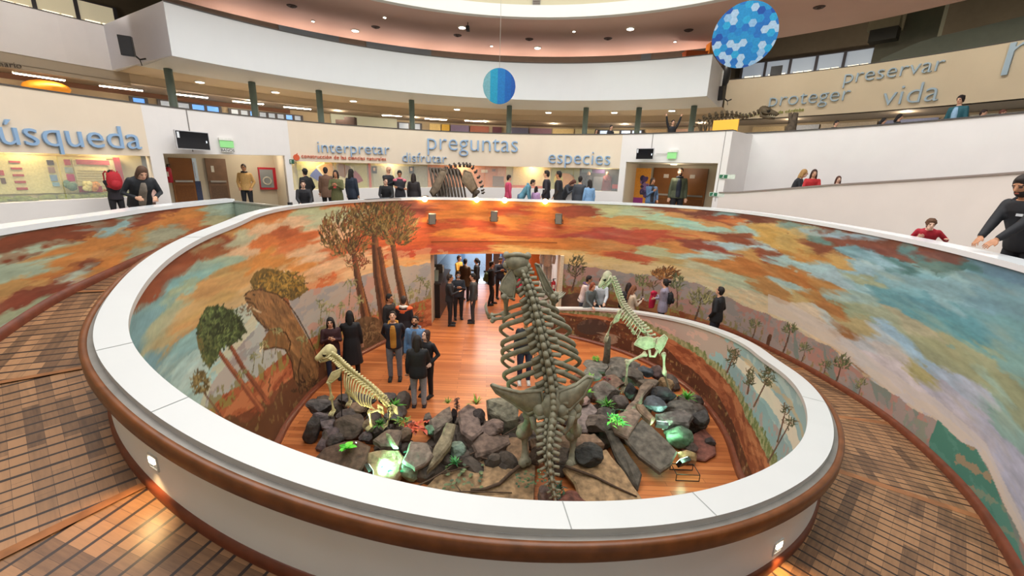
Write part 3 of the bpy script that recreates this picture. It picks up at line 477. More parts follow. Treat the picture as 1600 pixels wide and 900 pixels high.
# teal mountain at the far right
mt = right & (X > 1452) & (Y > thr(X, [(1452, 690), (1465, 655), (1500, 690), (1525, 700), (1550, 745), (1580, 820), (1600, 880)])); blend(mt, '3f7b6c', 1.); st = (np.abs(((Y - .55 * (X - 1500) - 700) / 38. + .5 * n1) % 1 - .5) < .16 + .5 * n2) & mt & (X > 1490 + 40 * n1); blend(st, 'a38468', .85); blend(mt & (n1 > .1), '5a8f80', .5)
tf = right & (X > 1395) & ~mt & (Y > thr(X, HR) + 10) & (Y < thr(X, HR) + 90); blend(tf & (n2 > .05), '6f9080', .6)
for BD, m0 in ((EL, hl), (ER, right)):
    b = thr(X, BD) + jag * .5
    blend((Y > b - 26) & (Y <= b + 6) & m0 & (n2 > -.02 - .01 * (Y - b)), '7d7648', .75)
    ea = (Y > b) & m0; blend(ea, 'a4552f' if BD is EL else '84502e', .96); blend(ea & (n1 > .06), 'c27a4e' if BD is EL else '9a6538', .7); blend(ea & (n1 < -.1), '7d3a20', .7); blend(ea & (Y > b + (45 if BD is EL else 14)) & (n1 > -.12), '5c3320', .7)
    blend(ea & (Y < b + 22) & (n2 > .1), '86803f', .8)
blend(hl & (X < 520) & (Y > thr(X, EL) + 40 + 120 * n3), '5a3a22', .75); blend(hl & (X < 520) & (Y > thr(X, EL) + 40) & (n2 > .16), '8f7a48', .6)
# ---- inner face of the right parapet
if 1:
    G1 = [(860, 490), (950, 494), (1000, 503), (1060, 532), (1110, 560), (1150, 596), (1180, 634), (1200, 668), (1208, 700), (1200, 735), (1150, 762)]
    order = np.array(G1, float); key = np.r_[0, np.cumsum(np.hypot(*np.diff(order, axis=0).T))]
    zt = np.interp(t, _TT, _ZZ); fr = z / np.maximum(zt, .3)          # height share of the wall
    gl = np.interp(t, [16, 40, 62, 80, 95, 110, 138], [.93, .86, .66, .58, .52, .48, .46]) + .05 * fbm(s * 2, z * 0, 301)
    blend(IR, 'a9958c'); up = IR & (fr > gl)
    blend(up & (n1 > .03), 'c39c90', .8); q = np.clip((t - 66) / 22, 0, 1); 
    m0 = up & (n3 + .7 * q > .32); blend(m0, '86aab0', .9); blend(m0 & (n1 > .06), 'a7bcb8', .7)
    band = np.abs(fr - np.interp(t, [80, 95, 110, 138], [.80, .78, .76, .74])) < .055 + .05 * n1; blend(IR & (t > 82) & band, 'd9cdb8', .85); blend(IR & (t > 86) & (np.abs(fr - .86) < .02 + .05 * n1), 'cfa36c', .5)
    mt2 = up & (t > 78) & (fr < gl + .17 + .12 * fbm(s * 1.3, z * 0, 311)); blend(mt2, '7d9aa0', .8); blend(mt2 & (n2 > .1), 'a98a84', .7)
    n2g = fbm(s * 15, z * 9, 351, 3); gr = IR & (fr < gl + .02 + .10 * n2g) & (fr > gl - .12); blend(gr, '7f8458', .85); blend(gr & (n2g > .06), '5d6a3a', .8); blend(gr & (n2g < -.1), 'a8a078', .7)
    ea = IR & (fr < gl - .08 + .04 * n2); blend(ea, '94512f', .97); blend(ea & (n1 > .06), 'b4714a', .75); blend(ea & (n1 < -.08), '74381f', .8)
    dk = IR & (fr < gl - .34 + .10 * n1 + np.interp(t, [16, 45, 60], [.18, .14, 0])); blend(dk, '4a2818', .92); blend(dk & (n1 > .1), '6e4026', .7); blend(dk & (fbm(s * 16, z * 10, 331, 2) > .2), '9a8450', .65); blend(dk & (fbm(s * 9, z * 5, 341, 2) > .26), 'b9a58c', .5)
    m0 = IR & (((X - 925) / 24) ** 2 + ((Y - 511) / 12) ** 2 < 1); blend(m0, '3a2a26', .9); blend(m0 & (Y < 508) & (n2 > 0), '5d463c', .7)
    m0 = IR & (((X - 925) / 45) ** 2 + ((Y - 530) / 11) ** 2 < 1) & (n1 > -.05); blend(m0, '9c8a78', .7)
# ---- painted strokes: every stroke is a tapering line on the wall
def stroke(pool, pts, w0, w1, col, a=1., shade=None):
    P = np.array(pts, float)
    for k in range(len(P) - 1):
        A, B = P[k], P[k + 1]; L2 = max(((B - A) ** 2).sum(), 1e-6); xx, yy = X[pool], Y[pool]
        u = np.clip(((xx - A[0]) * (B[0] - A[0]) + (yy - A[1]) * (B[1] - A[1])) / L2, 0, 1)
        d = np.hypot(xx - A[0] - u * (B[0] - A[0]), yy - A[1] - u * (B[1] - A[1])); n = len(P) - 1; uu = (k + u) / n
        m = d < (w0 + (w1 - w0) * uu) / 2; i = pool[m]
        if len(i): COLR[i] = COLR[i] * (1 - a) + hexc(col) * a * (1 + .5 * n2[i][:, None])
def pool_of(x0, y0, x1, y1, sheet): return np.flatnonzero(sheet & (X > x0) & (X < x1) & (Y > y0) & (Y < y1))
def poly(pool, pts):
    P = np.array(pts, float); xx, yy = X[pool], Y[pool]; ins = np.zeros(len(pool), bool); j = len(P) - 1
    for i in range(len(P)):
        c = ((P[i, 1] > yy) != (P[j, 1] > yy)) & (xx < (P[j, 0] - P[i, 0]) * (yy - P[i, 1]) / (P[j, 1] - P[i, 1] + 1e-9) + P[i, 0]); ins ^= c; j = i
    return pool[ins]
def tuft(sheet, cx, cy, rx, ry, n, cols, ln, wd, up=.0, seed=1, hub=None):
    r = np.random.default_rng(seed); p = pool_of(cx - rx - ln, cy - ry - ln, cx + rx + ln, cy + ry + ln, sheet)
    for k in range(n):
        a = r.uniform(0, 2 * PI); q = math.sqrt(r.uniform(0, 1)); x, y = cx + rx * q * math.cos(a), cy + ry * q * math.sin(a)
        if hub is None: d = r.uniform(0, 2 * PI)
        else: d = math.atan2(y - hub[1], x - hub[0]) + r.normal(0, .5)
        l = ln * r.uniform(.5, 1.2); pp = p[(np.abs(X[p] - x) < l + 3) & (np.abs(Y[p] - y) < l + 3)]
        stroke(pp, [(x, y), (x + l * .6 * math.cos(d), y + l * .6 * math.sin(d)), (x + l * math.cos(d + .3), y + l * math.sin(d + .3) - up * l)], wd, wd * .5, cols[r.integers(len(cols))], .9)
LO = IL | (OU & (t < 350)); pt = pool_of(480, 300, 680, 520, LO)
for pts, w0, w1 in (([(551, 383), (560, 440), (574, 503)], 6, 17), ([(584, 355), (590, 430), (602, 503)], 9, 18), ([(593, 388), (600, 430), (612, 480)], 6, 11), ([(612, 374), (622, 430), (635, 490)], 6, 15)):
    stroke(pt, pts, w0, w1, '5a3726'); stroke(pt, [(x + 2, y) for x, y in pts], w0 * .3, w1 * .3, '7d4c30', .8); stroke(pt, [(x - 3, y) for x, y in pts], w0 * .2, w1 * .2, '3c261c', .8); stroke(pt, [(x + 4, y) for x, y in pts], w0 * .12, w1 * .15, '99622f', .7)
for cx, cy, rx, ry, n, sd in ((545, 366, 42, 36, 420, 1), (588, 340, 40, 30, 420, 2), (620, 355, 30, 30, 300, 3)):
    for k in range(9): stroke(pt, [(cx + 3, cy + ry * .9), (cx + rx * .55 * math.cos(PI + k * PI / 8), cy + ry * .6 * math.sin(PI + k * PI / 8))], 2.2, 1, '5a3828')
    tuft(LO, cx, cy, rx, ry, n, ['3f3a22', '5b4a28', '6e5a2c', '4a3220', '8a6a38', '7d4426', '8c7848'], 9, 2.1, .3, sd, (cx, cy + ry * 1.1))
tuft(LO, 560, 410, 18, 10, 60, ['a04a2c', '7a3a24', '5a4a28'], 8, 1.6, .2, 4)
# ground sloth with the tree behind it
ps = pool_of(300, 410, 520, 640, LO)
i = poly(ps, [(390, 440), (398, 426), (412, 419), (430, 421), (448, 427), (468, 440), (483, 452), (470, 462), (456, 470), (440, 466), (425, 462), (400, 458)]); COLR[i] = hexc('6b5626') * (1 + .5 * n2[i][:, None])
tuft(LO, 437, 444, 42, 22, 300, ['8f7330', '5c4c22', 'b08a3c', '4a3e1e', '9a7226'], 7, 2.6, .2, 5); stroke(ps, [(446, 470), (458, 520)], 10, 13, '8a4f2c')
i = poly(ps, [(384, 461), (390, 455), (400, 454), (412, 454), (432, 460), (448, 474), (462, 495), (476, 520), (489, 545), (498, 572), (497, 592), (505, 605), (470, 612), (462, 600), (458, 575), (452, 553), (444, 546), (432, 540), (422, 542), (413, 545), (411, 532), (416, 522), (424, 516), (414, 514), (402, 500), (394, 488), (388, 476), (382, 468)])
COLR[i] = hexc('86603a') * (1 + .7 * fbm(s[i] * 10 + z[i] * 9, z[i] * 5, 401, 3)[:, None]); r_ = np.random.default_rng(9); jj = i[((X[i] - 470) * .85 - (Y[i] - 540) * .8) < -18]; COLR[jj] *= .78
for k in range(260):
    j = i[r_.integers(len(i))]; x, y = X[j], Y[j]; pp = i[(np.abs(X[i] - x) < 18) & (np.abs(Y[i] - y) < 18)]; stroke(pp, [(x, y), (x + 1, y + 5), (x + 4, y + 10)], 1.5, .6, ['a97c46', '6b4727', '54371f', '95693c'][k % 4], .5)
stroke(ps, [(384, 466), (392, 468)], 3, 2, '2a1a12'); stroke(ps, [(396, 460), (398, 461)], 3, 2, '1e130d'); stroke(ps, [(386, 478), (402, 486), (408, 488)], 4, 2, 'c9b08c'); tuft(LO, 386, 484, 9, 8, 24, ['5c4a30', '8a7448', '6e4a30'], 7, 1.6, .3, 6)
i = poly(ps, [(420, 516), (444, 520), (452, 546), (430, 543), (412, 548), (409, 534)]); COLR[i] = hexc('7a5630') * (1 + .5 * n2[i][:, None])
for pts in ([(414, 517), (428, 514), (446, 520), (454, 534), (452, 548)], [(412, 546), (430, 543), (446, 546), (456, 566), (460, 592)], [(396, 492), (404, 502), (416, 514)], [(470, 560), (466, 580), (468, 604)], [(382, 462), (388, 456), (398, 453), (410, 453)], [(386, 472), (396, 474), (402, 484)], [(412, 454), (434, 460), (450, 474), (464, 494), (478, 519), (491, 545), (500, 573)]): stroke(ps, pts, 2.4, 1.8, '35220f', .85)
for q in range(3): stroke(ps, [(411, 534 + q * 4), (406, 540 + q * 4), (409, 546 + q * 4)], 2.2, 1, 'd9c8a0')
stroke(ps, [(404, 453), (407, 449), (411, 453)], 3, 2, '5c3f22')
tuft(LO, 484, 606, 26, 14, 70, ['3a2818', '54391f', '6e5430', '2a1c12'], 9, 2.4, .3, 12)
pb = pool_of(540, 485, 610, 560, LO); i = poly(pb, [(548, 512), (556, 501), (570, 494), (588, 496), (600, 505), (602, 530), (588, 542), (566, 553), (556, 552), (560, 530), (552, 524)]); COLR[i] = hexc('5c4630') * (1 + .9 * n2[i][:, None]); tuft(LO, 578, 520, 18, 20, 60, ['7d6446', '3f2e1e', '8a7452'], 7, 1.6, -.3, 14); tuft(LO, 640, 500, 22, 10, 50, ['5a4028', '7a5636', '4a3420'], 8, 2, .2, 15)
# round green tree and the small bush at the left
tr = pool_of(280, 460, 430, 680, LO); stroke(tr, [(338, 545), (372, 590), (408, 640)], 7, 10, '84452c'); stroke(tr, [(340, 545), (374, 590), (410, 640)], 2, 3, 'a8663f', .8); stroke(tr, [(354, 530), (380, 575), (418, 628)], 6, 9, '8a4a2e'); stroke(tr, [(352, 530), (378, 575), (416, 628)], 2, 2, '5e2f1f', .8)
i = poly(tr, [(322, 480), (338, 477), (352, 480), (366, 488), (378, 505), (387, 519), (376, 526), (358, 528), (346, 545), (338, 560), (327, 578), (317, 560), (309, 535), (307, 512), (314, 495)]); COLR[i] = hexc('3d4a28') * (1 + .6 * n2[i][:, None])
i = poly(tr, [(314, 505), (309, 515), (307, 530), (312, 550), (327, 578), (330, 566), (318, 540)]); COLR[i] = hexc('6b6236')
tuft(LO, 345, 512, 36, 32, 420, ['57683a', '2d3a20', '72824a', '3f4f2c', '24301c'], 7, 3, .2, 7); tuft(LO, 328, 548, 14, 22, 90, ['4a5730', '2f3b22', '6a7040'], 6, 2.6, .2, 8)
tuft(LO, 313, 597, 13, 18, 110, ['6a5a32', '8a7a4c', '544626'], 7, 3, .2, 10); stroke(tr, [(318, 612), (352, 660)], 2.5, 3.5, '6a4a34')
for x, y, h in ((430, 545, 40), (410, 560, 34), (395, 575, 30), (500, 495, 34), (512, 500, 30), (545, 470, 40), (655, 450, 26), (665, 455, 22), (640, 465, 22), (470, 545, 26), (375, 600, 30), (560, 485, 30), (530, 490, 26)):
    p = pool_of(x - 20, y - h - 15, x + 20, y + 12, LO); stroke(p, [(x, y + 8), (x + 3, y - h + 14)], 1.4, 1, '6a6440'); tuft(LO, x + 3, y - h + 12, 8, 5, 14, ['7f8458', '9a9464', '646a44'], 7, 1.7, -.3, int(x))
# trees of the right hand landscape
RO = OU & (t < 520)
for x, y, xb, yb, rx, ry, n, cols, w in ((901, 418, 894, 453, 13, 16, 70, ['4f4a30', '6a5c3c', '3c3624'], 2.4), (1040, 428, 1045, 478, 20, 8, 170, ['8a5a2c', 'a56e35', '6a4022', '54341c'], 3), (1057, 442, 1058, 480, 11, 13, 60, ['5d6244', '7a7a50', '43482e'], 2), (1096, 466, 1085, 502, 20, 14, 110, ['6b6a44', '8a8656', '4c4a2e', 'a09868'], 2.6), (1003, 441, 1004, 462, 10, 9, 40, ['6d7048', '565a38', '8a8a58'], 1.8), (1020, 446, 1021, 462, 8, 3, 24, ['7a6040', '5d4a30'], 1.6), (950, 445, 951, 465, 8, 8, 24, ['6d7048', '565a38'], 1.6), (1235, 515, 1223, 552, 10, 7, 40, ['4e5a3a', '333c26', '6a7048'], 2.4), (1316, 567, 1304, 602, 12, 11, 60, ['4e5a3a', '333c26', '6a7048'], 2.6), (1181, 508, 1175, 530, 8, 5, 26, ['5d6244', '7a7a50'], 1.6), (1258, 545, 1252, 566, 8, 5, 26, ['5d6244', '7a7a50'], 1.6), (1290, 570, 1285, 590, 7, 5, 22, ['5d6244', '8a8658'], 1.6), (1345, 600, 1340, 622, 8, 6, 24, ['5d6244', '8a8658'], 1.6)):
    p = pool_of(x - 30, y - 25, x + 30, yb + 5, RO); stroke(p, [(x, y), ((x + xb) / 2 + 1, (y + yb) / 2), (xb, yb)], w * .7, w * 1.3, '5a4030'); tuft(RO, x, y, rx, ry, n, cols, 6, 1.9, .1, int(x + y), (x, y + ry))
p = pool_of(1185, 520, 1215, 560, RO); stroke(p, [(1203, 525), (1197, 548)], 6, 6, '5c3a26')
p = pool_of(870, 445, 960, 500, RO); i = p[(((X[p] - 905) / 34) ** 2 + ((Y[p] - 470) / 12) ** 2 < 1)]; COLR[i] = hexc('5e4030') * (1 + .8 * n1[i][:, None])
for x, y, xb, yb, rx, ry, n, sd in ((1146, 557, 1136, 582, 7, 12, 40, 1), (1201, 589, 1178, 635, 9, 15, 60, 2), (1172, 590, 1168, 615, 6, 14, 40, 3), (1235, 660, 1200, 722, 8, 10, 20, 4), (1228, 640, 1215, 690, 6, 8, 16, 5)):
    p = pool_of(x - 50, y - 30, x + 40, yb + 8, IR); stroke(p, [(x, y), (xb, yb)], 1.8, 3, '5e4030'); tuft(IR, x, y, rx, ry, n, ['4e5436', '39402a', '6d5a40'], 8, 2, .2, sd)
# ---- build the wall, leaving the passage door open
DX0, DX1, DZ = at_cyl(672, 430, SC, 6.55), at_cyl(874, 430, SC, 6.95), 2.42
da0, da1 = ang(SC, DX0) + 360, ang(SC, DX1) + 360
COLR = np.clip(COLR, .02, .96)
NC = len(_ts); V = np.c_[GX.ravel(), GY.ravel(), z]
ii = np.arange(NR * NC).reshape(NR, NC); keep = ~((_ts[:-1] > da0) & (_ts[:-1] < da1))[None, :] | (GZ[1:, :-1] > DZ + .01)
quads = np.stack([ii[:-1, :-1], ii[1:, :-1], ii[1:, 1:], ii[:-1, 1:]], -1)[keep]
me = bpy.data.meshes.new('wall_mural'); me.vertices.add(len(V)); me.vertices.foreach_set('co', V.astype(np.float32).ravel())
me.loops.add(quads.size); me.loops.foreach_set('vertex_index', quads.astype(np.int32).ravel()); me.polygons.add(len(quads)); me.polygons.foreach_set('loop_start', np.arange(0, quads.size, 4, dtype=np.int32))
me.update(calc_edges=True)
ca = me.color_attributes.new('paint', 'FLOAT_COLOR', 'POINT'); ca.data.foreach_set('color', np.c_[srgb_lin(COLR), np.ones(len(V))].astype(np.float32).ravel())
PAINT = bpy.data.materials.new('mural_paint'); PAINT.use_nodes = True; nt = PAINT.node_tree; at = nt.nodes.new('ShaderNodeVertexColor'); at.layer_name = 'paint'
hs = nt.nodes.new('ShaderNodeHueSaturation'); hs.inputs['Saturation'].default_value = .98; hs.inputs['Value'].default_value = 1.12
nt.links.new(at.outputs[0], hs.inputs['Color']); nt.links.new(hs.outputs[0], nt.nodes['Principled BSDF'].inputs['Base Color']); nt.nodes['Principled BSDF'].inputs['Roughness'].default_value = .6
o = link('wall_mural', me, PAINT, smooth=True); tag(o, kind='structure')
# ================================================================== fittings of the hall
BLACKP = mat('black_plastic', '1c1c1e', .4); SIGNB = mat('light_blue_letters', '8fb0d4', .5); SIGNG = mat('green_letters', '9aa832', .6); SIGNO = mat('orange_letters', 'd25a32', .6); GLASS = bpy.data.materials.new('clear_glass'); GLASS.use_nodes = True
_n = GLASS.node_tree; _b = _n.nodes['Principled BSDF']; _b.inputs['Base Color'].default_value = (.9, .95, .95, 1); _b.inputs['Roughness'].default_value = .05; _b.inputs['Alpha'].default_value = .10
def word(txt, x0, y0, x1, y1, c, r, m_, depth, label, stretch=1.0, bold=0.):
    cu = bpy.data.curves.new('t', 'FONT'); cu.body = txt; cu.extrude = .5; cu.resolution_u = 3; cu.offset = bold - .014; o = bpy.data.objects.new('t', cu); C.objects.link(o)
    dg = bpy.context.evaluated_depsgraph_get(); me = bpy.data.meshes.new_from_object(o.evaluated_get(dg)); bpy.data.objects.remove(o)
    co = np.zeros(len(me.vertices) * 3); me.vertices.foreach_get('co', co); co = co.reshape(-1, 3); xm, xM = co[:, 0].min(), co[:, 0].max()
    p, q = at_cyl(x0, y0, c, r), at_cyl(x1, y1, c, r); a0, a1 = ang(c, p), ang(c, q); u = (co[:, 0] - xm) / (xM - xm); sc = math.radians(a1 - a0) * r / (xM - xm)
    A = np.radians(a0 + (a1 - a0) * u); rr = r - (co[:, 2] + .5) * depth; Z = p.z + (q.z - p.z) * u + co[:, 1] * sc * stretch
    out = np.c_[c[0] + rr * np.sin(A), c[1] + rr * np.cos(A), Z]; me.vertices.foreach_set('co', out.ravel()); me.name = 'lettering'; me.update(); o = link('lettering', me, m_); return tag(o, label, 'lettering')
word('búsqueda', -42, 224, 221, 233, FC, FR - .01, SIGNB, .07, 'large raised pale blue word ending in squeda on the left cream wall', bold=.01)
word('interpretar', 497, 238, 609, 241.5, FC, FR - .01, SIGNB, .06, 'raised pale blue word interpretar above the orange line of text')
word('disfrutar', 629, 252.5, 698, 254.5, FC, FR - .01, SIGNB, .06, 'raised pale blue word disfrutar low between interpretar and preguntas')
word('preguntas', 668, 233.5, 809, 238, FC, FR - .01, SIGNB, .06, 'raised pale blue word preguntas, highest and widest in the middle')
word('especies', 857, 255, 953, 258, FC, FR - .01, SIGNB, .06, 'raised pale blue word especies at the right end of the cream wall')
word('construcción de las ciencias naturales', 471, 246.5, 603, 251, FC, FR - .01, SIGNO, .03, 'small orange line of text reading construcción de las ciencias naturales', bold=.006)
word('preservar', 1318, 131, 1474, 110, BC, SBR - .01, mat('blue_grey_letters', 'a6bfd2', .5), .07, 'raised blue grey word preservar at the top of the sand coloured wall')
word('proteger', 1201, 167, 1327, 156.5, BC, SBR - .01, mat('blue_grey_letters', 'a6bfd2', .5), .07, 'raised blue grey word proteger lower left on the sand coloured wall')
word('vida', 1377, 166, 1465, 157.5, BC, SBR - .01, mat('blue_grey_letters', 'a6bfd2', .5), .07, 'raised blue grey word vida lower right on the sand coloured wall')
word('n', 1564, 120, 1622, 111, BC, SBR - .01, mat('blue_grey_letters', 'a6bfd2', .5), .07, 'very large blue grey letter n cut off by the right picture edge')
word('ambientes naturales de córdoba', 1148, 184.5, 1256, 173.5, BC, SBR - .01, SIGNG, .03, 'small olive green line reading ambientes naturales de córdoba')
word('mario', -6, 104, 34, 107, BC, SBR + .01, mat('brown_letters', '54463a', .6), .03, 'small dark brown letters mario at the far left under the upper wall')
p = at_cyl(463, 246, FC, FR); b = MB(); b.tube([(0, 0, 0), (0, -.03, 0)], .1, 16); b.tube([(.01, -.02, .08), (.04, -.02, .14)], [.02, .01], 6); o = b.build('apple_emblem', SIGNO); o.location = p; o.rotation_euler.z = math.radians(38); tag(o, 'small orange apple shaped emblem before the orange line of text', 'emblem')
# ---- display windows behind the cream walls
DR = FR + .62
def quad(mb, x0, y0, x1, y1, r, th=.03, c=FC, mi=0):
    p, q = at_cyl(x0, y0, c, r), at_cyl(x1, y1, c, r); a0, a1 = ang(c, p), ang(c, q); z0, z1 = min(p.z, q.z), max(p.z, q.z); return arc_wall(mb, c, r - th, r, a0, a1, z0, z1, 1.5, mi)
def board(x0, y0, x1, y1, col, name, label, cat, dr=0., group=None, parent=None):
    b = MB(); quad(b, x0, y0, x1, y1, DR - dr); o = b.build(name, tone(col) if isinstance(col, str) else col, parent)
    return tag(o, label, cat, group) if cat else o
def showcase(n, a0, a1):
    b = MB(); arc_wall(b, FC, DR + .01, DR + .1, a0, a1, lambda a: fsill(a) - .1, 5.6, 2); arc_wall(b, FC, FR + .25, DR + .05, a0, a1, lambda a: fsill(a) - .04, fsill, 2); tag(b.build('wall_showcase_%s' % n, mat('showcase_back', 'c8be92', .8, var=.06, scale=1.2)), kind='structure')
    t = bpy.data.objects.new('window_%d' % (10 if n == 'left' else 11), None); C.objects.link(t); t['kind'] = 'structure'; k = max(2, int((a1 - a0) / 9)); w = (a1 - a0) / k
    for j in range(k): b = MB(); arc_wall(b, FC, FR + .10, FR + .112, a0 + j * w + .05, a0 + (j + 1) * w - .05, lambda a: fsill(a) + .0, fbot, 2); b.build('pane', GLASS, t)
    for a in np.linspace(a0 + 4, a1 - 4, 5): point('showcase_lamp', (*pol(FC, FR + .32, a), 5.3), 16, (1, .86, .62), .05)
showcase('left', -100, A1); showcase('middle', A4, A5)
t = board(-20, 240, 176, 300, 'd6cd92', 'exhibit_backboard', 'long pale yellow printed board in the left display window', 'display board', .01)
board(4, 240, 178, 246.5, '8e2b38', 'red_header', None, None, .03, parent=t)
for j in range(5): board(13 + j * 3, 251 + j * 10.5, 31 + j * 3, 254.5 + j * 10.5, 'a8383c', 'red_bar', None, None, .035, parent=t)
for x0, y0, x1, y1, c_ in ((72, 250, 84, 258, '3a2e30'), (74, 261, 86, 270, '8a6f62'), (77, 273, 90, 283, '6f8ea8'), (81, 285, 93, 291, '84a9b4'), (99, 249, 110, 258, 'a83a4a'), (100, 261, 114, 270, '8fa09a'), (103, 272, 117, 283, 'b02a5c'), (106, 284, 120, 293, 'c9b8a8'), (-2, 266, 6, 274, 'b03a3a'), (0, 278, 9, 287, '5a4038')): board(x0, y0, x1, y1, c_, 'picture', None, None, .04, parent=t)
t = board(112, 249, 172, 290, 'd9d09a', 'text_panel', 'pale yellow text panel with red header beside the woman with red backpack', 'panel', .05)
board(118, 249, 171, 258, 'b0545a', 'red_header', None, None, .08, parent=t); [board(120, y, 168, y + 1.2, 'b9ae7c', 'text_line', None, None, .075, parent=t) for y in (266, 270, 274, 278, 282)]
board(122, 291, 160, 300, '9e2430', 'red_plinth', 'dark red plinth strip low in the left display window', 'plinth', .06)
b = MB(); P0, P1 = at_cyl(181, 246, FC, DR - .1), at_cyl(194, 300, FC, DR - .1); b.tube([P0, P1], .09, 6, flat=.5); tag(b.build('slanted_post', tone('8e2b38')), 'slanted dark red post at the right of the left display window', 'post')
r_ = random.Random(3); b = MB()
for k in range(70): a = r_.uniform(-82, -60); b.ball((*pol(FC, DR - r_.uniform(.1, .3), a), fsill(a) + .03), (r_.uniform(.08, .2), .12, r_.uniform(.03, .1)), 8, 5)
o = b.build('model_grass', mat('model_green', '6f7a3c', .9, var=.4, scale=14), smooth=True); tag(o, 'low green model landscape along the bottom of the left display', 'model landscape', kind='stuff')
for x, c_ in ((137, 'd9cc82'), (147, 'c98a3c'), (112, '4f7058')):
    p = at_cyl(x, 296, FC, DR - .22); b = MB(); [b.ball((r_.uniform(-.1, .1), r_.uniform(-.06, .06), r_.uniform(0, .16)), .07, 7, 5) for k in range(8)]; o = b.build('model_bush', tone(c_), smooth=True); o.location = p; tag(o, {'d9cc82': 'cream model bush', 'c98a3c': 'orange model bush', '4f7058': 'dark green model bush'}[c_] + ' in the left display window', 'model bush')
# middle display, from left to right
board(463, 252, 575, 297, 'b4ab6c', 'olive_backboard', 'olive yellow backboard behind the fan shaped pictures', 'display board', .0)
for x0, y0, x1, y1 in ((463, 258, 471, 266), (507, 254, 521, 259), (533, 255, 546, 260)): board(x0, y0, x1, y1, 'a8a23a', 'olive_block', {463: 'small olive block on the backboard above the black beanie', 507: 'small olive block on the backboard above the brown coat', 533: 'small olive block on the backboard at the top of the fan'}[x0], 'block', .03)
fc_ = at_cyl(527, 300, FC, DR - .05); t = thing('picture_fan', 'fan shaped cream panel of four pictures in the middle display window', 'display panel', fc_, -math.radians(ang(FC, fc_)))
def sector(r0, r1, a0, a1, y): A = np.radians(np.linspace(a0, a1, 8)); V = [(r * math.sin(a), y, r * math.cos(a)) for r in (r0, r1) for a in A]; V += [(x, y + .02, z) for x, _, z in V]; F = [(i, i + 1, 9 + i, 8 + i) for i in range(7)] + [(16 + i, 24 + i, 25 + i, 17 + i) for i in range(7)] + [(8 + i, 9 + i, 25 + i, 24 + i) for i in range(7)] + [(0, 8, 24, 16), (7, 23, 31, 15)]; return V, F
mesh('fan_board', *sector(.42, 1.12, -62, 82, 0), mats=tone('e3d6a4'), parent=t)
for a0, a1, c_ in ((-58, -38, '3c4a8c'), (-34, -6, 'd9a04a'), (6, 30, '8a5a2c'), (40, 66, '8c2a34'), (-2, 2, 'c9a84a')): mesh('picture', *sector(.6, 1.05, a0, a1, -.03), mats=tone(c_), parent=t)
board(575, 253, 581, 297, 'b8503a', 'orange_post', 'narrow orange red post between the fan of pictures and the portraits', 'post', .02); board(577, 253, 668, 257.5, 'a83c34', 'red_lintel', 'orange red strip along the top of the portrait section', 'trim strip', .04)
for x0, x1, lab in ((582, 614, 'left'), (616, 640, 'middle'), (642, 668, 'right')): board(x0, 259, x1, 297, 'a09c86', 'grey_text_panel', 'grey printed panel, %s one of three behind the portraits' % lab, 'panel', .0)
for x in (585, 643):
    t = board(x - 4, 260, x + 4, 271, '1e1b1c', 'portrait', 'small dark framed portrait ' + ('left of the balding man' if x < 600 else 'above the long dark hair beside the skeleton'), 'portrait', .03); board(x - 2, 262, x + 1.5, 267, 'c9a288', 'pale_face', None, None, .06, parent=t)
board(668, 255, 790, 297, 'd08a62', 'orange_backboard', 'long salmon orange printed board behind the dark animal skeleton', 'display board', .0)
for x0, y0, x1, y1, c_ in ((752, 265, 762, 270, 'e8d8c0'), (769, 264, 774, 268, '8a6a5a'), (778, 262, 789, 284, 'd8a07c'), (770, 275, 788, 292, '8a7468')): board(x0, y0, x1, y1, c_, 'pinned_print', 'small print pinned on the salmon orange board near %s' % {752: 'its middle', 769: 'the girl in pink, upper left', 778: 'the girl in pink, tall one', 770: 'the girl in pink, lower one'}[x0], 'print', .03)
board(802, 261, 859, 297, 'd9c08c', 'tan_text_board', 'tan yellow text board left of the man in profile', 'display board', .0)
board(800, 289, 856, 296, 'b8583c', 'red_model_row', 'row of small red blocks low in front of the tan board', 'model', .12)
board(863, 262, 905, 298, 'a2a060', 'olive_board', 'olive green panel behind the tall man in black sweater', 'display board', .0)
p = at_cyl(882, 282, FC, DR - .06); b = MB(); b.ball((0, 0, 0), (.42, .03, .28), 18, 8); b.ball((-.22, -.01, .02), (.2, .035, .22), 14, 8, mi=1); o = b.build('orange_shape', [tone('e09a4c'), tone('d9c04a')], smooth=True); o.location = p; o.rotation_euler.z = math.radians(-18); tag(o, 'rounded orange and yellow shape on the olive panel', 'wall ornament')
board(905, 263, 967, 299, '3c3a3e', 'dark_scene_board', 'dark grey scene board behind the robed figures at the right end', 'display board', .0)
for x0, y0, x1, y1, c_, l_ in ((909, 264, 925, 270, '6a7d86', 'grey blue painted cloud over the dark robed figure'), (926, 265, 945, 271, '4a3560', 'purple painted patch between the robed figures'), (928, 276, 942, 297, '6f6f74', 'pale grey column print between the robed figures'), (955, 271, 966, 294, '54504e', 'striped grey print right of the red robed figure')): board(x0, y0, x1, y1, c_, 'scene_print', l_, 'print', .03)
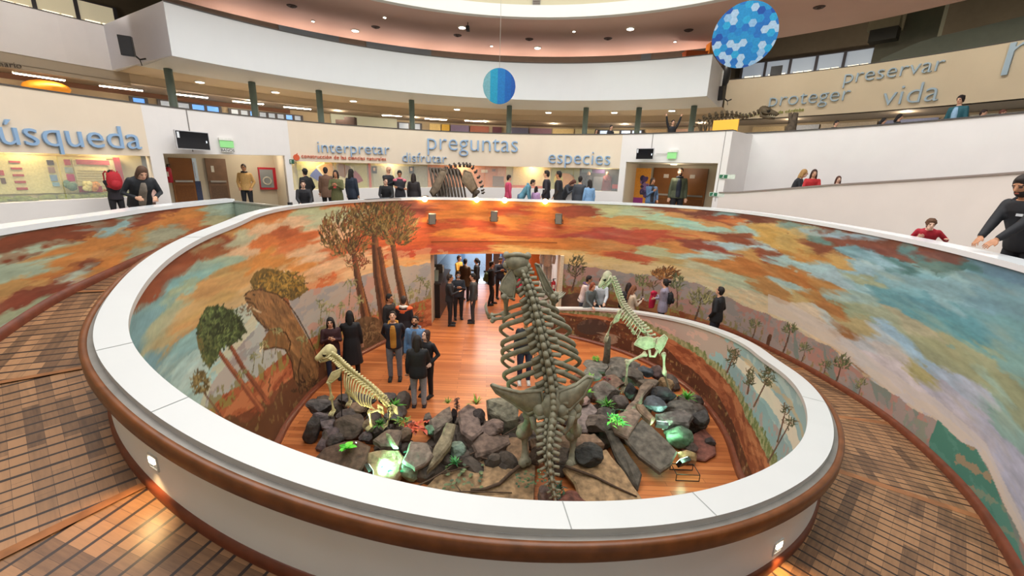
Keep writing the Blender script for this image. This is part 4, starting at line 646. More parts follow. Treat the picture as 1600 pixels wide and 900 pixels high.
for x, top, c_, l_ in ((918, 269, '211c1e', 'small statue in black robe at the right end of the display'), (947, 269, '6e2a2c', 'small statue in dark red robe at the right end of the display')):
    p = at_cyl(x, 298, FC, DR - .2); q = at_cyl(x, top, FC, DR - .2); H_ = q.z - p.z; t = thing('robed_statue', l_, 'statue', p); b = MB(); b.tube([(0, 0, 0), (0, 0, H_ * .45), (0, 0, H_ * .78), (0, 0, H_ * .84)], [.2, .17, .14, .05], 12); b.build('robe', tone(c_), t, True)
    b = MB(); b.ball((0, 0, H_ * .91), (.065, .07, .085), 10, 7); b.build('head', tone('c9a58a'), t, True); b = MB(); b.tube([(-.13, -.04, H_ * .72), (-.1, -.14, H_ * .55), (0, -.17, H_ * .58)], .04, 7); b.tube([(.13, -.04, H_ * .72), (.1, -.14, H_ * .55), (0, -.17, H_ * .58)], .04, 7); b.build('sleeves', tone(c_), t, True)
board(957, 288, 966, 295, 'a83a34', 'red_model', 'small red block beside the dark red robed statue', 'model', .2)
# ---- door bays
DOORB = mat('brown_door', '8a5522', .45, var=.12, scale=3); STEEL = mat('brushed_steel', 'b9b6ae', .3, metal=.7); RED = mat('signal_red', 'b3182a', .4)
def leaf(n, x0, x1, ytop, m_, bar=True, r=RB - .02):
    b = MB(); p, q = at_cyl(x0, ytop, FC, r), at_cyl(x1, ytop, FC, r); a0, a1 = ang(FC, p), ang(FC, q); arc_wall(b, FC, r - .05, r, a0, a1, ZF, p.z, 1); t = tag(b.build('door_%d' % n, m_), kind='structure')
    if bar: b = MB(); arc_wall(b, FC, r - .10, r - .05, a0 + .3, a1 - .3, ZF + 1.0, ZF + 1.06, 1); b.build('push_bar', STEEL, t)
    b = MB(); arc_wall(b, FC, r - .055, r - .045, a0 + .25, a1 - .25, ZF + .05, ZF + .9, 1); b.build('lower_panel', tone('7a4a20') if m_ is DOORB else tone('6a5240'), t); return t
leaf(1, 262, 298, 246, DOORB); leaf(2, 319, 351, 247, mat('brown_grey_door', '7d5f48', .5, var=.1)); leaf(3, 1023, 1066, 262, DOORB); leaf(4, 1066.5, 1108, 263, DOORB)
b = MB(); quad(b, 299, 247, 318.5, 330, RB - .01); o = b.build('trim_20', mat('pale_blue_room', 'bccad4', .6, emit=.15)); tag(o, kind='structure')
for x0, x1, c_ in ((302, 306, 'a06a4a'), (309, 311, '3c4664'), (313, 315, '3c4664')): b = MB(); quad(b, x0, 253 if c_[0] == 'a' else 283, x1, 278 if c_[0] == 'a' else 325, RB - .05); tag(b.build('striped_banner' if c_[0] == 'a' else 'dark_blue_post', tone(c_)), {302: 'slanting striped banner seen through the left doorway', 309: 'left dark blue post seen through the left doorway', 313: 'right dark blue post seen through the left doorway'}[x0], 'banner' if c_[0] == 'a' else 'post')
for x, y, lab in ((1041, 275, 'left'), (1082, 276, 'right')): b = MB(); quad(b, x - 3.5, y - 3, x + 3.5, y + 3, RB - .07, .01); tag(b.build('paper_notice', tone('d8cfc4')), 'small white paper notice on the %s brown door of the pair' % lab, 'notice')
b = MB(); quad(b, 329, 259, 335, 269, RB - .07, .01); tag(b.build('paper_notice', tone('dcd8cc')), 'small white paper notice on the grey brown door at left', 'notice')
def sidepos(a, r, z): return (*pol(FC, r, a), z)
p = at_cyl(422, 279, FC, RB - .05); t = thing('hose_cabinet', 'red fire hose cabinet with glass front on the cream bay wall', 'cabinet', p, -math.radians(ang(FC, p))); b = MB(); b.box((0, 0, 0), (.72, .16, .78)); b.build('case', RED, t); b = MB(); b.box((-.12, -.085, 0), (.42, .01, .64)); b.build('glass_front', mat('dull_glass', '8a8f92', .15), t); b = MB(); [b.tube([(-.12 + .13 * math.cos(a), -.1, -.08 + .13 * math.sin(a)), (-.12 + .13 * math.cos(a + .5), -.1, -.08 + .13 * math.sin(a + .5))], .025, 6) for a in np.arange(0, 6.2, .5)]; b.build('hose', tone('c9c4b8'), t)
p = at_cyl(981, 288, FC, RB - .1); t = thing('hose_cabinet', 'narrow red fire cabinet left of the orange poster', 'cabinet', p, -math.radians(ang(FC, p))); b = MB(); b.box((0, 0, 0), (.3, .18, .62)); b.build('case', RED, t); b = MB(); b.box((0, -.1, 0), (.2, .02, .5)); b.build('door', tone('8c1220'), t)
def extinguisher(loc, lab, s=1.): t = thing('fire_extinguisher', lab, 'extinguisher', loc); t.scale = (s,) * 3; b = MB(); b.tube([(0, 0, 0), (0, 0, .4), (0, 0, .46)], [.075, .075, .03], 14); b.build('cylinder_body', RED, t, True); b = MB(); b.tube([(0, 0, .46), (0, 0, .52)], .025, 8); b.box((.03, 0, .53), (.12, .02, .02)); b.build('valve', BLACKP, t); b = MB(); b.tube([(0, 0, .5), (-.09, 0, .46), (-.1, 0, .2)], .012, 6); b.build('hose', BLACKP, t); b = MB(); b.box((0, -.07, .25), (.08, .02, .14)); b.build('label_plate', tone('e0dcd0'), t); return t
p = at_cyl(264, 272, FC, FR + .9); extinguisher((p.x, p.y, p.z - .25), 'red fire extinguisher hung at the left edge of the left door bay'); p = at_cyl(637, 199, BC, 17.5); extinguisher((p.x, p.y, 6.05), 'small red fire extinguisher on the second floor beside a column', 1.3)
b = MB(); b.tube([(0, 0, 0), (0, 0, .3)], .02, 6)
def screen(x, y, w_, h_, lab, k):
    p = at_cyl(x, y, FC, FR - .28); t = thing('wall_screen', lab, 'screen', p, -math.radians(ang(FC, p)) + k); b = MB(); b.box((0, 0, 0), (w_, .07, h_)); b.build('casing', mat('pale_bezel', 'c9c9cc', .4), t); b = MB(); b.box((0, -.037, 0), (w_ * .96, .006, h_ * .92)); b.build('panel', mat('dark_screen', '14161c', .12), t)
    b = MB(); b.box((-w_ * .42, -.042, h_ * .25), (w_ * .07, .004, h_ * .32)); b.build('white_sticker', tone('dfe4ea'), t); b = MB(); b.box((w_ * .4, -.042, -.02), (.03, .004, .06)); b.build('power_light', mat('pale_led', 'dfe8f0', .3, emit=.6), t)
    b = MB(); b.tube([(0, .02, 0), (0, .3, .02)], .03, 8); b.build('bracket', STEEL, t); b = MB(); b.tube([(w_ * .5, .24, .02), (w_ * .5 + .55, .25, .02)], .012, 6); b.build('cable_duct', tone('b9b6b2'), t); return t
screen(301, 219.5, .84, .5, 'dark wall screen left of the green exit sign in the left white bay', .12); screen(1008, 240.5, .60, .36, 'dark wall screen above the orange poster in the right white bay', -.05)
def exit_box(x, y, w_, lab, text, sub=None):
    p = at_cyl(x, y, FC, FR - .08); t = thing('exit_light', lab, 'exit light', p, -math.radians(ang(FC, p))); b = MB(); b.box((0, .02, .10), (w_ * 1.05, .10, .07)); b.build('housing', tone('e6e6e0'), t); b = MB(); b.box((0, 0, -.04), (w_, .02, .2)); b.build('green_plate', mat('exit_green', '8fd08a', .3, emit=.25, ecol='8fe08a'), t)
    if sub: b = MB(); b.box((0, 0, -.22), (w_, .012, .1)); s_ = b.build('name_plate', tone('e9e6e2'), t); cu = bpy.data.curves.new('t', 'FONT'); cu.body = sub; cu.align_x = 'CENTER'; cu.size = .11; cu.extrude = .003; o = bpy.data.objects.new('t', cu); C.objects.link(o); me = bpy.data.meshes.new_from_object(o.evaluated_get(bpy.context.evaluated_depsgraph_get())); bpy.data.objects.remove(o); o = link('lettering', me, tone('2c2c2e'), s_); o.location = (0, -.012, -.255); o.rotation_euler.x = PI / 2
exit_box(354, 223, .36, 'green exit light with small text plate above the left door bay', '', 'BAÑOS'); exit_box(1050, 241, .30, 'green exit light above the brown double doors', '')
for x, y, w_, h_, lab in ((1136, 276, .48, .13, 'long green emergency sign on the white wall right of the double doors'), (1120, 304, .46, .13, 'long green emergency sign at the low end of the rising ramp wall'), (456, 252.5, .14, .14, 'small square green sign between left bay and middle display'), (439, 255, .25, .1, 'upper small dark green sign in the left bay, right of the red cabinet'), (441.5, 262, .22, .1, 'lower small dark green sign in the left bay, right of the red cabinet'), (979, 269, .12, .1, 'tiny dark sign above the narrow red cabinet')):
    r = FR - .02 if x in (456, 1120, 1136) else RB - .12; p = at_cyl(x, y, FC, r); t = thing('safety_sign', lab, 'sign', p, -math.radians(ang(FC, p))); b = MB(); b.box((0, 0, 0), (w_, .012, h_)); b.build('plate', tone('cfd8cc') if w_ > .4 else tone('2f5a48'), t); b = MB(); b.box((-w_ * .22, -.008, 0), (w_ * .5, .006, h_ * .8)); b.build('green_field', tone('2c6a4c'), t)
    b = MB(); b.ball((-w_ * .22, -.012, h_ * .2), (h_ * .12, .004, h_ * .12), 8, 5); b.tube([(-w_ * .22, -.012, h_ * .1), (-w_ * .25, -.012, -h_ * .1), (-w_ * .30, -.012, -h_ * .3)], h_ * .07, 5); b.tube([(-w_ * .25, -.012, -h_ * .1), (-w_ * .18, -.012, -h_ * .3)], h_ * .06, 5); b.build('running_figure', tone('e6ece6'), t)
p = at_cyl(1053, 256, FC, FR + .6); t = thing('bay_lamp', 'small round ceiling lamp in the bay of the double doors', 'lamp', (p.x, p.y, 5.53)); b = MB(); b.tube([(0, 0, 0), (0, 0, .05)], [.12, .14], 14); b.build('shade', LFRAME, t); b = MB(); b.tube([(0, 0, -.01), (0, 0, .01)], .10, 14); b.build('lens', LAMPE, t); point('bay_lamp_and_fill', (p.x, p.y, 5.4), 22, (1, .88, .7), .1)
p = at_cyl(400, 256, FC, FR + .9); point('bay_lamp_and_fill', (p.x, p.y, 5.4), 26, (1, .9, .75), .1)  # added fill, the left bay has no lamp of its own
# orange poster stand
p, q = at_cyl(988, 311, FC, RB - .35), at_cyl(1018, 263, FC, RB - .35); t = thing('poster_stand', 'orange and purple standing poster left of the brown double doors', 'poster', ((p.x + q.x) / 2, (p.y + q.y) / 2, ZF), -math.radians(ang(FC, p))); wd = (Vector((p.x, p.y)) - Vector((q.x, q.y))).length; hz = q.z - ZF
b = MB(); b.box((0, 0, hz / 2), (wd, .03, hz)); b.build('orange_panel', tone('e39a3a'), t); b = MB(); b.box((-wd * .16, -.02, hz * .3), (wd * .66, .012, hz * .28)); b.build('purple_field', tone('9a3a8a'), t)
r_ = random.Random(8); b = MB(); [b.ball((wd * .2 + r_.uniform(-.12, .12), -.02, hz * .66 + r_.uniform(-.38, .32)), (r_.uniform(.06, .12), .006, r_.uniform(.06, .12)), 7, 4, mi=r_.randrange(3)) for k in range(26)]; b.build('splotch_print', [tone('5a4678'), tone('8a6a9c'), tone('3c3456')], t); b = MB(); [b.box((-wd * .14, -.03, hz * z_), (wd * .5, .004, .05)) for z_ in (.2, .24)]; b.build('white_text_bars', tone('eee4ee'), t)
# ---- hanging discs
def disc(x, y, D, rad, lab): p = at_y(x, y, D); t = thing('hanging_disc', lab, 'hanging disc', p, math.radians(-2)); t.rotation_euler = (math.radians(6), 0, math.atan2(-p.x, p.y)); return t, at_y(x + rad, y, D).x - p.x, p
t, rd, p = disc(780, 135, 12.5, 25.5, 'round disc of vertical blue stripes hanging before the white balcony'); cols = ['6fa4b0', '1c92b8', '1672b8', '0c5cac', '1650a2']
xs = [-1, -.55, -.1, .35, .72, 1]
def slab(mb, pts, y0, y1, mi=0): n = len(pts); V = [(a, y0, c) for a, c in pts] + [(a, y1, c) for a, c in pts]; return mb.add(V, [tuple(range(n)), tuple(range(2 * n - 1, n - 1, -1))] + [(i, n + i, n + (i + 1) % n, (i + 1) % n) for i in range(n)], mi)
for k in range(5):
    A = [xs[k] + (xs[k + 1] - xs[k]) * u for u in np.linspace(0, 1, 9)]; w_ = lambda a: math.sqrt(max(0, 1 - a * a)); bow = lambda a, s_: a
    b = MB(); slab(b, [(rd * a, rd * w_(a)) for a in A] + [(rd * a, -rd * w_(a)) for a in A[::-1]], -.03, .03); b.build('stripe', tone(cols[k], .5), t)
b = MB(); b.tube([(0, 0, rd), (0, 0, 5.0)], .006, 5); b.build('cable', STEEL, t)
t, rd, p = disc(1163, 55, 9.5, 46, 'large round disc of blue and white hexagons hanging at the upper right')
r_ = random.Random(5); hx = rd / 4.4; cellc = ['1a68b4', '1c86bf', '124a9c', '9fbcd6', '2298c8', '86aed2', '1678bb']; pat = MB()
def clip_circle(P, R, n=40):
    out = P
    for k in range(n):
        a = 2 * PI * k / n; nx, nz = math.cos(a), math.sin(a); res = []
        for i in range(len(out)):
            A, B = out[i], out[(i + 1) % len(out)]; da, db = A[0] * nx + A[1] * nz - R, B[0] * nx + B[1] * nz - R
            if da <= 0: res.append(A)
            if da * db < 0: u = da / (da - db); res.append((A[0] + (B[0] - A[0]) * u, A[1] + (B[1] - A[1]) * u))
        out = res
        if not out: break
    return out
for i in range(-7, 8):
    for j in range(-6, 7):
        cx_, cz_ = i * hx * .86603, j * hx + (hx / 2 if i % 2 else 0); P_ = [(cx_ + hx * .5774 * math.cos(a) + r_.uniform(-.01, .01) * 0, cz_ + hx * .5774 * math.sin(a)) for a in np.arange(0, 2 * PI - .01, PI / 3)]; P_ = clip_circle(P_, rd)
        if len(P_) > 2: pat.add([(q[0], -.004, q[1]) for q in P_[::-1]], [tuple(range(len(P_)))], r_.choice([0, 0, 1, 1, 2, 3, 3, 4, 5, 6]))
o = pat.build('hexagon_pattern', [tone(q) for q in cellc], t); bm = bmesh.new(); bm.from_mesh(o.data); bmesh.ops.remove_doubles(bm, verts=bm.verts[:], dist=.003); bm.to_mesh(o.data); bm.free()
b = MB(); b.tube([(0, .0, 0), (0, .03, 0)], rd * 1.0, 48); b.build('backing', tone('2a6fb8'), t); b = MB(); b.tube([(0, .01, rd), (0, .01, 5)], .006, 5); b.build('cable', STEEL, t)
# ---- loudspeakers, orange crates
def speaker(x, y, off, rz, tilt, lab, s=1.):
    a = ang(BC, at_z(x, y, 8.55)); p = at_cyl(x, y, BC, off); t = thing('loudspeaker', lab, 'loudspeaker', p); t.rotation_euler = (tilt, 0, rz); t.scale = (s,) * 3
    b = MB(); b.box((0, 0, 0), (.36, .3, .62)); b.build('cabinet', BLACKP, t); b = MB(); b.box((0, -.155, 0), (.32, .012, .58)); b.build('front_grille', mat('charcoal_mesh', '333335', .7), t); b = MB(); b.tube([(.1, .1, -.2), (.25, .25, -.36), (.42, .3, -.3)], .03, 7); b.tube([(.25, .25, -.36), (.28, .25, -.55)], .015, 6); b.build('bracket', BLACKP, t)
speaker(198, 72, BR + 1.1, .55, .1, 'black loudspeaker bracketed on the left side of the white balcony box', .8); speaker(1126, 146, BR + 2.2, -.9, .1, 'black loudspeaker bracketed on the right side of the white balcony box', .8)
for x0, y0, x1, y1, D_, c_, lab in ((1071, 81, 1106, 93, 18.2, 'c8642e', 'long orange crate on the third floor behind the white balcony'), (1107, 63, 1120, 92, 18.4, 'd8861e', 'tall amber crate right beside the long orange crate')):
    p, q = at_y(x0, y1, D_), at_y(x1, y0, D_); b = MB(); b.box(((p.x + q.x) / 2, D_ + .2, (8.3 + q.z) / 2), (q.x - p.x, .4, q.z - 8.3)); b.box(((p.x + q.x) / 2, D_ + .2, q.z + .015), (q.x - p.x + .04, .44, .03)); tag(b.build('crate', tone(c_)), lab, 'crate')
p = at_y(1133, 113, 18.5); b = MB(); b.ball((p.x, p.y, p.z - .1), (.22, .2, .5), 14, 10); o = b.build('black_cover', BLACKP, smooth=True); tag(o, 'black rounded covered object beside the right end of the white balcony', 'covered object')
# orange lit exhibit at far left, seats and signs of the second floor
p = at_cyl(73, 137, BC, 17.6); b = MB(); b.ball((0, 0, 0), (.62, .5, .22), 16, 8); o = b.build('amber_dome', mat('amber_glow', 'd98a2a', .5, emit=.5, ecol='e08a20'), smooth=True); o.location = p; tag(o, 'glowing amber domed exhibit on the second floor at far left', 'exhibit')
p = at_cyl(548, 192, BC, 17.2); b = MB(); b.box((0, 0, 0), (.5, .3, .5)); b.box((-.45, 0, -.06), (.42, .3, .36)); o = b.build('dark_bench', tone('4a3a36')); o.location = p; tag(o, 'dark boxes on the second floor before the white passage', 'box')
# ---- lamps on the back balcony edge: four warm bulbs and three floodlights
BULB = mat('warm_bulb', 'ffd690', emit=28.0, ecol='ffc878')
def edge_at(x):
    best = min(np.arange(318, 440, .25), key=lambda q: abs(project(np.array([SP(q, 0, SZ(q))]))[0][0] - x)); return best
for x, lab in ((663, 'leftmost of the four glowing warm bulbs on the balcony edge'), (744, 'second glowing warm bulb from the left on the balcony edge'), (789, 'third glowing warm bulb, above the middle floodlight'), (853, 'rightmost of the four glowing warm bulbs on the balcony edge')):
    q = edge_at(x); P_ = SP(q, -.12, SZ(q) - .04); t = thing('bulb_lamp', lab, 'lamp', P_); b = MB(); b.ball((0, 0, 0), .085, 14, 10); b.build('bulb', BULB, t, True); b = MB(); d = math.radians(q); b.tube([(0, 0, .03), (math.sin(d) * .14, math.cos(d) * .14, .06)], .02, 8); b.build('socket', BLACKP, t)
    c = (SC[0] + (P_[0] - SC[0]) * .55, SC[1] + (P_[1] - SC[1]) * .55, 0.); spot('bulb_light', (P_[0] - math.sin(d) * .10, P_[1] - math.cos(d) * .10, P_[2] - .02), c, 170, 125, (1, .78, .5), .06)
for x, y, lab in ((675, 342, 'grey floodlight left above the passage opening'), (772, 338, 'grey floodlight over the middle of the passage opening'), (873, 342, 'grey floodlight right above the passage opening')):
    q = edge_at(x); r = SR(q); p = at_cyl(x, y, SC, r - .2); t = thing('floodlight', lab, 'floodlight', p, -math.radians(q)); t.rotation_euler = (math.radians(-15), 0, -math.radians(q) + PI); b = MB(); b.box((0, 0, 0), (.22, .10, .34)); b.build('housing', tone('5a564e', .4), t); b = MB(); b.box((0, .055, 0), (.19, .01, .3)); b.build('lens', mat('floodlight_glass', '8f928c', .2), t); b = MB(); b.tube([(-.13, 0, -.02), (-.13, -.12, -.2), (.13, -.12, -.2), (.13, 0, -.02)], .012, 6); b.tube([(0, -.12, -.2), (0, -.2, -.22)], .02, 6); b.build('bracket', tone('3c3833'), t)
b = MB(); loft(b, [[SP(q, -.03, 2.83) for q in np.arange(edge_at(672), edge_at(880), 1)], [SP(q, -.03, 2.86) for q in np.arange(edge_at(672), edge_at(880), 1)]]); tag(b.build('trim_21', tone('8a4a20')), kind='structure')
# ---- step lights in the outside of the parapet
for x, y, rr, lab in ((240, 722, .21, 'small square recessed step light at the left in the white parapet side'), (1216, 853, .21, 'small square recessed step light at the right in the white parapet side')):
    bq = min(((q, dz) for q in np.arange(120, 270, .5) for dz in np.arange(.2, .6, .02)), key=lambda k: np.hypot(*(np.array([float(v[0]) for v in project(np.array([SP(k[0], .2, ramp_z(k[0]) + k[1])]))]) - [x, y]))); q, dz = bq; P_ = SP(q, .2, ramp_z(q) + dz); d = math.radians(q)
    t = thing('step_light', lab, 'step light', P_, -d + PI); b = MB(); b.box((0, -.004, .055), (.13, .014, .012)); b.box((0, -.004, -.055), (.13, .014, .012)); b.box((-.06, -.004, 0), (.012, .014, .1)); b.box((.06, -.004, 0), (.012, .014, .1)); b.build('frame', tone('e0e0dc'), t); b = MB(); b.box((0, 0, 0), (.108, .006, .098)); b.build('recess', tone('b9bcc0'), t); b = MB(); b.box((0, -.012, .02), (.07, .014, .045)); b.build('lens', mat('step_lens', 'fff0d0', emit=6.), t)
    spot('step_lamp', (P_[0] + math.sin(d) * .06, P_[1] + math.cos(d) * .06, P_[2] + .0), (P_[0] + math.sin(d) * .5, P_[1] + math.cos(d) * .5, P_[2] - .8), 13, 110, (1, .62, .25), .02, .5)
# ---- gate at the upper end of the ramp
A_, B_ = SP(TE - 1, .1, ZF), SP(TM + 2, .15, ZF); p0, p1 = Vector(A_), Vector(B_); t = thing('ramp_gate', 'low grey green gate panel with black latch post closing the ramp top', 'gate', p0, math.atan2(p1.y - p0.y, p1.x - p0.x)); w_ = (p1 - p0).length
b = MB(); b.box((w_ / 2, 0, .42), (w_ * .92, .03, .62)); b.build('panel', tone('9fb0a4', .4), t); b = MB(); b.tube([(w_ * .97, 0, 0), (w_ * .97, 0, .86)], .05, 8); b.build('post', BLACKP, t); b = MB(); b.box((w_ * .8, -.03, .6), (.2, .03, .07)); b.build('latch', BLACKP, t); b = MB(); b.box((w_ / 2, 0, .75), (w_ * .94, .06, .04)); b.build('top_rail', STEEL, t)
# ================================================================== the hall behind the passage
HF = mat('blue_grey_floor', '5f6b78', .15, var=.05); b = MB(); b.add([(-6, 12.6, -.005), (5, 12.6, -.005), (5, 34, -.005), (-6, 34, -.005)], [(0, 1, 2, 3)]); o = b.build('floor_passage', PITWOOD); set_uv(o, lambda c: np.c_[c[:, 0], c[:, 1]]); tag(o, kind='structure')
b = MB(); b.add([(-5.6, 19, .004), (.2, 19, .004), (.2, 34, .004), (-5.6, 34, .004)], [(0, 1, 2, 3)]); tag(b.build('floor_far_hall', HF), kind='structure')
b = MB(); b.box((-1.25, 24.3, 3.1), (6., 20., .15)); tag(b.build('ceiling_passage', WHITE), kind='structure')
b = MB(); b.box((-4.3, 24, 1.5), (.15, 21, 3.2)); tag(b.build('wall_passage_left', tone('b9c4cc')), kind='structure'); b = MB(); b.box((1.75, 16.5, 1.5), (.12, 5, 3.2)); b.box((.35, 26, 1.5), (.15, 13, 3.2)); tag(b.build('wall_passage_right', tone('d9dde0')), kind='structure')
b = MB(); b.box((-2, 33.5, 1.5), (8, .15, 3.2)); tag(b.build('wall_passage_end', tone('8fb4d8')), kind='structure')
b = MB(); b.box((-2.6, 33.3, 1.7), (2.6, .1, 1.9)); tag(b.build('window_20', SKYG), kind='structure'); area('far_hall_daylight', (-2.0, 29, 2.95), 3.0, 420, (.75, .87, 1.0)); area('passage_fill', (-.8, 17.0, 2.95), 2.2, 190, (1, .9, .78))  # disc light in the passage is an added fill, no lamp hangs there
b = MB(); 
for sx, (dx_, dy_) in (('l', DX0[:2]), ('r', DX1[:2])): b.box((dx_ + (-.06 if sx == 'l' else .06), dy_ + .35, DZ / 2), (.12, .8, DZ))
b.box(((DX0.x + DX1.x) / 2, (DX0.y + DX1.y) / 2 + .75, DZ + .12), (DX1.x - DX0.x + .3, .6, .2)); tag(b.build('trim_22', tone('c9b49a')), kind='structure')
# counter at left
t = thing('counter', 'black shop counter with till standing at the left of the passage', 'counter', (-3.0, 15.1, 0)); b = MB(); b.box((0, 0, .62), (.95, 2.2, 1.24)); b.build('cabinet', tone('1b1a1c', .4), t); b = MB(); b.box((.0, 0, 1.26), (1.05, 2.3, .05)); b.build('top', tone('34302e', .3), t); b = MB(); b.box((.1, -.9, 1.5), (.6, .06, .4), M=Matrix.Rotation(-.4, 3, 'X')); b.build('glass_case', mat('greenish_glass', '9aa596', .15), t)
b = MB(); b.box((-3.55, 16.9, 1.3), (.6, 1.2, 2.6)); o = b.build('dark_cabinet', tone('2b2a2c')); tag(o, 'tall dark cabinet behind the counter at the left of the passage', 'cabinet'); q_ = MB(); q_.box((-3.24, 16.9, 1.9), (.02, 1.0, .9)); q_.build('door', tone('3a383a'), o)
for k, (dx, dy, c_) in enumerate(((-.1, .2, '8f8a80'), (.15, .6, '6a665e'), (-.2, -.3, 'b9b0a0'))): b = MB(); b.box((0, 0, .12), (.34, .3, .24)); b.box((0, -.1, .28), (.3, .04, .1)); o = b.build('till', tone(c_)); o.location = (-3.0 + dx, 15.1 + dy, 1.285); tag(o, ['grey till in the middle of the black counter', 'dark grey machine at the far end of the black counter', 'beige machine at the near end of the black counter'][k], 'till')
# coloured boards along the right side of the passage
for k, (x, c_, lab) in enumerate(((764, '8a4a26', 'rust brown board farthest back'), (776, '6a4a3c', 'dull brown board, second from the back'), (789, '5a5a78', 'slate violet board, third from the back'), (801, '7a4424', 'dark brown board left of the crimson pair'), (811, 'b01c34', 'crimson board, left of the crimson pair'), (819, 'c4264a', 'pinkish crimson board, right of the pair'), (828, 'b8562a', 'orange board just right of the pinkish crimson one'), (837, 'd06a26', 'bright orange board nearest the white suit figure'))):
    D_ = 21.5 - k * .8; p = at_y(x, 400, D_); t = thing('tall_board', lab + ' in the passage row', 'board', (p.x, D_, 0), -.5, 'boards along the passage'); b = MB(); b.box((0, 0, 1.4), (.36, .06, 2.8)); b.build('panel', tone(c_), t); b = MB(); b.box((0, -.01, .03), (.42, .3, .06)); b.build('foot', tone('3a302a'), t)
# white protective suit on a stand
p = at_y(856, 400, 15.4); t = thing('white_suit_figure', 'white hooded suit figure standing on a plinth against the white wall', 'mannequin', (p.x, 15.4, 0)); b = MB(); b.box((0, 0, .55), (.5, .5, 1.1)); b.build('plinth', tone('d6d2cc'), t); WS = tone('d8d4cc')
b = MB(); b.tube([(0, 0, 1.72), (0, 0, 2.0), (0, 0, 2.3), (0, 0, 2.38)], [.17, .16, .19, .08], 12, flat=.7); b.tube([(-.19, 0, 2.3), (-.25, 0, 2.05), (-.22, -.06, 1.82)], [.075, .065, .055], 8); b.tube([(.19, 0, 2.3), (.25, 0, 2.05), (.22, -.06, 1.82)], [.075, .065, .055], 8); b.build('coverall', WS, t, True); b = MB(); b.tube([(-.09, 0, 1.75), (-.1, 0, 1.4), (-.1, 0, 1.14)], [.1, .085, .075], 9); b.tube([(.09, 0, 1.75), (.1, 0, 1.4), (.1, 0, 1.14)], [.1, .085, .075], 9); b.build('suit_legs', WS, t, True)
b = MB(); b.ball((0, 0, 2.52), (.13, .14, .16), 12, 8); b.build('hood', WS, t, True); b = MB(); b.ball((0, -.06, 2.51), (.08, .1, .09), 10, 7); b.build('face_shield', tone('8f8a84', .2), t, True)
extinguisher((at_y(865, 440, 14.6).x, 14.6, .9), 'red fire extinguisher on the wall at the right side of the passage')
# ================================================================== rock display in the pit
def rockmat(col): return mat('rock_' + col, col, .85, var=.5, scale=9, bump=1.0)
def nz3(P, f, seed):
    return fbm(P[:, 0] * f + seed, P[:, 1] * f + P[:, 2] * f * .7, seed * 7 + 3, 3) + fbm(P[:, 2] * f - seed, P[:, 0] * f * .6 + P[:, 1] * f, seed * 5 + 1, 3)
_rs = [0]
ROCKS = []
def rock_obj(name, V, F, col, label, group=None):
    V = np.array(V); c = V.mean(0); c[2] = V[:, 2].min(); o = mesh(name, V - c, F, rockmat(col)); o.location = c; tag(o, label, 'rock', group); ROCKS.append(o); return o
def slab(pts, z, th, col, label, rough=.03, group=None, name='rock_slab'):
    """flat stone: outline given where the photo shows its upper edge, z = height of the top (one value or one per corner)"""
    _rs[0] += 1; n = len(pts); zz = z if hasattr(z, '__len__') else [z] * n
    P = [at_z(x, y, q) for (x, y), q in zip(pts, zz)]; a2 = sum(P[i].x * P[(i + 1) % n].y - P[(i + 1) % n].x * P[i].y for i in range(n))
    if a2 < 0: P = P[::-1]
    bm = bmesh.new(); top = [bm.verts.new(p) for p in P]; c = sum(P, Vector()) / n; bot = [bm.verts.new(Vector((c.x + (p.x - c.x) * .93, c.y + (p.y - c.y) * .93, max(p.z - th, .0)))) for p in P]
    cv = bm.verts.new(c + Vector((0, 0, .02)))
    for i in range(n): j = (i + 1) % n; bm.faces.new((cv, top[i], top[j])); bm.faces.new((top[j], top[i], bot[i], bot[j]))
    bm.faces.new(bot[::-1]); bmesh.ops.bevel(bm, geom=[e for e in bm.edges if e.verts[0] in top and e.verts[1] in top], offset=min(.035, th * .3), segments=1, affect='EDGES')
    bmesh.ops.triangulate(bm, faces=bm.faces[:]); 
    for _ in range(3):
        L_ = [e for e in bm.edges if e.calc_length() > .11]
        if L_: bmesh.ops.subdivide_edges(bm, edges=L_, cuts=1); bmesh.ops.triangulate(bm, faces=[f for f in bm.faces if len(f.verts) > 3])
    bm.normal_update(); V = np.array([v.co[:] for v in bm.verts]); N = np.array([v.normal[:] for v in bm.verts]); V = V + N * (nz3(V, 2.2, _rs[0]) * rough * 2.2 + nz3(V, 8, _rs[0] + 50) * rough * .8)[:, None]; V[:, 2] = np.maximum(V[:, 2], .004)
    F = [[v.index for v in f.verts] for f in bm.faces] if not bm.verts.ensure_lookup_table() and not bm.verts.index_update() else []
    bm.free(); return rock_obj(name, V, F, col, label, group)
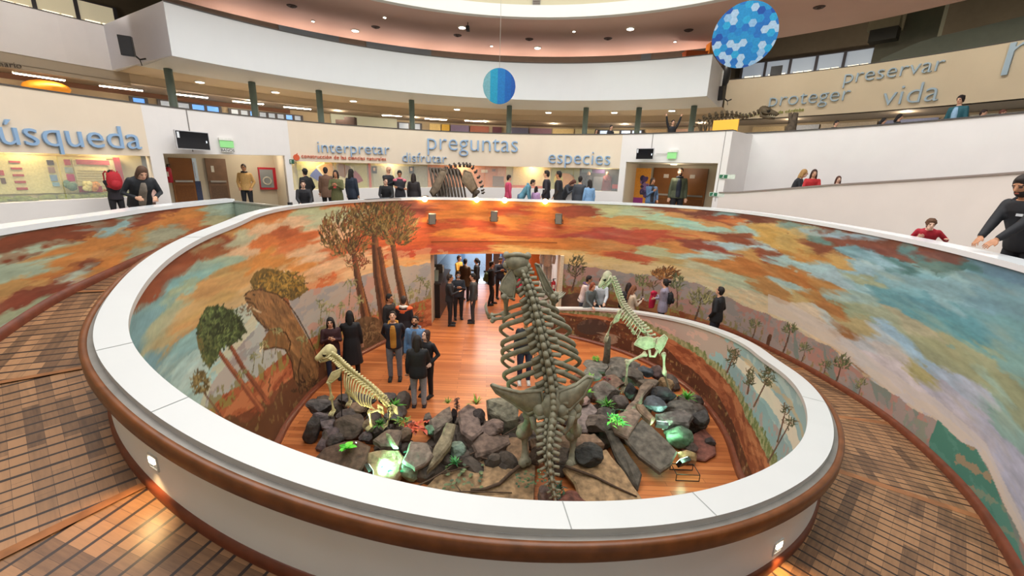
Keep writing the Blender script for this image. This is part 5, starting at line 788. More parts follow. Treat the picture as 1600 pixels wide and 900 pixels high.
def boulder(x, y, w, h, z, col, label, depth=.8, rz=0., tilt=0., facet=.16, group=None):
    """rounded stone: centre and size as seen in the photo, z = height of its centre"""
    _rs[0] += 1; p = at_z(x, y, z); q = at_z(x + 1, y, z); s_ = abs(q.x - p.x); a, b = w * s_ * .5, h * s_ * .5 * 1.05
    bm = bmesh.new(); bmesh.ops.create_icosphere(bm, subdivisions=4, radius=1); V = np.array([v.co[:] for v in bm.verts]); F = [[v.index for v in f.verts] for f in bm.faces]; bm.free()
    r_ = np.random.default_rng(_rs[0]); 
    for k in range(9):                                      # plane cuts give flat broken sides
        n = r_.normal(size=3); n /= np.linalg.norm(n); d = V @ n; lim = r_.uniform(.62, .86); V = V - np.maximum(d - lim, 0)[:, None] * n
    V = V * (1 + nz3(V, 1.3, _rs[0]) * facet * 1.6 + nz3(V, 5, _rs[0] + 9) * facet * .5)[:, None]
    R_ = np.array((Matrix.Rotation(math.radians(rz), 3, 'Z') @ Matrix.Rotation(math.radians(tilt), 3, 'Y'))); V = (V * [a, a * depth, b]) @ R_.T + np.array(p); V[:, 2] = np.maximum(V[:, 2], .003)
    return rock_obj('rock', V, F, col, label, group)
def L4(pts): return [(400 + x / 4, 575 + y / 4) for x, y in pts]
def R4(pts): return [(800 + x / 4, 575 + y / 4) for x, y in pts]
# left part of the heap
slab(L4([(360, 560), (430, 490), (560, 450), (640, 440), (720, 478), (690, 580), (640, 660), (500, 615)]), [.10, .2, .3, .34, .36, .25, .14, .08], .14, '5a4638', 'broad dark brown flat slab carrying the bright green leafy plant', .012)
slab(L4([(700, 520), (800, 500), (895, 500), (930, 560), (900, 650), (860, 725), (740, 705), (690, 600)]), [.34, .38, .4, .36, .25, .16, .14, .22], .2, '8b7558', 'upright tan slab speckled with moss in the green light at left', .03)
slab(L4([(960, 440), (1080, 455), (1105, 540), (1050, 605), (990, 632), (915, 580), (948, 520)]), [.5, .52, .46, .38, .34, .38, .45], .09, '75685c', 'jagged pale edged slab leaning right of the mossy tan slab', .035)
slab(L4([(1190, 330), (1250, 340), (1222, 460), (1160, 540), (1105, 605), (1060, 640), (1110, 490)]), [.72, .7, .55, .46, .36, .3, .5], .13, '80745c', 'long narrow yellowish slab leaning diagonally left of the reddish dark rock', .02)
slab(L4([(1080, 320), (1160, 245), (1215, 225), (1235, 310), (1180, 350), (1110, 410)]), [.5, .58, .6, .55, .5, .4], .3, '66594f', 'angular grey rock behind the long yellowish slab', .04)
slab(L4([(722, 440), (830, 372), (920, 380), (890, 490), (770, 480)]), [.42, .5, .5, .4, .4], .14, '6b5a4e', 'flat brown slab below the small skeleton hind feet', .025)
boulder(*L4([(930, 430)])[0], 22, 32, .34, '6b5444', 'upright brown rock between the flat brown slab and jagged pale slab', .9, 20, 20)
slab(L4([(1262, 265), (1330, 222), (1375, 250), (1425, 385), (1350, 445), (1280, 400)]), [.5, .58, .58, .46, .42, .42], .3, '6e5c54', 'tall mauve brown rock under the orange red plant', .04)
slab(L4([(1335, 455), (1425, 385), (1590, 400), (1600, 460), (1480, 520), (1380, 545)]), [.34, .44, .44, .38, .3, .26], .28, '6a574c', 'wide mauve brown rock with dark underside left of the tail', .045)
slab(L4([(1440, 195), (1555, 168), (1640, 205), (1650, 310), (1560, 325), (1450, 260)]), [.62, .72, .74, .6, .5, .5], .34, '75705f', 'large greenish grey rock under the left hip wing of the tall skeleton', .05)
slab([(727, 707), (775, 698), (815, 690), (838, 722), (836, 790), (700, 780), (662, 762), (690, 730)], [.14, .14, .14, .12, .08, .07, .07, .1], .1, '8d7152', 'large flat tan slab in front left of the tail, twigs lying on it', .015)
for x, y, w, h, z, c_, lab, d, rz, ti in (
        (500, 634, 40, 20, .42, '4c4644', 'dark layered rock under the small skeleton front foot', .8, 10, 8), (546, 622, 34, 18, .42, '4a4340', 'dark rock behind the small skeleton front legs', .9, 0, -6), (560, 638, 32, 17, .40, '7a6450', 'tan wedge rock under the small skeleton ribs', .7, -15, -14),
        (503, 653, 26, 16, .36, '5f5556', 'purplish flat rock, upper one of the stacked pair at far left', 1., 25, 10), (512, 663, 24, 13, .30, '665a5a', 'purplish flat rock, lower one of the stacked pair at far left', 1., 10, 5), (544, 650, 34, 18, .36, '544c4a', 'grey oval rock in the middle of the left cluster', .8, 5, 0),
        (549, 667, 46, 34, .26, '55483e', 'big rounded brown rock in the middle of the left cluster', .9, 30, 0), (487, 672, 24, 44, .24, '3d3532', 'dark tall rock at the left edge of the heap', 1., 0, 12), (524, 690, 24, 26, .2, '463d3a', 'dark rock between the purplish slab and green leafy plant', .9, 30, 10), (571, 683, 20, 16, .3, '55494a', 'small purplish rock above the dark brown slab corner', .9, 0, 0),
        (577, 665, 20, 17, .42, '7b6a54', 'small round tan rock under the small skeleton left hind foot', 1., 0, 0), (586, 672, 22, 10, .36, '574b47', 'thin dark rock right of the round tan rock', .6, -30, -25), (605, 622, 26, 16, .46, '4a3f3c', 'dark rock beneath the small skeleton pelvis', .9, 20, 0), (573, 626, 30, 16, .38, '47403d', 'dark rock at the back of the left cluster', .9, 0, 0),
        (672, 672, 20, 12, .40, '5f7a62', 'small rock with green floodlight in its colour beside the orange red leaves', .9, 0, 0), (668, 656, 16, 20, .42, '5f544c', 'small grey rock just right of the orange red leaves', .9, 0, 10), (714, 702, 26, 24, .30, '6f8072', 'round boulder with pale green floodlight in its colour left of the tail slab', .95, 0, 0), (699, 706, 14, 24, .26, '5b4d42', 'narrow brown rock left of the pale green boulder', .9, 0, 0),  # floodlight green is put into the colours of the first rock and the boulder
        (640, 735, 36, 28, .16, '6b7a62', 'greenish pointed rock at the front edge near the left green light', .9, 20, 10), (574, 741, 18, 14, .1, '3f6a58', 'small rock with green floodlight in its colour at the front left edge', .9, 0, 0), (622, 700, 14, 26, .2, '3b332f', 'dark rock in the gap beside the jagged pale slab', .9, 0, 0), (709, 650, 12, 22, .42, '2f2424', 'thin dark rock behind the dark red stalk', .8, 0, 0),  # green light is put into the colours of the two greenish rocks
        (748, 652, 20, 22, .46, '3c322f', 'dark hollow rock below the greenish grey rock', .9, 0, 0), (768, 668, 36, 22, .42, '6d5b53', 'mauve rock right of the dark hollow rock', .9, 0, 0), (640, 668, 18, 22, .36, '5c4a3e', 'brown rock left of the orange red leaves', .9, 0, 10), (615, 650, 26, 12, .42, '4f4a48', 'grey flat rock between the two green tufts at left', .9, 0, 0), (608, 668, 18, 10, .36, '463f3c', 'small dark rock under the left green tufts', .9, 0, 0)):
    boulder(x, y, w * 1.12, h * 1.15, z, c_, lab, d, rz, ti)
slab(L4([(370, 492), (430, 385), (500, 355), (522, 372), (500, 440), (440, 505)]), [.1, .3, .38, .38, .28, .12], .12, '5f5252', 'long purplish slab sloping to the floor at the left edge of the heap', .02)
slab(L4([(812, 402), (835, 410), (890, 495), (860, 492), (815, 430)]), [.5, .5, .42, .42, .46], .05, '8d9a72', 'narrow strip of stone with pale green light in its colour on the flat brown slab', .008)  # separate strip whose pale green colour stands for light on the slab
# right part
slab(R4([(310, 625), (400, 570), (470, 540), (590, 500), (700, 650), (830, 830), (620, 850), (430, 850), (390, 720)]), [.24, .28, .3, .3, .2, .1, .07, .07, .16], .1, '937655', 'large flat tan slab front right of the tail with a root across it', .015)
slab(R4([(108, 432), (290, 410), (520, 395), (582, 470), (480, 492), (370, 505), (290, 560), (130, 490)]), [.44, .46, .48, .4, .36, .34, .26, .32], .24, '7d6450', 'wide tan brown block across the heap right behind the tail', .03)
slab(R4([(-30, 430), (90, 430), (112, 540), (10, 620), (-40, 560)]), [.36, .36, .26, .16, .2], .2, '86694f', 'tan block immediately left of the tail', .025)
slab(R4([(580, 385), (640, 380), (700, 470), (765, 580), (815, 660), (792, 760), (735, 700), (640, 540)]), [.5, .5, .4, .3, .2, .08, .1, .3], .1, '4f483e', 'dark upright slab leaning along the right side of the large tan slab', .02)
slab(R4([(700, 440), (770, 350), (812, 310), (875, 360), (960, 440), (1040, 520), (1000, 600), (930, 650), (790, 545)]), [.5, .56, .6, .58, .5, .4, .3, .24, .34], .10, '5d564c', 'great smooth grey slab leaning toward the right green floodlight', .014)
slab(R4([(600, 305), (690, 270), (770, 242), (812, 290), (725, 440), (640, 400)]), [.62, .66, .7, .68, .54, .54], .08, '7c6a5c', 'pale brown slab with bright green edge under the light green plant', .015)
slab(R4([(350, 292), (420, 225), (490, 205), (560, 260), (505, 312), (470, 392), (385, 392)]), [.52, .58, .6, .56, .5, .42, .42], .3, '7d6e68', 'pale mauve forked rock right of the tall skeleton hips', .04)
slab(R4([(690, 262), (765, 180), (800, 110), (850, 72), (885, 95), (805, 195), (745, 272)]), [.56, .64, .7, .74, .74, .66, .58], .16, '6d5d50', 'long grey brown log shaped rock running up to the right', .03)
slab(R4([(770, 212), (825, 222), (902, 305), (872, 332), (790, 262)]), [.7, .7, .62, .6, .66], .12, '7a6450', 'long tan rock just above the bright green edge slab', .02)
slab(R4([(888, 272), (1080, 250), (1135, 300), (1110, 352), (940, 332)]), [.56, .6, .56, .48, .5], .2, '57504c', 'layered dark rock shelf above the right green light', .045)
slab(R4([(1040, 485), (1120, 420), (1200, 372), (1272, 450), (1280, 535), (1210, 580), (1130, 562)]), [.1, .14, .16, .12, .08, .06, .07], .07, '6a3e32', 'reddish brown flat slab at the right end of the heap', .015)
slab(R4([(1040, 515), (1090, 500), (1160, 525), (1155, 568), (1080, 560)]), [.26, .28, .24, .16, .18], .14, '8a6a4a', 'small tan block resting on the reddish brown slab', .015)
for x, y, w, h, z, c_, lab, d, rz, ti in (
        (920, 710, 42, 27, .40, '33322f', 'nearly black rounded boulder on the large tan slab', .9, 0, 0), (934, 663, 36, 26, .46, '574c44', 'round grey brown boulder behind the nearly black one', .9, 0, 0), (947, 614, 38, 30, .56, '6a6058', 'blocky grey rock with flat top under the right tufts', .9, 15, 0), (968, 628, 26, 22, .52, '564c46', 'grey rock left of the long log shaped rock', .9, 0, 0),
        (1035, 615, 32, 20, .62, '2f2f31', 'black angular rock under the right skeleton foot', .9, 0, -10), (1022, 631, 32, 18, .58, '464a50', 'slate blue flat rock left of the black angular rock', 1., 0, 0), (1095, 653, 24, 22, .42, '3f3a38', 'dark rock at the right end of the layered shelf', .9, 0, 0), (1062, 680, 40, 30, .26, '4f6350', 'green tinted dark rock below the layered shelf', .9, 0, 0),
        (962, 582, 30, 18, .62, '6b655c', 'grey rock at the back, left of the patterned round rock', .9, 0, 0), (988, 588, 32, 24, .60, '5c544c', 'patterned round grey rock in the back row right of centre', .9, 0, 0), (1010, 580, 26, 12, .62, '42484e', 'small slate blue rock in the back row', .9, 0, 0), (1027, 583, 20, 22, .56, '5c4a48', 'reddish grey rock at the back right', .9, 0, 0),
        (905, 594, 26, 18, .46, '7a4a32', 'orange brown rock at the back beside the tail bone tip', .9, 0, 0), (912, 627, 24, 12, .62, '8a7068', 'small pinkish rock on top of the pale mauve forked rock', .9, -20, -15), (895, 633, 24, 22, .56, '6d665c', 'round grey rock against the tall skeleton right hip', .9, 0, 0), (851, 775, 26, 30, .13, '6a5650', 'reddish grey boulder in front of the tail tip', .95, 0, 0),
        (893, 782, 40, 16, .07, '6a4034', 'dark red brown rock at the front edge right of the tail tip', .9, 0, 0), (838, 712, 22, 26, .26, '54463c', 'brown rock half hidden by the tail on its left side', .9, 0, 0), (880, 710, 34, 18, .28, '544a42', 'dark brown rock half hidden by the tail on its right side', .9, 15, -12), (925, 585, 30, 14, .5, '6b6a62', 'pale grey rock at the back edge beside the green tuft', .9, 0, 0),
        (960, 598, 34, 16, .58, '6c5547', 'brown oval rock behind the dark red leaved plant', .9, 0, 0), (1040, 600, 22, 18, .52, '8a7050', 'tan rock between the black angular rock and the reddish grey one', .9, 0, 0), (984, 610, 16, 22, .58, '2c2a2a', 'small black rock in the middle of the right cluster', .9, 0, 0), (945, 645, 22, 14, .56, '4a423c', 'dark little rock above the light green plant', .9, 0, 0), (1010, 600, 40, 18, .5, '665a4e', 'grey brown rock between the patterned round rock and slate rock', .9, 0, 0),
        (935, 572, 44, 12, .50, '66625a', 'long low grey rock at the very back under the post', .9, 0, 0), (975, 570, 46, 14, .58, '605a52', 'long grey rock at the back under the right skeleton pelvis', .9, 0, 0), (1080, 700, 18, 14, .14, '4a3a34', 'small dark stone beside the tan block', .9, 0, 0), (1110, 690, 14, 12, .15, '3d3230', 'small dark stone behind the reddish brown slab', .9, 0, 0), (1068, 640, 44, 20, .45, '565049', 'grey rock under the green tuft at the right end', .9, 0, 0)):
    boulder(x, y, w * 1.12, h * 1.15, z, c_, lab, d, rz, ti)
# core of the heap that carries the stones
r_ = random.Random(21); b = MB()
for k in range(150):
    x = r_.uniform(505, 1090); y = r_.uniform(615, 735) if x < 880 else r_.uniform(590, 690)
    if 640 < x < 900 and y < 650: continue
    if x < 600 and y > 690: continue
    if x > 1020 and y > 665: continue
    p = at_z(x, y, .12); b.ball((p.x, p.y, .1), (r_.uniform(.12, .3), r_.uniform(.12, .25), r_.uniform(.10, .26)), 7, 5, M=Euler((r_.uniform(-.5, .5), r_.uniform(-.5, .5), r_.uniform(0, 6))).to_matrix())
o = b.build('rubble', rockmat('4b4139')); tag(o, 'dark broken rubble filling the gaps under the larger rocks', 'rubble', kind='stuff')
# ---- branches
BARK = mat('bark', '4a3728', .85, var=.3, scale=20)
def branch(pts, r0, r1, lab, twigs=()):
    P = [at_z(x, y, z) for x, y, z in pts]; b = MB(); n = len(P); b.tube(P, [r0 + (r1 - r0) * i / (n - 1) for i in range(n)], 7); o = b.build('branch', BARK, smooth=True); tag(o, lab, 'branch')
    for tw in twigs: b = MB(); Q = [at_z(x, y, z) for x, y, z in tw]; b.tube(Q, [r1 * 1.1, r1 * .8, r1 * .5][:len(Q)], 6); b.build('twig', BARK, o, True)
branch([(812, 665, .42), (780, 684, .34), (752, 702, .28), (730, 712, .24), (700, 733, .2), (668, 752, .18), (650, 760, .15)], .012, .016, 'long thin branch lying diagonally over the left tan slab', [[(752, 715, .22), (765, 718, .24), (768, 710, .26)], [(730, 712, .24), (722, 722, .2), (712, 728, .18)], [(690, 740, .18), (740, 727, .18), (755, 716, .2)]])
branch([(650, 763, .13), (690, 769, .12), (740, 768, .13), (800, 770, .12)], .013, .009, 'thin straight branch along the front edge of the left tan slab', [[(720, 768, .13), (712, 757, .15), (716, 745, .16)]])
branch([(828, 712, .24), (812, 728, .2), (795, 742, .18), (780, 756, .15), (758, 764, .13), (735, 766, .12)], .035, .025, 'thick curved root on the left tan slab beside the tail')
branch([(882, 728, .3), (905, 736, .27), (930, 745, .22), (960, 760, .18), (995, 776, .12)], .03, .014, 'thick curved root across the right tan slab')
# ---- plants
def plant(x, y, z, kind, size, cols, lab, seed):
    r = random.Random(seed); p = at_z(x, y, z); t = thing('potted_fern' if 0 else {'tuft': 'grass_tuft', 'broad': 'leafy_plant', 'brom': 'bromeliad', 'stalk': 'leafy_stalk', 'fern': 'fern_plant', 'moss': 'creeping_plant'}[kind], lab, 'plant', p); mats = [mat('leaf_' + c, c, .5, var=.2, scale=12) for c in cols]
    def blade(mb, base, d, up_, L_, W_, droop, mi):
        side = Vector((-d.y, d.x, 0)); V = []; n = 6
        for i in range(n + 1):
            u = i / n; c = base + d * (L_ * u * (.5 if up_ > .6 else .9)) + Vector((0, 0, L_ * (up_ * u - droop * u * u))); w_ = W_ * math.sin(PI * (.12 + .86 * u)) ; V += [c - side * w_, c + Vector((0, 0, -.15 * w_)), c + side * w_]
        mb.add(V, [(3 * i + a, 3 * i + a + 1, 3 * i + a + 4, 3 * i + a + 3) for i in range(n) for a in (0, 1)], mi)
    b = MB(); n = {'tuft': 46, 'broad': 12, 'brom': 30, 'stalk': 40, 'fern': 60, 'moss': 40}[kind]
    for k in range(n):
        a = r.uniform(0, 2 * PI); d = Vector((math.cos(a), math.sin(a), 0)); s_ = size * r.uniform(.6, 1.1)
        if kind == 'tuft': blade(b, Vector((r.uniform(-.02, .02), r.uniform(-.02, .02), 0)), d, r.uniform(.5, 1.1), s_, s_ * .05, .35, r.randrange(len(cols)))
        elif kind == 'broad': blade(b, Vector((0, 0, size * .3)), d, r.uniform(.2, .7), s_ * .9, s_ * .24, .4, r.randrange(len(cols)))
        elif kind == 'brom': blade(b, Vector((r.uniform(-.6, .6) * size, r.uniform(-.5, .5) * size, 0)), d, r.uniform(.2, .8), s_ * .6, s_ * .10, .4, r.randrange(len(cols)))
        elif kind == 'stalk': h_ = size * 2 * k / n; blade(b, Vector((.03 * math.sin(k), 0, h_)), d, .3, size * .4, size * .13, .4, r.randrange(len(cols)))
        elif kind == 'fern': blade(b, Vector((r.uniform(-.5, .5) * size, r.uniform(-.5, .5) * size, r.uniform(0, .3) * size)), d, r.uniform(.3, .9), s_ * .7, s_ * .07, .5, r.randrange(len(cols)))
        else: blade(b, Vector((r.uniform(-1, 1) * size, r.uniform(-.8, .8) * size, r.uniform(0, .06))), d, .25, size * .25, size * .08, .2, r.randrange(len(cols)))
    b.build('leaves', mats, t)
    if kind in ('broad', 'stalk'): b = MB(); b.tube([(0, 0, 0), (0, 0, size * (.35 if kind == 'broad' else 1.9))], .012, 6); b.build('stem', BARK, t)
    return t
GR = ['4f9a2e', '6ab83a', '3a7a28']
for a in ((542, 705, .30, 'broad', .24, ['5fd63a', '7ee04a', '3fae2c'], 'bright green broad leaved plant on the dark brown slab at left'), (616, 636, .42, 'tuft', .26, GR, 'green grass tuft behind the small skeleton pelvis'), (594, 664, .44, 'tuft', .22, ['4a8a34', '3a6a2a', '5a9a40'], 'green tuft between the small skeleton hind feet'), (628, 660, .42, 'fern', .22, ['3f7a2e', '5a8a3a', '7a8a3a'], 'dark green fern right of the small skeleton'),
        (652, 668, .44, 'brom', .34, ['b8482e', 'd0603a', '8a3a26'], 'orange red leaved plant left of the long yellowish slab'), (714, 640, .60, 'stalk', .13, ['4a1f24', '6a2a2c', '331a1c'], 'dark red leafy stalk standing above the mauve rocks'), (744, 632, .62, 'tuft', .24, ['7aa83a', 'c0582e', '5a8a30'], 'spiky tuft of red and green leaves above the tall mauve rock'), (700, 630, .6, 'tuft', .16, ['7a9a40', '9aa850', '5a7a34'], 'small yellow green tuft left of the dark red stalk'),
        (918, 613, .62, 'tuft', .17, ['7fd040', '5fb030', '9ae050'], 'vivid green tuft right of the tall skeleton hip wing'), (931, 562, .60, 'fern', .17, GR, 'green plant at the back of the right cluster beside the post'), (922, 590, .62, 'tuft', .17, ['7ab840', '9ad050', '5a9a34'], 'light green tuft in front of the post base'), (949, 634, .62, 'tuft', .24, ['5aa038', '3f8030', '7ac048'], 'grass tuft beside the blocky flat topped rock'),
        (962, 660, .70, 'fern', .26, ['5fe04a', '3fc060', '8af060'], 'luminous light green plant on the pale brown slab'), (1073, 624, .58, 'tuft', .30, ['5aa038', '3f8a30', '7fc84a'], 'big green grass tuft at the right end of the heap'), (949, 592, .66, 'brom', .16, ['5a1f24', '7a2a2c', '3a181c'], 'dark red leaved plant behind the blocky flat topped rock'), (868, 770, .10, 'fern', .26, ['2f4a30', '3a5a38', '24382a'], 'dark green fern mat beside the tail tip'),
        (712, 725, .24, 'tuft', .2, ['4a9a50', '3a8a58', '6ab060'], 'thin green tuft below the pale green boulder'), (830, 752, .2, 'moss', .26, ['3a5a3a', '4a6a40', '2c4a30'], 'creeping dark green plant left of the tail tip'), (625, 725, .22, 'moss', .30, ['2fb87a', '3fd08a', '2a9a6a'], 'creeping plant glowing emerald on the mossy tan slab'), (725, 745, .14, 'moss', .34, ['4a5a38', '5a6a40', '3a4a30'], 'creeping plant scattered on the left tan slab'), (880, 650, .6, 'fern', .12, ['3f6a3a', '5a8a48', '2f5a30'], 'small fern under the tall skeleton hip')):  # emerald creeper carries the green floodlight in its leaf colours
    plant(*a, seed=int(a[0]))
# ---- green floodlights among the rocks
def ground_light(x, y, z, tgt, lab, power, col, frame=True, glow='caffdc', k=1.):
    p = at_z(x, y, z); t = thing('floor_floodlight', lab, 'floodlight', (p.x, p.y, z)); q = Vector(tgt) - p; M_ = q.to_track_quat('-Y', 'Z').to_matrix()
    b = MB(); b.box((0, 0, 0), (.22 * k, .07 * k, .16 * k), M=M_); b.build('housing', BLACKP, t); b = MB(); b.box(M_ @ Vector((0, -.04 * k, 0)), (.19 * k, .01, .13 * k), M=M_); b.build('lens', mat('green_lens', glow, emit=9., ecol=glow), t)
    if frame:
        b = MB(); w_, d_, h_ = .2, .14, .13
        for s1 in (-1, 1):
            for s2 in (-1, 1): b.tube([(s1 * w_, s2 * d_ - .1, -z + .005), (s1 * w_, s2 * d_ - .1, -z + h_)], .008, 6)
            b.tube([(s1 * w_, -d_ - .1, -z + h_), (s1 * w_, d_ - .1, -z + h_)], .008, 6); b.tube([(-w_, s1 * d_ - .1, -z + h_), (w_, s1 * d_ - .1, -z + h_)], .008, 6); b.tube([(-w_, s1 * d_ - .1, -z + .008), (w_, s1 * d_ - .1, -z + .008)], .008, 6)
        b.build('wire_stand', BLACKP, t)
    if k > .5: point('green_glow', p + Vector((0, -.06, .16)), power * .02, col, .05)
    l = p + q.normalized() * .1; spot('green_beam', l, tgt, power, 100, col, .06, .8)
ground_light(1068, 722, .2, at_z(1030, 668, .5), 'right green floodlight on a black wire stand on the boards', 230, (.45, 1, .62)); ground_light(576, 737, .30, at_z(632, 716, .28), 'left green floodlight hidden low at the front of the mossy slab', 170, (.25, 1, .6), False)
ground_light(1034, 664, .5, at_z(1030, 600, 1.0), 'green floodlight under the layered shelf lighting the right skeleton', 60, (.5, 1, .7), False); ground_light(556, 692, .4, at_z(590, 640, .9), 'warm floodlight lighting the small skeleton hindquarters', 50, (1, .95, .5), False, 'fff2b0', .12)
# ================================================================== skeletons
def bonemat(col): return mat('bone_' + col, col, .7, var=.3, scale=9, bump=.25)
def W3(q): return at_y(q[0], q[1], q[2])
def smooth_line(P, n):
    P = [Vector(p) for p in P]; out = []; N = len(P) - 1
    for k in range(n):
        u = k / (n - 1) * N; i = min(int(u), N - 1); f = u - i; a, b, c, d = P[max(i - 1, 0)], P[i], P[i + 1], P[min(i + 2, N)]
        out.append(.5 * ((2 * b) + (c - a) * f + (2 * a - 5 * b + 4 * c - d) * f * f + (3 * b - a - 3 * c + d) * f ** 3))
    return out
def vertebra_mesh(name, spine=.13, trans=.14, m_=None):
    b = MB(); b.tube([(0, 0, -.05), (0, 0, -.03), (0, 0, .03), (0, 0, .05)], [.072, .06, .06, .072], 12); b.tube([(0, .04, .0), (0, .04 + spine * .5, -.02), (0, .04 + spine, -.06)], [.034, .026, .03], 8, flat=1.6)
    for s in (-1, 1): b.tube([(s * .04, .03, 0), (s * (.05 + trans * .5), .05, -.01), (s * (.05 + trans), .04, -.03)], [.030, .024, .028], 8); b.ball((s * .045, .055, .035), (.026, .026, .034), 8, 5)
    V = np.concatenate(b.V); me = bpy.data.meshes.new(name); me.from_pydata([tuple(v) for v in V], [], b.F); me.materials.append(m_); me.polygons.foreach_set('use_smooth', [True] * len(me.polygons)); return me
def spine(t, P, dors, sizes, n, me, name='vertebra'):
    L_ = smooth_line(P, n); out = []
    for i, p in enumerate(L_):
        tz = (L_[min(i + 1, n - 1)] - L_[max(i - 1, 0)]).normalized(); y = Vector(dors) - tz * Vector(dors).dot(tz); y.normalize(); x = y.cross(tz); s_ = np.interp(i / (n - 1), np.linspace(0, 1, len(sizes)), sizes)
        o = bpy.data.objects.new(name, me); C.objects.link(o); o.parent = t; M_ = Matrix((x, y, tz)).transposed().to_4x4(); M_.translation = p - t.location; o.matrix_local = M_ @ Matrix.Diagonal((s_, s_, s_, 1)); out.append((p, x, y, tz))
    return out
def bone(t, p, q, r, m_, name, ends=(1.6, 1.7)):
    p, q = Vector(p) - t.location, Vector(q) - t.location; b = MB(); L_ = q - p; b.tube([p + L_ * u for u in (0, .05, .15, .35, .6, .85, .95, 1)], [r * k for k in (ends[0] * .8, ends[0], 1.15, .8, .75, 1.1, ends[1], ends[1] * .8)], 10); a = L_.orthogonal().normalized()
    for e, k in ((p, ends[0]), (q, ends[1])):
        for s in (-1, 1): b.ball(e + a * s * r * k * .5, r * k * .75, 8, 6)
    return b.build(name, m_, t, True)
def rib(t, pts, r, m_, n=14):
    L_ = smooth_line([Vector(p) - t.location for p in pts], n); b = MB(); b.tube(L_, [r * (1.25 - .5 * i / n) for i in range(n)], 7, flat=1.3); return b.build('rib', m_, t, True)
def plate(t, pts, th, m_, name, bow=.0):
    P = [Vector(p) - t.location for p in pts]; c = sum(P, Vector()) / len(P); n = (P[1] - P[0]).cross(P[2] - P[0]).normalized(); b = MB(); k = len(P); V = [p for p in P] + [c + n * (th + bow)] + [c - n * (th - bow)]
    ring2 = [c + (p - c) * .8 + n * th * .8 for p in P] + [c + (p - c) * .8 - n * th * .8 for p in P]; V = P + ring2 + [c + n * (th * .5 + bow), c - n * (th * .5 - bow)]
    F = []
    for i in range(k): j = (i + 1) % k; F += [(i, j, k + j, k + i), (j, i, 2 * k + i, 2 * k + j), (k + i, k + j, 3 * k), (2 * k + j, 2 * k + i, 3 * k + 1)]
    b.add(V, F); b.tube(P + [P[0]], th * .9, 6, cap=False); return b.build(name, m_, t, True)
def skull(t, c, fwd, up_, L_, m_, jaw=True, teeth=True, wide=.5, name='skull', tall=1.):
    f = Vector(fwd).normalized(); u = Vector(up_) - f * Vector(up_).dot(f); u.normalize(); s = f.cross(u); M_ = Matrix((s, f, u)).transposed().to_4x4(); M_.translation = Vector(c) - t.location
    b = MB(); Y = [-.5, -.42, -.25, -.05, .15, .35, .48, .52]; RX = [.10, .22, .27, .26, .19, .14, .10, .05]; RZ = [.12, .20, .23, .20, .16, .12, .09, .05]; V = []; n = 14
    for y, rx, rz in zip(Y, RX, RZ):
        for k in range(n): a = 2 * PI * k / n; V.append((rx * wide * 2 * math.cos(a) * L_, y * L_, (rz * tall * math.sin(a) + .02) * L_))
    b.add(V, [(i * n + k, i * n + (k + 1) % n, (i + 1) * n + (k + 1) % n, (i + 1) * n + k) for i in range(7) for k in range(n)] + [tuple(range(n - 1, -1, -1)), tuple(7 * n + k for k in range(n))])
    for sd in (-1, 1): b.tube([(sd * .24 * wide * 2 * L_, -.3 * L_, -.06 * L_), (sd * .34 * wide * 2 * L_, -.05 * L_, -.09 * L_), (sd * .2 * wide * 2 * L_, .2 * L_, -.05 * L_)], [.035 * L_, .04 * L_, .03 * L_], 7); b.tube([(sd * .16 * wide * 2 * L_, .1 * L_, .12 * L_), (sd * .25 * wide * 2 * L_, .02 * L_, .12 * L_), (sd * .27 * wide * 2 * L_, -.08 * L_, .05 * L_)], .025 * L_, 6)
    b.tube([(0, -.5 * L_, .06 * L_), (0, -.3 * L_, .24 * L_), (0, 0, .22 * L_)], .025 * L_, 6); o = b.build(name, m_, t, True); o.matrix_local = M_
    b = MB(); [b.ball((sd * .215 * wide * 2 * L_, .03 * L_, .05 * L_), (.05 * L_, .09 * L_, .08 * L_), 8, 6) for sd in (-1, 1)]; b.ball((0, .5 * L_, .03 * L_), (.05 * L_, .04 * L_, .05 * L_), 8, 6); b.build('eye_socket', mat('socket_dark', '1f1a14', .9), o)
    if jaw: b = MB(); [b.tube([(sd * .24 * wide * 2 * L_, -.32 * L_, -.05 * L_), (sd * .2 * wide * 2 * L_, -.2 * L_, -.26 * L_), (sd * .12 * wide * 2 * L_, .2 * L_, -.24 * L_), (sd * .02 * L_, .44 * L_, -.2 * L_)], [.05 * L_, .055 * L_, .045 * L_, .035 * L_], 8, flat=1.4) for sd in (-1, 1)]; b.build('jaw', m_, o, True)
    if teeth: b = MB(); [b.tube([(sd * .11 * wide * 2 * L_, y * L_, -.08 * L_), (sd * .11 * wide * 2 * L_, y * L_, -.16 * L_)], [.022 * L_, .014 * L_], 6) for sd in (-1, 1) for y in (.1, .2, .3, .4)]; b.build('teeth', tone('d8d0b4'), o)
    return o
def hand_bones(t, c, d, L_, r, m_, n=4, name='claw', curl=(0, 0, -1)):
    c = Vector(c) - t.location; d = Vector(d).normalized(); a = d.cross(Vector(curl)).normalized()
    b = MB(); [b.ball(c + a * (k - 1) * r * 1.6, r * 1.3, 8, 6) for k in range(3)]; b.build('wrist_bones', m_, t, True)
    for k in range(n): 
        s_ = (k - (n - 1) / 2); b = MB(); p0 = c + a * s_ * r * 1.5; b.tube([p0, p0 + d * L_ * .4 + a * s_ * r * .4, p0 + d * L_ * .75 + Vector(curl) * L_ * .12 + a * s_ * r * .5, p0 + d * L_ + Vector(curl) * L_ * .4 + a * s_ * r * .5], [r, r * .8, r * .8, r * .2], 7); b.build(name, m_, t, True)
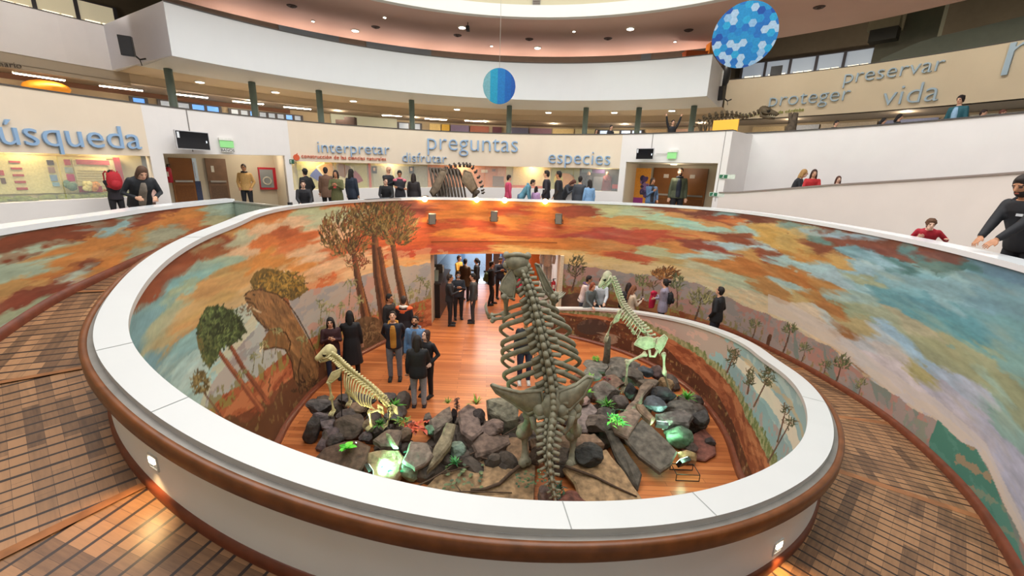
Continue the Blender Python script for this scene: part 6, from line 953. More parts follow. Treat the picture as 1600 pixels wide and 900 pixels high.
# ---- the tall skeleton rearing up with its back to us
BM = bonemat('85806c'); base = at_z(862, 745, 0); T_ = thing('giant_sloth_skeleton', 'tall rearing skeleton with wide ribs and thick tail, back turned, centre of the rocks', 'skeleton', (base.x, base.y + .3, 0))
VM = vertebra_mesh('vertebra', .15, .095, BM); dors = (0, -1, .12)
tail = [(866, 774, 5.30), (862, 752, 5.34), (858, 728, 5.42), (856, 706, 5.52), (857, 684, 5.66), (859, 664, 5.78), (861, 645, 5.9)]
spine(T_, [W3(p) for p in tail], (0, -1, .5), [.55, .85, 1.05, 1.25, 1.4, 1.5], 13, VM, 'tail_vertebra')
back = [(861, 645, 5.9), (862, 620, 5.98), (860, 596, 6.03), (855, 566, 6.08), (849, 538, 6.13), (843, 512, 6.2), (837, 486, 6.28), (830, 460, 6.36), (823, 440, 6.43), (817, 424, 6.5)]
fr_ = spine(T_, [W3(p) for p in back], dors, [1.7, 1.65, 1.6, 1.55, 1.5, 1.45, 1.35, 1.2, 1.05], 22, VM)
for k in range(10):                                         # ribs sweep out, forward and down
    i = int(round(4.5 + k * 1.35)); p, x, y, tz = fr_[i]; w_ = np.interp(k, [0, 2, 6, 9], [.60, .70, .60, .36]); dp = np.interp(k, [0, 4, 9], [.40, .48, .28]); dr = np.interp(k, [0, 4, 7, 9], [.95, .85, .62, .36])
    for s in (-1, 1):
        pts = [p + Vector((s * w_ * math.sin(a) * (1.0 if a < 1.57 else .98), .05 + dp * (1 - math.cos(a)) * .9, -dr * (a / 2.5) ** 1.15 + .03)) for a in (.06, .35, .8, 1.25, 1.7, 2.1, 2.4)]
        rib(T_, pts, .032 if k < 7 else .025, BM)
skull(T_, W3((809, 413, 6.62)), (-.25, 1, .35), (0, -.3, 1), .58, BM, wide=.45)
b = MB(); c = W3((808, 405, 6.38)) - T_.location; c = c + Vector((0, .08, -.05)); b.ball(c, (.19, .15, .15), 14, 9); [b.ball(c + Vector((s * .17, .02, q)), (.055, .08, .06), 9, 6) for s in (-1, 1) for q in (.09, -.07)]; b.tube([c + Vector((-.17, -.06, .10)), c + Vector((0, -.10, .13)), c + Vector((.17, -.06, .10))], .032, 8); b.build('skull_back', BM, T_, True)
plate(T_, [W3(q) for q in ((799, 420, 6.42), (806, 440, 6.38), (803, 465, 6.36), (795, 466, 6.38), (781, 452, 6.42), (786, 438, 6.44))], .022, BM, 'scapula'); plate(T_, [W3(q) for q in ((836, 412, 6.45), (842, 414, 6.44), (862, 452, 6.55), (873, 470, 6.66), (866, 476, 6.6), (850, 452, 6.48))], .022, BM, 'scapula')
bone(T_, W3((790, 462, 6.4)), W3((791, 494, 6.62)), .045, BM, 'humerus'); bone(T_, W3((790, 496, 6.62)), W3((770, 499, 6.75)), .034, BM, 'forearm'); bone(T_, W3((786, 490, 6.66)), W3((768, 493, 6.8)), .026, BM, 'forearm'); hand_bones(T_, W3((764, 495, 6.82)), (-.5, .5, .8), .24, .026, BM, curl=(.6, .2, .3))
bone(T_, W3((866, 462, 6.55)), W3((864, 492, 6.85)), .045, BM, 'humerus'); bone(T_, W3((864, 490, 6.85)), W3((866, 470, 7.05)), .034, BM, 'forearm'); bone(T_, W3((858, 490, 6.85)), W3((861, 471, 7.05)), .026, BM, 'forearm'); hand_bones(T_, W3((864, 468, 7.05)), (.7, .4, .3), .2, .026, BM, curl=(.3, .2, .7))
plate(T_, [W3(q) for q in ((768, 601, 6.0), (782, 606, 5.98), (812, 613, 5.9), (846, 610, 5.86), (850, 636, 5.84), (826, 646, 5.92), (800, 628, 5.98), (776, 613, 6.02))], .035, BM, 'hip_wing', .03); plate(T_, [W3(q) for q in ((926, 590, 6.0), (918, 588, 6.0), (900, 602, 5.98), (872, 612, 5.88), (868, 636, 5.84), (890, 640, 5.92), (912, 618, 5.98))], .035, BM, 'hip_wing', .03)
b = MB(); c = W3((860, 636, 5.86)) - T_.location; b.ball(c, (.16, .12, .22), 14, 10); [b.ball(c + Vector((s * .17, .0, -.06)), (.10, .10, .12), 10, 7) for s in (-1, 1)]; b.build('sacrum', BM, T_, True)
for s, x in ((-1, 832), (1, 894)): 
    b = MB(); p = W3((x, 650, 5.92)) - T_.location; b.tube([p, p + Vector((-s * .03, -.02, -.16)), p + Vector((-s * .1, -.04, -.28)), p + Vector((-s * .16, -.04, -.2))], [.06, .045, .05, .04], 9); b.build('ischium', BM, T_, True)
    h0 = W3((x + s * 2, 643, 6.05)); bone(T_, h0, Vector((h0.x + s * .08, h0.y + .28, .72)), .085, BM, 'femur'); bone(T_, (h0.x + s * .08, h0.y + .28, .70), (h0.x + s * .06, h0.y + .10, .22), .065, BM, 'shin_bone'); hand_bones(T_, (h0.x + s * .06, h0.y + .10, .2), (0, 1, -.1), .3, .035, BM, name='foot_claw')
b = MB(); b.tube([(0, .28, 0), (W3((858, 610, 6.2)) - T_.location)[:]], .02, 8); b.build('support_rod', BLACKP, T_)
# ---- the small skeleton at the left
BY = bonemat('c9bd8c'); p0 = at_z(520, 648, .48); Y0 = p0.y; T2 = thing('quadruped_skeleton', 'small four legged skeleton lit yellow on the left rocks, head raised at far end', 'skeleton', (p0.x, p0.y, .4))
VS = vertebra_mesh('vertebra_small', .16, .10, BY); hp = at_z(594, 662, .5); YH = hp.y
sp_ = [(516, 558, Y0 - .05), (528, 566, Y0 - .02), (538, 575, Y0 - .05), (552, 586, Y0 - .12), (567, 597, Y0 - .22), (582, 609, Y0 - .34), (595, 622, Y0 - .45), (604, 634, YH + .02)]
f2 = spine(T2, [W3(q) for q in sp_], (.2, -.2, 1), [.62, .66, .62, .6, .55, .5, .48], 26, VS)
for k in range(12):
    p, x, y, tz = f2[8 + k]; w_ = np.interp(k, [0, 6, 11], [.13, .19, .15]); dn = np.interp(k, [0, 6, 11], [.40, .36, .22])
    for s in (-1, 1): rib(T2, [p + x * s * w_ * math.sin(a) - Vector((0, 0, 1)) * dn * (1 - math.cos(a)) * .55 + tz * .05 * a for a in (.08, .5, 1.0, 1.5, 2.0, 2.4)], .0105, BY, 12)
skull(T2, W3((509, 553, Y0 - .02)), (-.72, -.3, -.45), (0, 0, 1), .38, BY, wide=.46, tall=1.45)
plate(T2, [W3(q) for q in ((534, 576, Y0 - .16), (530, 588, Y0 - .17), (519, 597, Y0 - .18), (511, 596, Y0 - .18), (519, 582, Y0 - .17))], .016, BY, 'scapula'); plate(T2, [W3(q) for q in ((543, 568, Y0 + .12), (552, 577, Y0 + .1), (551, 586, Y0 + .1), (545, 582, Y0 + .12))], .012, BY, 'scapula')
bone(T2, W3((514, 597, Y0 - .16)), W3((518, 622, Y0 - .1)), .026, BY, 'humerus'); bone(T2, W3((518, 621, Y0 - .1)), W3((521, 642, Y0 - .1)), .022, BY, 'forearm'); hand_bones(T2, W3((521, 642, Y0 - .1)), (-.2, -1, -.2), .10, .014, BY, name='toe')
bone(T2, W3((545, 590, Y0 + .15)), W3((543, 612, Y0 + .2)), .026, BY, 'humerus'); bone(T2, W3((543, 611, Y0 + .2)), W3((547, 628, Y0 + .2)), .022, BY, 'forearm'); hand_bones(T2, W3((547, 628, Y0 + .2)), (-.2, -1, -.2), .10, .014, BY, name='toe')
b = MB(); c = W3((606, 640, YH + .05)) - T2.location
for s, q in ((-1, (590, 632)), (1, (612, 632))): plate(T2, [W3((*q, YH + .05 + .1 * s)), W3((q[0] + 8, q[1] + 4, YH + .08 * s)), W3((q[0] + 10, q[1] + 16, YH)), W3((q[0] + 3, q[1] + 12, YH + .08 * s))], .014, BY, 'hip_wing')
for s, (a_, k_, n_, f_) in ((-1, ((594, 640), (577, 644), (577, 655), (580, 666))), (1, ((608, 640), (612, 646), (603, 652), (604, 664)))):
    bone(T2, W3((*a_, YH + .06 * s)), W3((*k_, YH - .02 + .1 * s)), .024, BY, 'femur'); bone(T2, W3((*k_, YH - .02 + .1 * s)), W3((*f_, YH + .08 * s)), .020, BY, 'shin_bone'); hand_bones(T2, W3((*f_, YH + .08 * s)), (-.6, -.6, -.1), .10, .014, BY, name='toe')
b = MB(); b.tube([W3((533, 575, Y0)) - T2.location, W3((534, 652, Y0)) - T2.location], .010, 8); b.build('support_rod', BLACKP, T2); b = MB(); b.tube([W3((606, 640, YH)) - T2.location, W3((608, 668, YH)) - T2.location], .010, 8); b.build('support_rod', BLACKP, T2)
# ---- the rearing skeleton at the right, forepaw on a post
BG = bonemat('b3ad90'); p0 = at_z(1022, 600, .6); Y3 = p0.y; T3 = thing('reared_skeleton', 'slender reared skeleton at right, long neck raised and forepaw on a wooden post', 'skeleton', (p0.x, p0.y, .4)); VG = vertebra_mesh('vertebra_slim', .16, .11, BG)
YP = at_z(952, 572, .5).y; sp_ = [(1022, 536, Y3 + .05), (1008, 520, Y3 + .10), (995, 507, Y3 + .18), (985, 495, Y3 + .28), (976, 484, Y3 + .4), (969, 472, Y3 + .5), (964, 458, Y3 + .55), (960, 446, Y3 + .58), (954, 434, Y3 + .6)]
f3 = spine(T3, [W3(q) for q in sp_], (1, -.15, .6), [.75, .72, .66, .62, .58, .55, .52], 27, VG)
for k in range(10):
    p, x, y, tz = f3[5 + k]; 
    for s in (-1, 1): rib(T3, [p + x * s * .16 * math.sin(a) - y * .22 * (1 - math.cos(a)) * .6 - tz * .04 * a for a in (.08, .5, 1.0, 1.5, 2.0)], .0105, BG, 10)
skull(T3, W3((945, 437, Y3 + .58)), (-.7, -.3, -1.0), (-.8, 0, .8), .42, BG, wide=.33)
plate(T3, [W3(q) for q in ((972, 486, Y3 + .3), (966, 502, Y3 + .28), (958, 506, Y3 + .3), (962, 494, Y3 + .3))], .013, BG, 'scapula'); bone(T3, W3((968, 486, Y3 + .35)), W3((956, 506, YP - .1)), .026, BG, 'humerus'); bone(T3, W3((956, 505, YP - .1)), W3((949, 523, YP - .05)), .023, BG, 'forearm'); hand_bones(T3, W3((949, 525, YP - .05)), (-.4, -.4, -.8), .13, .014, BG, name='toe')
bone(T3, W3((978, 492, Y3 + .45)), W3((990, 520, Y3 + .5)), .024, BG, 'humerus'); bone(T3, W3((990, 519, Y3 + .5)), W3((1001, 527, Y3 + .35)), .02, BG, 'forearm')
plate(T3, [W3(q) for q in ((991, 538, Y3 + .02), (998, 528, Y3 + .02), (1012, 526, Y3), (1024, 530, Y3 - .02), (1022, 542, Y3 - .03), (1008, 546, Y3))], .02, BG, 'hip_wing', .02); plate(T3, [W3(q) for q in ((1043, 528, Y3 + .02), (1038, 523, Y3 + .02), (1028, 530, Y3), (1024, 544, Y3 - .02), (1030, 552, Y3 - .02), (1038, 540, Y3))], .02, BG, 'hip_wing', .02)
b = MB(); c = W3((1020, 550, Y3 - .02)) - T3.location; b.tube([c + Vector((-.08, 0, .05)), c + Vector((-.05, 0, -.10)), c + Vector((.05, 0, -.10)), c + Vector((.10, 0, .05))], .03, 8); b.build('pubis', BG, T3, True)
bone(T3, W3((1037, 553, Y3 - .04)), W3((1038, 582, Y3 - .12)), .034, BG, 'femur'); bone(T3, W3((1038, 583, Y3 - .12)), W3((1046, 612, Y3 - .05)), .028, BG, 'shin_bone'); hand_bones(T3, W3((1048, 614, Y3 - .05)), (.4, -.7, -.3), .15, .018, BG, name='toe')
bone(T3, W3((1008, 553, Y3)), W3((980, 566, Y3 - .1)), .034, BG, 'femur'); bone(T3, W3((980, 567, Y3 - .1)), W3((978, 600, Y3 - .02)), .027, BG, 'shin_bone'); hand_bones(T3, W3((976, 604, Y3 - .02)), (-.4, -.7, -.3), .15, .018, BG, name='toe')
b = MB(); a_, c_ = W3((950, 526, YP)), at_z(953, 578, .3); b.tube([(a_.x, YP, a_.z), (a_.x + .02, YP, (a_.z) * .6), (a_.x, YP, .25)], [.075, .085, .10], 10); o = b.build('wooden_post', mat('grey_bark', '5a4e40', .9, var=.35, scale=14, bump=.5), smooth=True); tag(o, 'grey bark covered post under the forepaw of the right skeleton', 'post')
# ---- dark shelled animal skeleton on the first floor behind the balcony edge
BD = bonemat('574c42'); c = at_y(722, 285, 15.1); T4 = thing('dark_skeleton', 'bulky dark brown animal skeleton on the first floor above the bulbs', 'skeleton', (c.x, 15.1, ZF)); zt = at_y(720, 259, 15.1).z - ZF
def X4(x): return at_y(x, 285, 15.1).x - c.x
b = MB(); b.box((0, 0, .12), (X4(757) - X4(640), 1.2, .24)); b.build('display_base', tone('4a2a26'), T4)
VB = vertebra_mesh('vertebra_dark', .10, .08, BD); spine(T4, [T4.location + Vector((X4(x), 0, z)) for x, z in ((690, zt * .86), (705, zt * .97), (725, zt), (738, zt * .96), (750, zt * .70), (754, zt * .5))], (0, 0, 1), [.7, .8, .8, .7, .6], 16, VB)
for k in range(9):
    x = X4(672 + k * 5.2)
    for s in (-1, 1): rib(T4, [T4.location + Vector((x + .02 * j + .16 * j * .3, s * .48 * math.sin(a), zt * .93 - (zt - .5) * (1 - math.cos(a)) * .55)) for j, a in enumerate((.1, .5, 1.0, 1.5, 2.0, 2.4))], .035, BD, 12)
plate(T4, [T4.location + Vector((X4(x), -.5, z)) for x, z in ((694, zt * .93), (702, zt * .9), (690, zt * .55), (680, zt * .4), (676, zt * .5))], .03, bonemat('7a6a58'), 'scapula'); plate(T4, [T4.location + Vector((X4(x), -.45, z)) for x, z in ((728, zt * .92), (738, zt * .88), (748, zt * .6), (740, zt * .5), (724, zt * .72))], .03, bonemat('85725c'), 'hip_wing')
for x0, x1, x2, nm_ in ((680, 688, 683, 'foreleg_bone'), (744, 738, 742, 'hindleg_bone')):
    for s in (-1, 1): bone(T4, T4.location + Vector((X4(x0), s * .35, zt * .52)), T4.location + Vector((X4(x1), s * .38, zt * .3)), .06, BD, nm_); bone(T4, T4.location + Vector((X4(x1), s * .38, zt * .3)), T4.location + Vector((X4(x2), s * .38, .27)), .05, BD, nm_)
skull(T4, T4.location + Vector((X4(655), 0, zt * .28)), (-1, -.1, -.15), (0, 0, 1), .8, bonemat('8a6a4e'), wide=.42, tall=1.2); b = MB(); b.box((X4(717), -.62, .52), (.16, .02, .14)); b.build('name_card', tone('e2ded8'), T4)
# ---- long skeleton on the second floor at right, lit yellow from behind
c = at_cyl(1150, 195, FC, RU + .9); T5 = thing('long_skeleton', 'long dark skeleton with yellow lit panel behind, upper floor at right', 'skeleton', (c.x, c.y, 5.75)); d5 = Vector((math.cos(math.radians(ang(FC, c))), -math.sin(math.radians(ang(FC, c))), 0)); n5 = Vector((d5.y, -d5.x, 0)); pxm = 1 / (650 / math.hypot(c.x, c.y)) * 1.02
def X5(x, z, s=0): return T5.location + d5 * ((x - 1150) * pxm * 1.05) + n5 * s + Vector((0, 0, z))
BK = bonemat('5c4f3a'); VK = vertebra_mesh('vertebra_long', .12, .08, BK); z5 = at_cyl(1140, 181, FC, RU + .9).z - 5.75
spine(T5, [X5(x, z) for x, z in ((1100, z5 * .8), (1110, z5 * .97), (1130, z5 * 1.02), (1146, z5 * 1.0), (1158, z5 * .94), (1170, z5 * 1.0), (1180, z5 * 1.06))], (0, 0, 1), [.4, .8, .9, .8, .7, .7], 18, VK)
for k in range(8):
    for s in (-1, 1): rib(T5, [X5(1114 + k * 4.3, z5 * .98 - .75 * (1 - math.cos(a)) * .5, s * .32 * math.sin(a)) for a in (.1, .6, 1.2, 1.8, 2.3)], .022, BK, 10)
skull(T5, X5(1183, z5 * 1.02), d5 * 1.0 + Vector((0, 0, -.35)), (0, 0, 1), .62, BK, wide=.38)
for x in (1110, 1148):
    for s in (-1, 1): bone(T5, X5(x, z5 * .8, s * .25), X5(x + 3, z5 * .42, s * .25), .045, BK, 'upper_leg_bone'); bone(T5, X5(x + 3, z5 * .42, s * .25), X5(x, .03, s * .25), .04, BK, 'lower_leg_bone')
b = MB(); P_ = X5(1150, z5 * .5, 1.0); b.box((0, 0, 0), (.8, .06, 1.0), rz=-math.radians(ang(FC, c))); o = b.build('amber_light_panel', mat('amber_panel', 'e0a83a', .5, emit=.5, ecol='e8ab38')); o.location = P_; tag(o, 'glowing amber panel behind the long skeleton on the upper floor', 'light panel')
b = MB(); P_ = at_cyl(1236, 200, FC, RU + .9); P_.z = 5.75; b.tube([(0, 0, 0), (.02, 0, .5), (0, 0, 1.0), (.06, 0, 1.45)], [.34, .2, .15, .08], 9); b.tube([(0, 0, .95), (-.12, 0, 1.45)], [.09, .05], 7); o = b.build('tree_stump_model', mat('grey_bark', '5a4e40', .9), smooth=True); o.location = P_; tag(o, 'forked grey brown tree stump on the upper floor below the green lettering', 'tree stump')
# ================================================================== people
SK = {'l': mat('skin_light', 'd6a68a', .55, spec=.3), 'm': mat('skin_tan', 'b98565', .55, spec=.3), 'p': mat('skin_pale', 'e2b9a2', .55, spec=.3)}
EYE = mat('eye_dark', '231a16', .3); LIP = mat('lip', 'a5584e', .5)
def fuse(mb, voxel, sm=3):
    me = bpy.data.meshes.new('raw'); me.from_pydata([tuple(v) for v in np.concatenate(mb.V)], [], mb.F); o = bpy.data.objects.new('raw', me); C.objects.link(o)
    r = o.modifiers.new('r', 'REMESH'); r.mode = 'VOXEL'; r.voxel_size = voxel
    if sm: q = o.modifiers.new('s', 'SMOOTH'); q.iterations = sm; q.factor = .5
    dg = bpy.context.evaluated_depsgraph_get(); out = bpy.data.meshes.new_from_object(o.evaluated_get(dg)); bpy.data.objects.remove(o); bpy.data.meshes.remove(me); return out
def rings(mb, R, n=14):                                     # closed body of elliptical rings (centre, rx, ry, tilt about x)
    V = []
    for c, rx, ry, ti in R:
        for k in range(n):
            a = 2 * PI * k / n; x, y = rx * math.cos(a), ry * math.sin(a); V.append((c[0] + x, c[1] + y * math.cos(ti), c[2] - y * math.sin(ti)))
    N = len(R); F = [(i * n + k, i * n + (k + 1) % n, (i + 1) * n + (k + 1) % n, (i + 1) * n + k) for i in range(N - 1) for k in range(n)] + [tuple(range(n - 1, -1, -1)), tuple((N - 1) * n + k for k in range(n))]
    return mb.add(V, F)
def blob(mb, pts, rad, n=8):
    mb.tube(pts, rad, n)
    for p, r in zip(pts, rad): mb.ball(p, r * .98, n, 5)
def person(loc, face, h, label, top='202226', low='22242c', hair=('short', '241a14'), skin='l', pose='down', lean=0, look=(0, 0), shoes='1c1a1a', extra=(), fat=1.07, voxel=.014, step=0, lw=None, rw=None, coat=.0, hood=None, sleeve=True, group=None, crouch=0):
    t = thing('person', label, 'person', loc, -math.radians(face), group); k = h / 1.75; t.scale = (k, k, k)
    L = math.radians(lean); hip = Vector((0, 0, .93 - crouch))
    def T(x, y, z):                                         # torso point turned about the hips
        z -= .93; return Vector((x, y * math.cos(L) + z * math.sin(L), hip.z + z * math.cos(L) - y * math.sin(L)))
    if lean: hip = Vector((0, -.10 * math.sin(L), .93 - crouch))
    P = {'down': ((-.25, .03, .84), (.25, .03, .84)), 'pockets': ((-.19, .10, .93), (.19, .10, .93)), 'phone': ((-.07, .30, 1.25), (.07, .30, 1.25)), 'rail': ((-.16, .40, .98), (.16, .40, .98)), 'wave': ((-.36, .02, 1.95), (.36, .02, 1.95)), 'behind': ((-.12, -.14, .95), (.12, -.14, .95)),
         'one': ((-.25, .03, .84), (.10, .30, 1.20)), 'chin': ((-.06, .24, 1.15), (.06, .17, 1.48)), 'cross': ((.12, .22, 1.18), (-.12, .24, 1.13)), 'chest': ((-.22, .12, .95), (.02, .20, 1.28)), 'reach': ((-.22, .40, 1.0), (.25, .05, .84)), 'low': ((-.15, .35, .75), (.15, .35, .75)), 'strap': ((-.12, .15, 1.30), (.24, .06, .86))}[pose]
    WL, WRr = Vector(lw or P[0]), Vector(rw or P[1]); arms = []
    for s, W in ((-1, WL), (1, WRr)):
        Sh = T(s * .18, -.01, 1.405); d = W - Sh; l1, l2 = .29, .265; D = min(d.length, (l1 + l2) * .995); d = d.normalized() * D; W = Sh + d
        a = (l1 * l1 - l2 * l2 + D * D) / (2 * D); hh = math.sqrt(max(l1 * l1 - a * a, 0)); hint = Vector((s * .55, -.6, -.6)); pp = hint - d.normalized() * hint.dot(d.normalized()); pp.normalize()
        arms.append((Sh, Sh + d.normalized() * a + pp * hh, W, s))
    legs = []
    for s in (-1, 1):
        hp = hip + Vector((s * .095, 0, -.02)); an = Vector((s * .11, -step * s * .16, .085)); mid = (hp + an) / 2; kn = mid + Vector((s * .01, .02 + crouch * .8 + abs(step) * .05, .0)); kn.z = .49 - crouch * .3; legs.append((hp, kn, an, s))
    hc = T(0, .02, 1.635); hc = hc + Vector((0, .02 * math.sin(L), -.02 * (L > .5)))
    HM = Euler((math.radians(-look[1]) - L * .35, 0, math.radians(-look[0])), 'XYZ').to_matrix()
    def H(x, y, z): return hc + HM @ Vector((x, y, z))
    def torso(g, z0):
        R = []
        for z, rx, ry in ((z0, .172, .125), (.93, .17, .12), (1.08, .142, .10), (1.25, .165, .115), (1.37, .178, .108), (1.43, .15, .085), (1.475, .075, .065)):
            if z >= z0: R.append((T(0, -.005, z), (rx + g) * fat, (ry + g) * fat, L))
        return R
    b = MB(); rings(b, torso(0, .86)); b.tube([T(0, -.01, 1.42), T(0, .0, 1.50), H(0, -.01, -.06)], [.062, .053, .055], 10)
    b.ball(H(0, 0, .015), (.074, .095, .105), 14, 10, M=HM); b.ball(H(0, .025, -.055), (.055, .062, .062), 12, 8, M=HM); b.tube([H(0, .088, .03), H(0, .112, -.012), H(0, .09, -.022)], [.011, .017, .008], 7)
    for s in (-1, 1): b.ball(H(s * .074, -.005, .0), (.012, .022, .032), 8, 5, M=HM); b.ball(H(s * .033, .078, .038), (.022, .014, .010), 8, 5, M=HM)
    for Sh, El, W, s in arms:
        blob(b, [Sh, El, W], [.052, .041, .030]); f = (W - El).normalized(); out = Vector((s, .0, 0)); side = f.cross(Vector((0, 1, 0)) if abs(f.y) < .8 else Vector((0, 0, 1))).normalized(); nrm = side.cross(f).normalized()
        cen = W + f * .045; M_ = Matrix((side, f, nrm)).transposed(); b.ball(cen, (.043, .055, .018), 8, 6, M=M_)
        for q, (o_, ln) in enumerate(((-.033, .066), (-.011, .078), (.011, .074), (.033, .058))):
            r0 = W + f * .085 + side * o_; b.tube([r0 - f * .03, r0 + f * ln * .45 + nrm * .004, r0 + f * ln + nrm * -.016], [.0085, .0078, .0065], 6)
        r0 = W + f * .03 - side * .034; b.tube([r0, r0 + f * .03 - side * .022, r0 + f * .062 - side * .022 - nrm * .01], [.012, .011, .008], 6)
    for hp, kn, an, s in legs: blob(b, [hp, (hp + kn) / 2, kn, kn * .62 + an * .38, an], [.088, .076, .056, .052, .038]); b.ball(an + Vector((s * .008, .065, -.05)), (.042, .115, .035), 10, 6)
    me = fuse(b, voxel); me.name = 'body'; body = link('body', me, [SK[skin], EYE, LIP, tone(hair[1])], t, True)
    co = np.zeros(len(me.polygons) * 3); me.polygons.foreach_get('center', co); co = co.reshape(-1, 3); mi = np.zeros(len(co), int); iv = np.array(HM.inverted()); q = (co - np.array(hc)) @ iv.T
    for s in (-1, 1):
        mi[(np.abs(q[:, 0] - s * .033) < .014) & (np.abs(q[:, 2] - .018) < .008) & (q[:, 1] > .05)] = 1; mi[(np.abs(q[:, 0] - s * .034) < .021) & (np.abs(q[:, 2] - .040) < .0065) & (q[:, 1] > .05)] = 3
    mi[(np.abs(q[:, 0]) < .024) & (np.abs(q[:, 2] + .055) < .008) & (q[:, 1] > .05)] = 2
    if 'beard' in extra: mi[(q[:, 2] < -.035) & (q[:, 2] > -.125) & (q[:, 1] > .005) & ~((np.abs(q[:, 0]) < .02) & (np.abs(q[:, 2] + .055) < .009))] = 3
    me.polygons.foreach_set('material_index', mi)
    # clothes
    b = MB(); rings(b, [(T(0, -.005, .84 - coat), (.185 + coat * .12) * fat, .137 * fat + coat * .05, L)] + torso(.016 if not coat else .024, .86)[0:] )
    for Sh, El, W, s in arms:
        if sleeve: blob(b, [Sh, El, W * .93 + El * .07], [.060 * fat, .054 * fat, .043])
        else: blob(b, [Sh, Sh * .5 + El * .5], [.068, .056])
    if hood or coat: b.tube([T(-.06, -.03, 1.47), T(0, -.075, 1.49), T(.06, -.03, 1.47)], .035, 8)
    link('jacket' if sleeve else 'shirt', fuse(b, max(voxel, .016)), tone(top), t, True)
    b = MB(); rings(b, [(hip + Vector((0, 0, -.10)), .165 * fat, .118 * fat, 0), (hip + Vector((0, 0, .0)), .178 * fat, .128 * fat, L), (T(0, -.005, 1.02), .155 * fat, .112 * fat, L)])
    for hp, kn, an, s in legs: blob(b, [hp, (hp + kn) / 2, kn, an + Vector((0, 0, .015))], [.098 * fat, .088 * fat, .072, .062])
    link('trousers', fuse(b, max(voxel, .016)), tone(low), t, True)
    for hp, kn, an, s in legs:
        b = MB(); b.ball(an + Vector((s * .008, .065, -.045)), (.052, .135, .042), 12, 6); b.tube([an + Vector((0, 0, .03)), an + Vector((0, .01, -.03))], [.05, .052], 10); b.box(an + Vector((s * .008, .065, -.075)), (.095, .26, .02)); link('shoe', fuse(b, .012, 2), tone(shoes), t, True)
    # hair
    st, hcol = hair; b = MB(); hm = tone(hcol, .55)
    if st != 'bald':
        g = .012 if st == 'short' else .02
        b.ball(H(0, -.018, .034), (.076 + g * .8, .092 + g * .5, .098 + g), 14, 10, M=HM); b.ball(H(0, -.055, -.02), (.062 + g * .6, .05 + g * .7, .075), 12, 8, M=HM)
        if st in ('short', 'bun', 'curly'): b.ball(H(0, .035, .095), (.055, .05, .03 + g * .5), 10, 6, M=HM)
        if st == 'bun': b.ball(H(0, -.13, .09), (.045, .05, .045), 10, 7, M=HM); b.tube([H(0, -.08, .07), H(0, -.13, .09)], .03, 8)
        if st == 'pony': b.tube([H(0, -.09, .05), H(0, -.15, .0), H(0, -.14, -.16), H(0, -.10, -.24)], [.025, .04, .035, .012], 8)
        if st == 'curly': [b.ball(H(.085 * math.cos(a) * math.cos(e_), -.02 + .095 * math.sin(a) * math.cos(e_), .05 + .10 * math.sin(e_)), .033, 7, 5) for a in np.arange(0, 6.2, .7) for e_ in (.1, .6, 1.1) if not (math.sin(a) > .5 and e_ < .5)]
        if st in ('long', 'bob'):
            d = -.34 if st == 'long' else -.14
            for s in (-1, 1): b.tube([H(s * .06, -.03, .08), H(s * .080, -.035, -.02), H(s * .084, -.035, -.10), H(s * .082, -.01, d)], [.026, .026, .03, .018], 8)
            b.tube([H(0, -.07, .05), H(0, -.095, -.06), H(0, -.10, -.16), H(0, -.09, d - .05)], [.06, .066, .07, .04], 10, flat=.8)
        link('hair', fuse(b, .013, 2), hm, t, True)
    for e in extra:
        n, c = (e.split(':') + [None])[:2]
        if n == 'scarf': b = MB(); [b.tube([T(.085 * math.cos(a), .0 + .085 * math.sin(a), 1.485 + .01 * math.sin(2 * a)), T(.085 * math.cos(a + .8), .085 * math.sin(a + .8), 1.485)], .035, 8) for a in np.arange(0, 6.28, .78)]; link('scarf', fuse(b, .014, 2), tone(c), t, True)
        if n == 'beanie': b = MB(); b.ball(H(0, -.012, .065), (.09, .108, .085), 14, 8, M=HM); b.tube([H(0, -.012, .04), H(0, -.012, .065)], [.098, .1], 14, flat=1.1); link('beanie', fuse(b, .013, 2), tone(c), t, True)
        if n == 'front': b = MB(); rings(b, [(T(0, (q + .022) * fat - .05, z_), w_, .068, L) for z_, q, w_ in ((.88, .122, .075), (.95, .118, .078), (1.08, .10, .08), (1.25, .115, .082), (1.37, .108, .07), (1.44, .085, .045))]); link('open_front', fuse(b, .014, 2), tone(c), t, True)
        if n == 'hood': b = MB(); b.tube([T(-.10, .02, 1.46), T(-.09, -.06, 1.48), T(0, -.105, 1.47), T(.09, -.06, 1.48), T(.10, .02, 1.46), T(.04, .085, 1.40)], [.03, .04, .05, .04, .03, .02], 8); link('hood', fuse(b, .014, 2), tone(c), t, True)
        if n == 'belt': b = MB(); rings(b, [(T(0, 0, 1.12), .165 * fat, .122 * fat, L), (T(0, 0, 1.17), .172 * fat, .126 * fat, L)]); link('waist_band', fuse(b, .014, 1), tone(c), t, True)
        if n == 'stripes': 
            for zz in (1.02, 1.12, 1.22, 1.32): b = MB(); rings(b, [(T(0, .05, zz), .105, .088, L), (T(0, .05, zz + .03), .107, .09, L)]); link('pale_stripe', fuse(b, .012, 1), tone(c), t, True)
        if n == 'mask': b = MB(); b.ball(H(0, .062, -.035), (.05, .05, .04), 10, 7, M=HM); link('face_mask', fuse(b, .01, 1), tone(c), t, True)
        if n == 'badge': b = MB(); b.box(T(-.07, .145, 1.33), (.07, .012, .03)); link('chest_logo', b_mesh_(b), tone(c), t)
        if n == 'shoulder': b = MB(); [b.ball(T(s * .15, 0, 1.42), (.10, .10, .06), 10, 6) for s in (-1, 1)]; rings(b, [(T(0, -.01, 1.30), .188, .134, L), (T(0, -.01, 1.40), .19, .126, L)]); link('shoulder_panel', fuse(b, .014, 2), tone(c), t, True)
    return t, T, H, arms
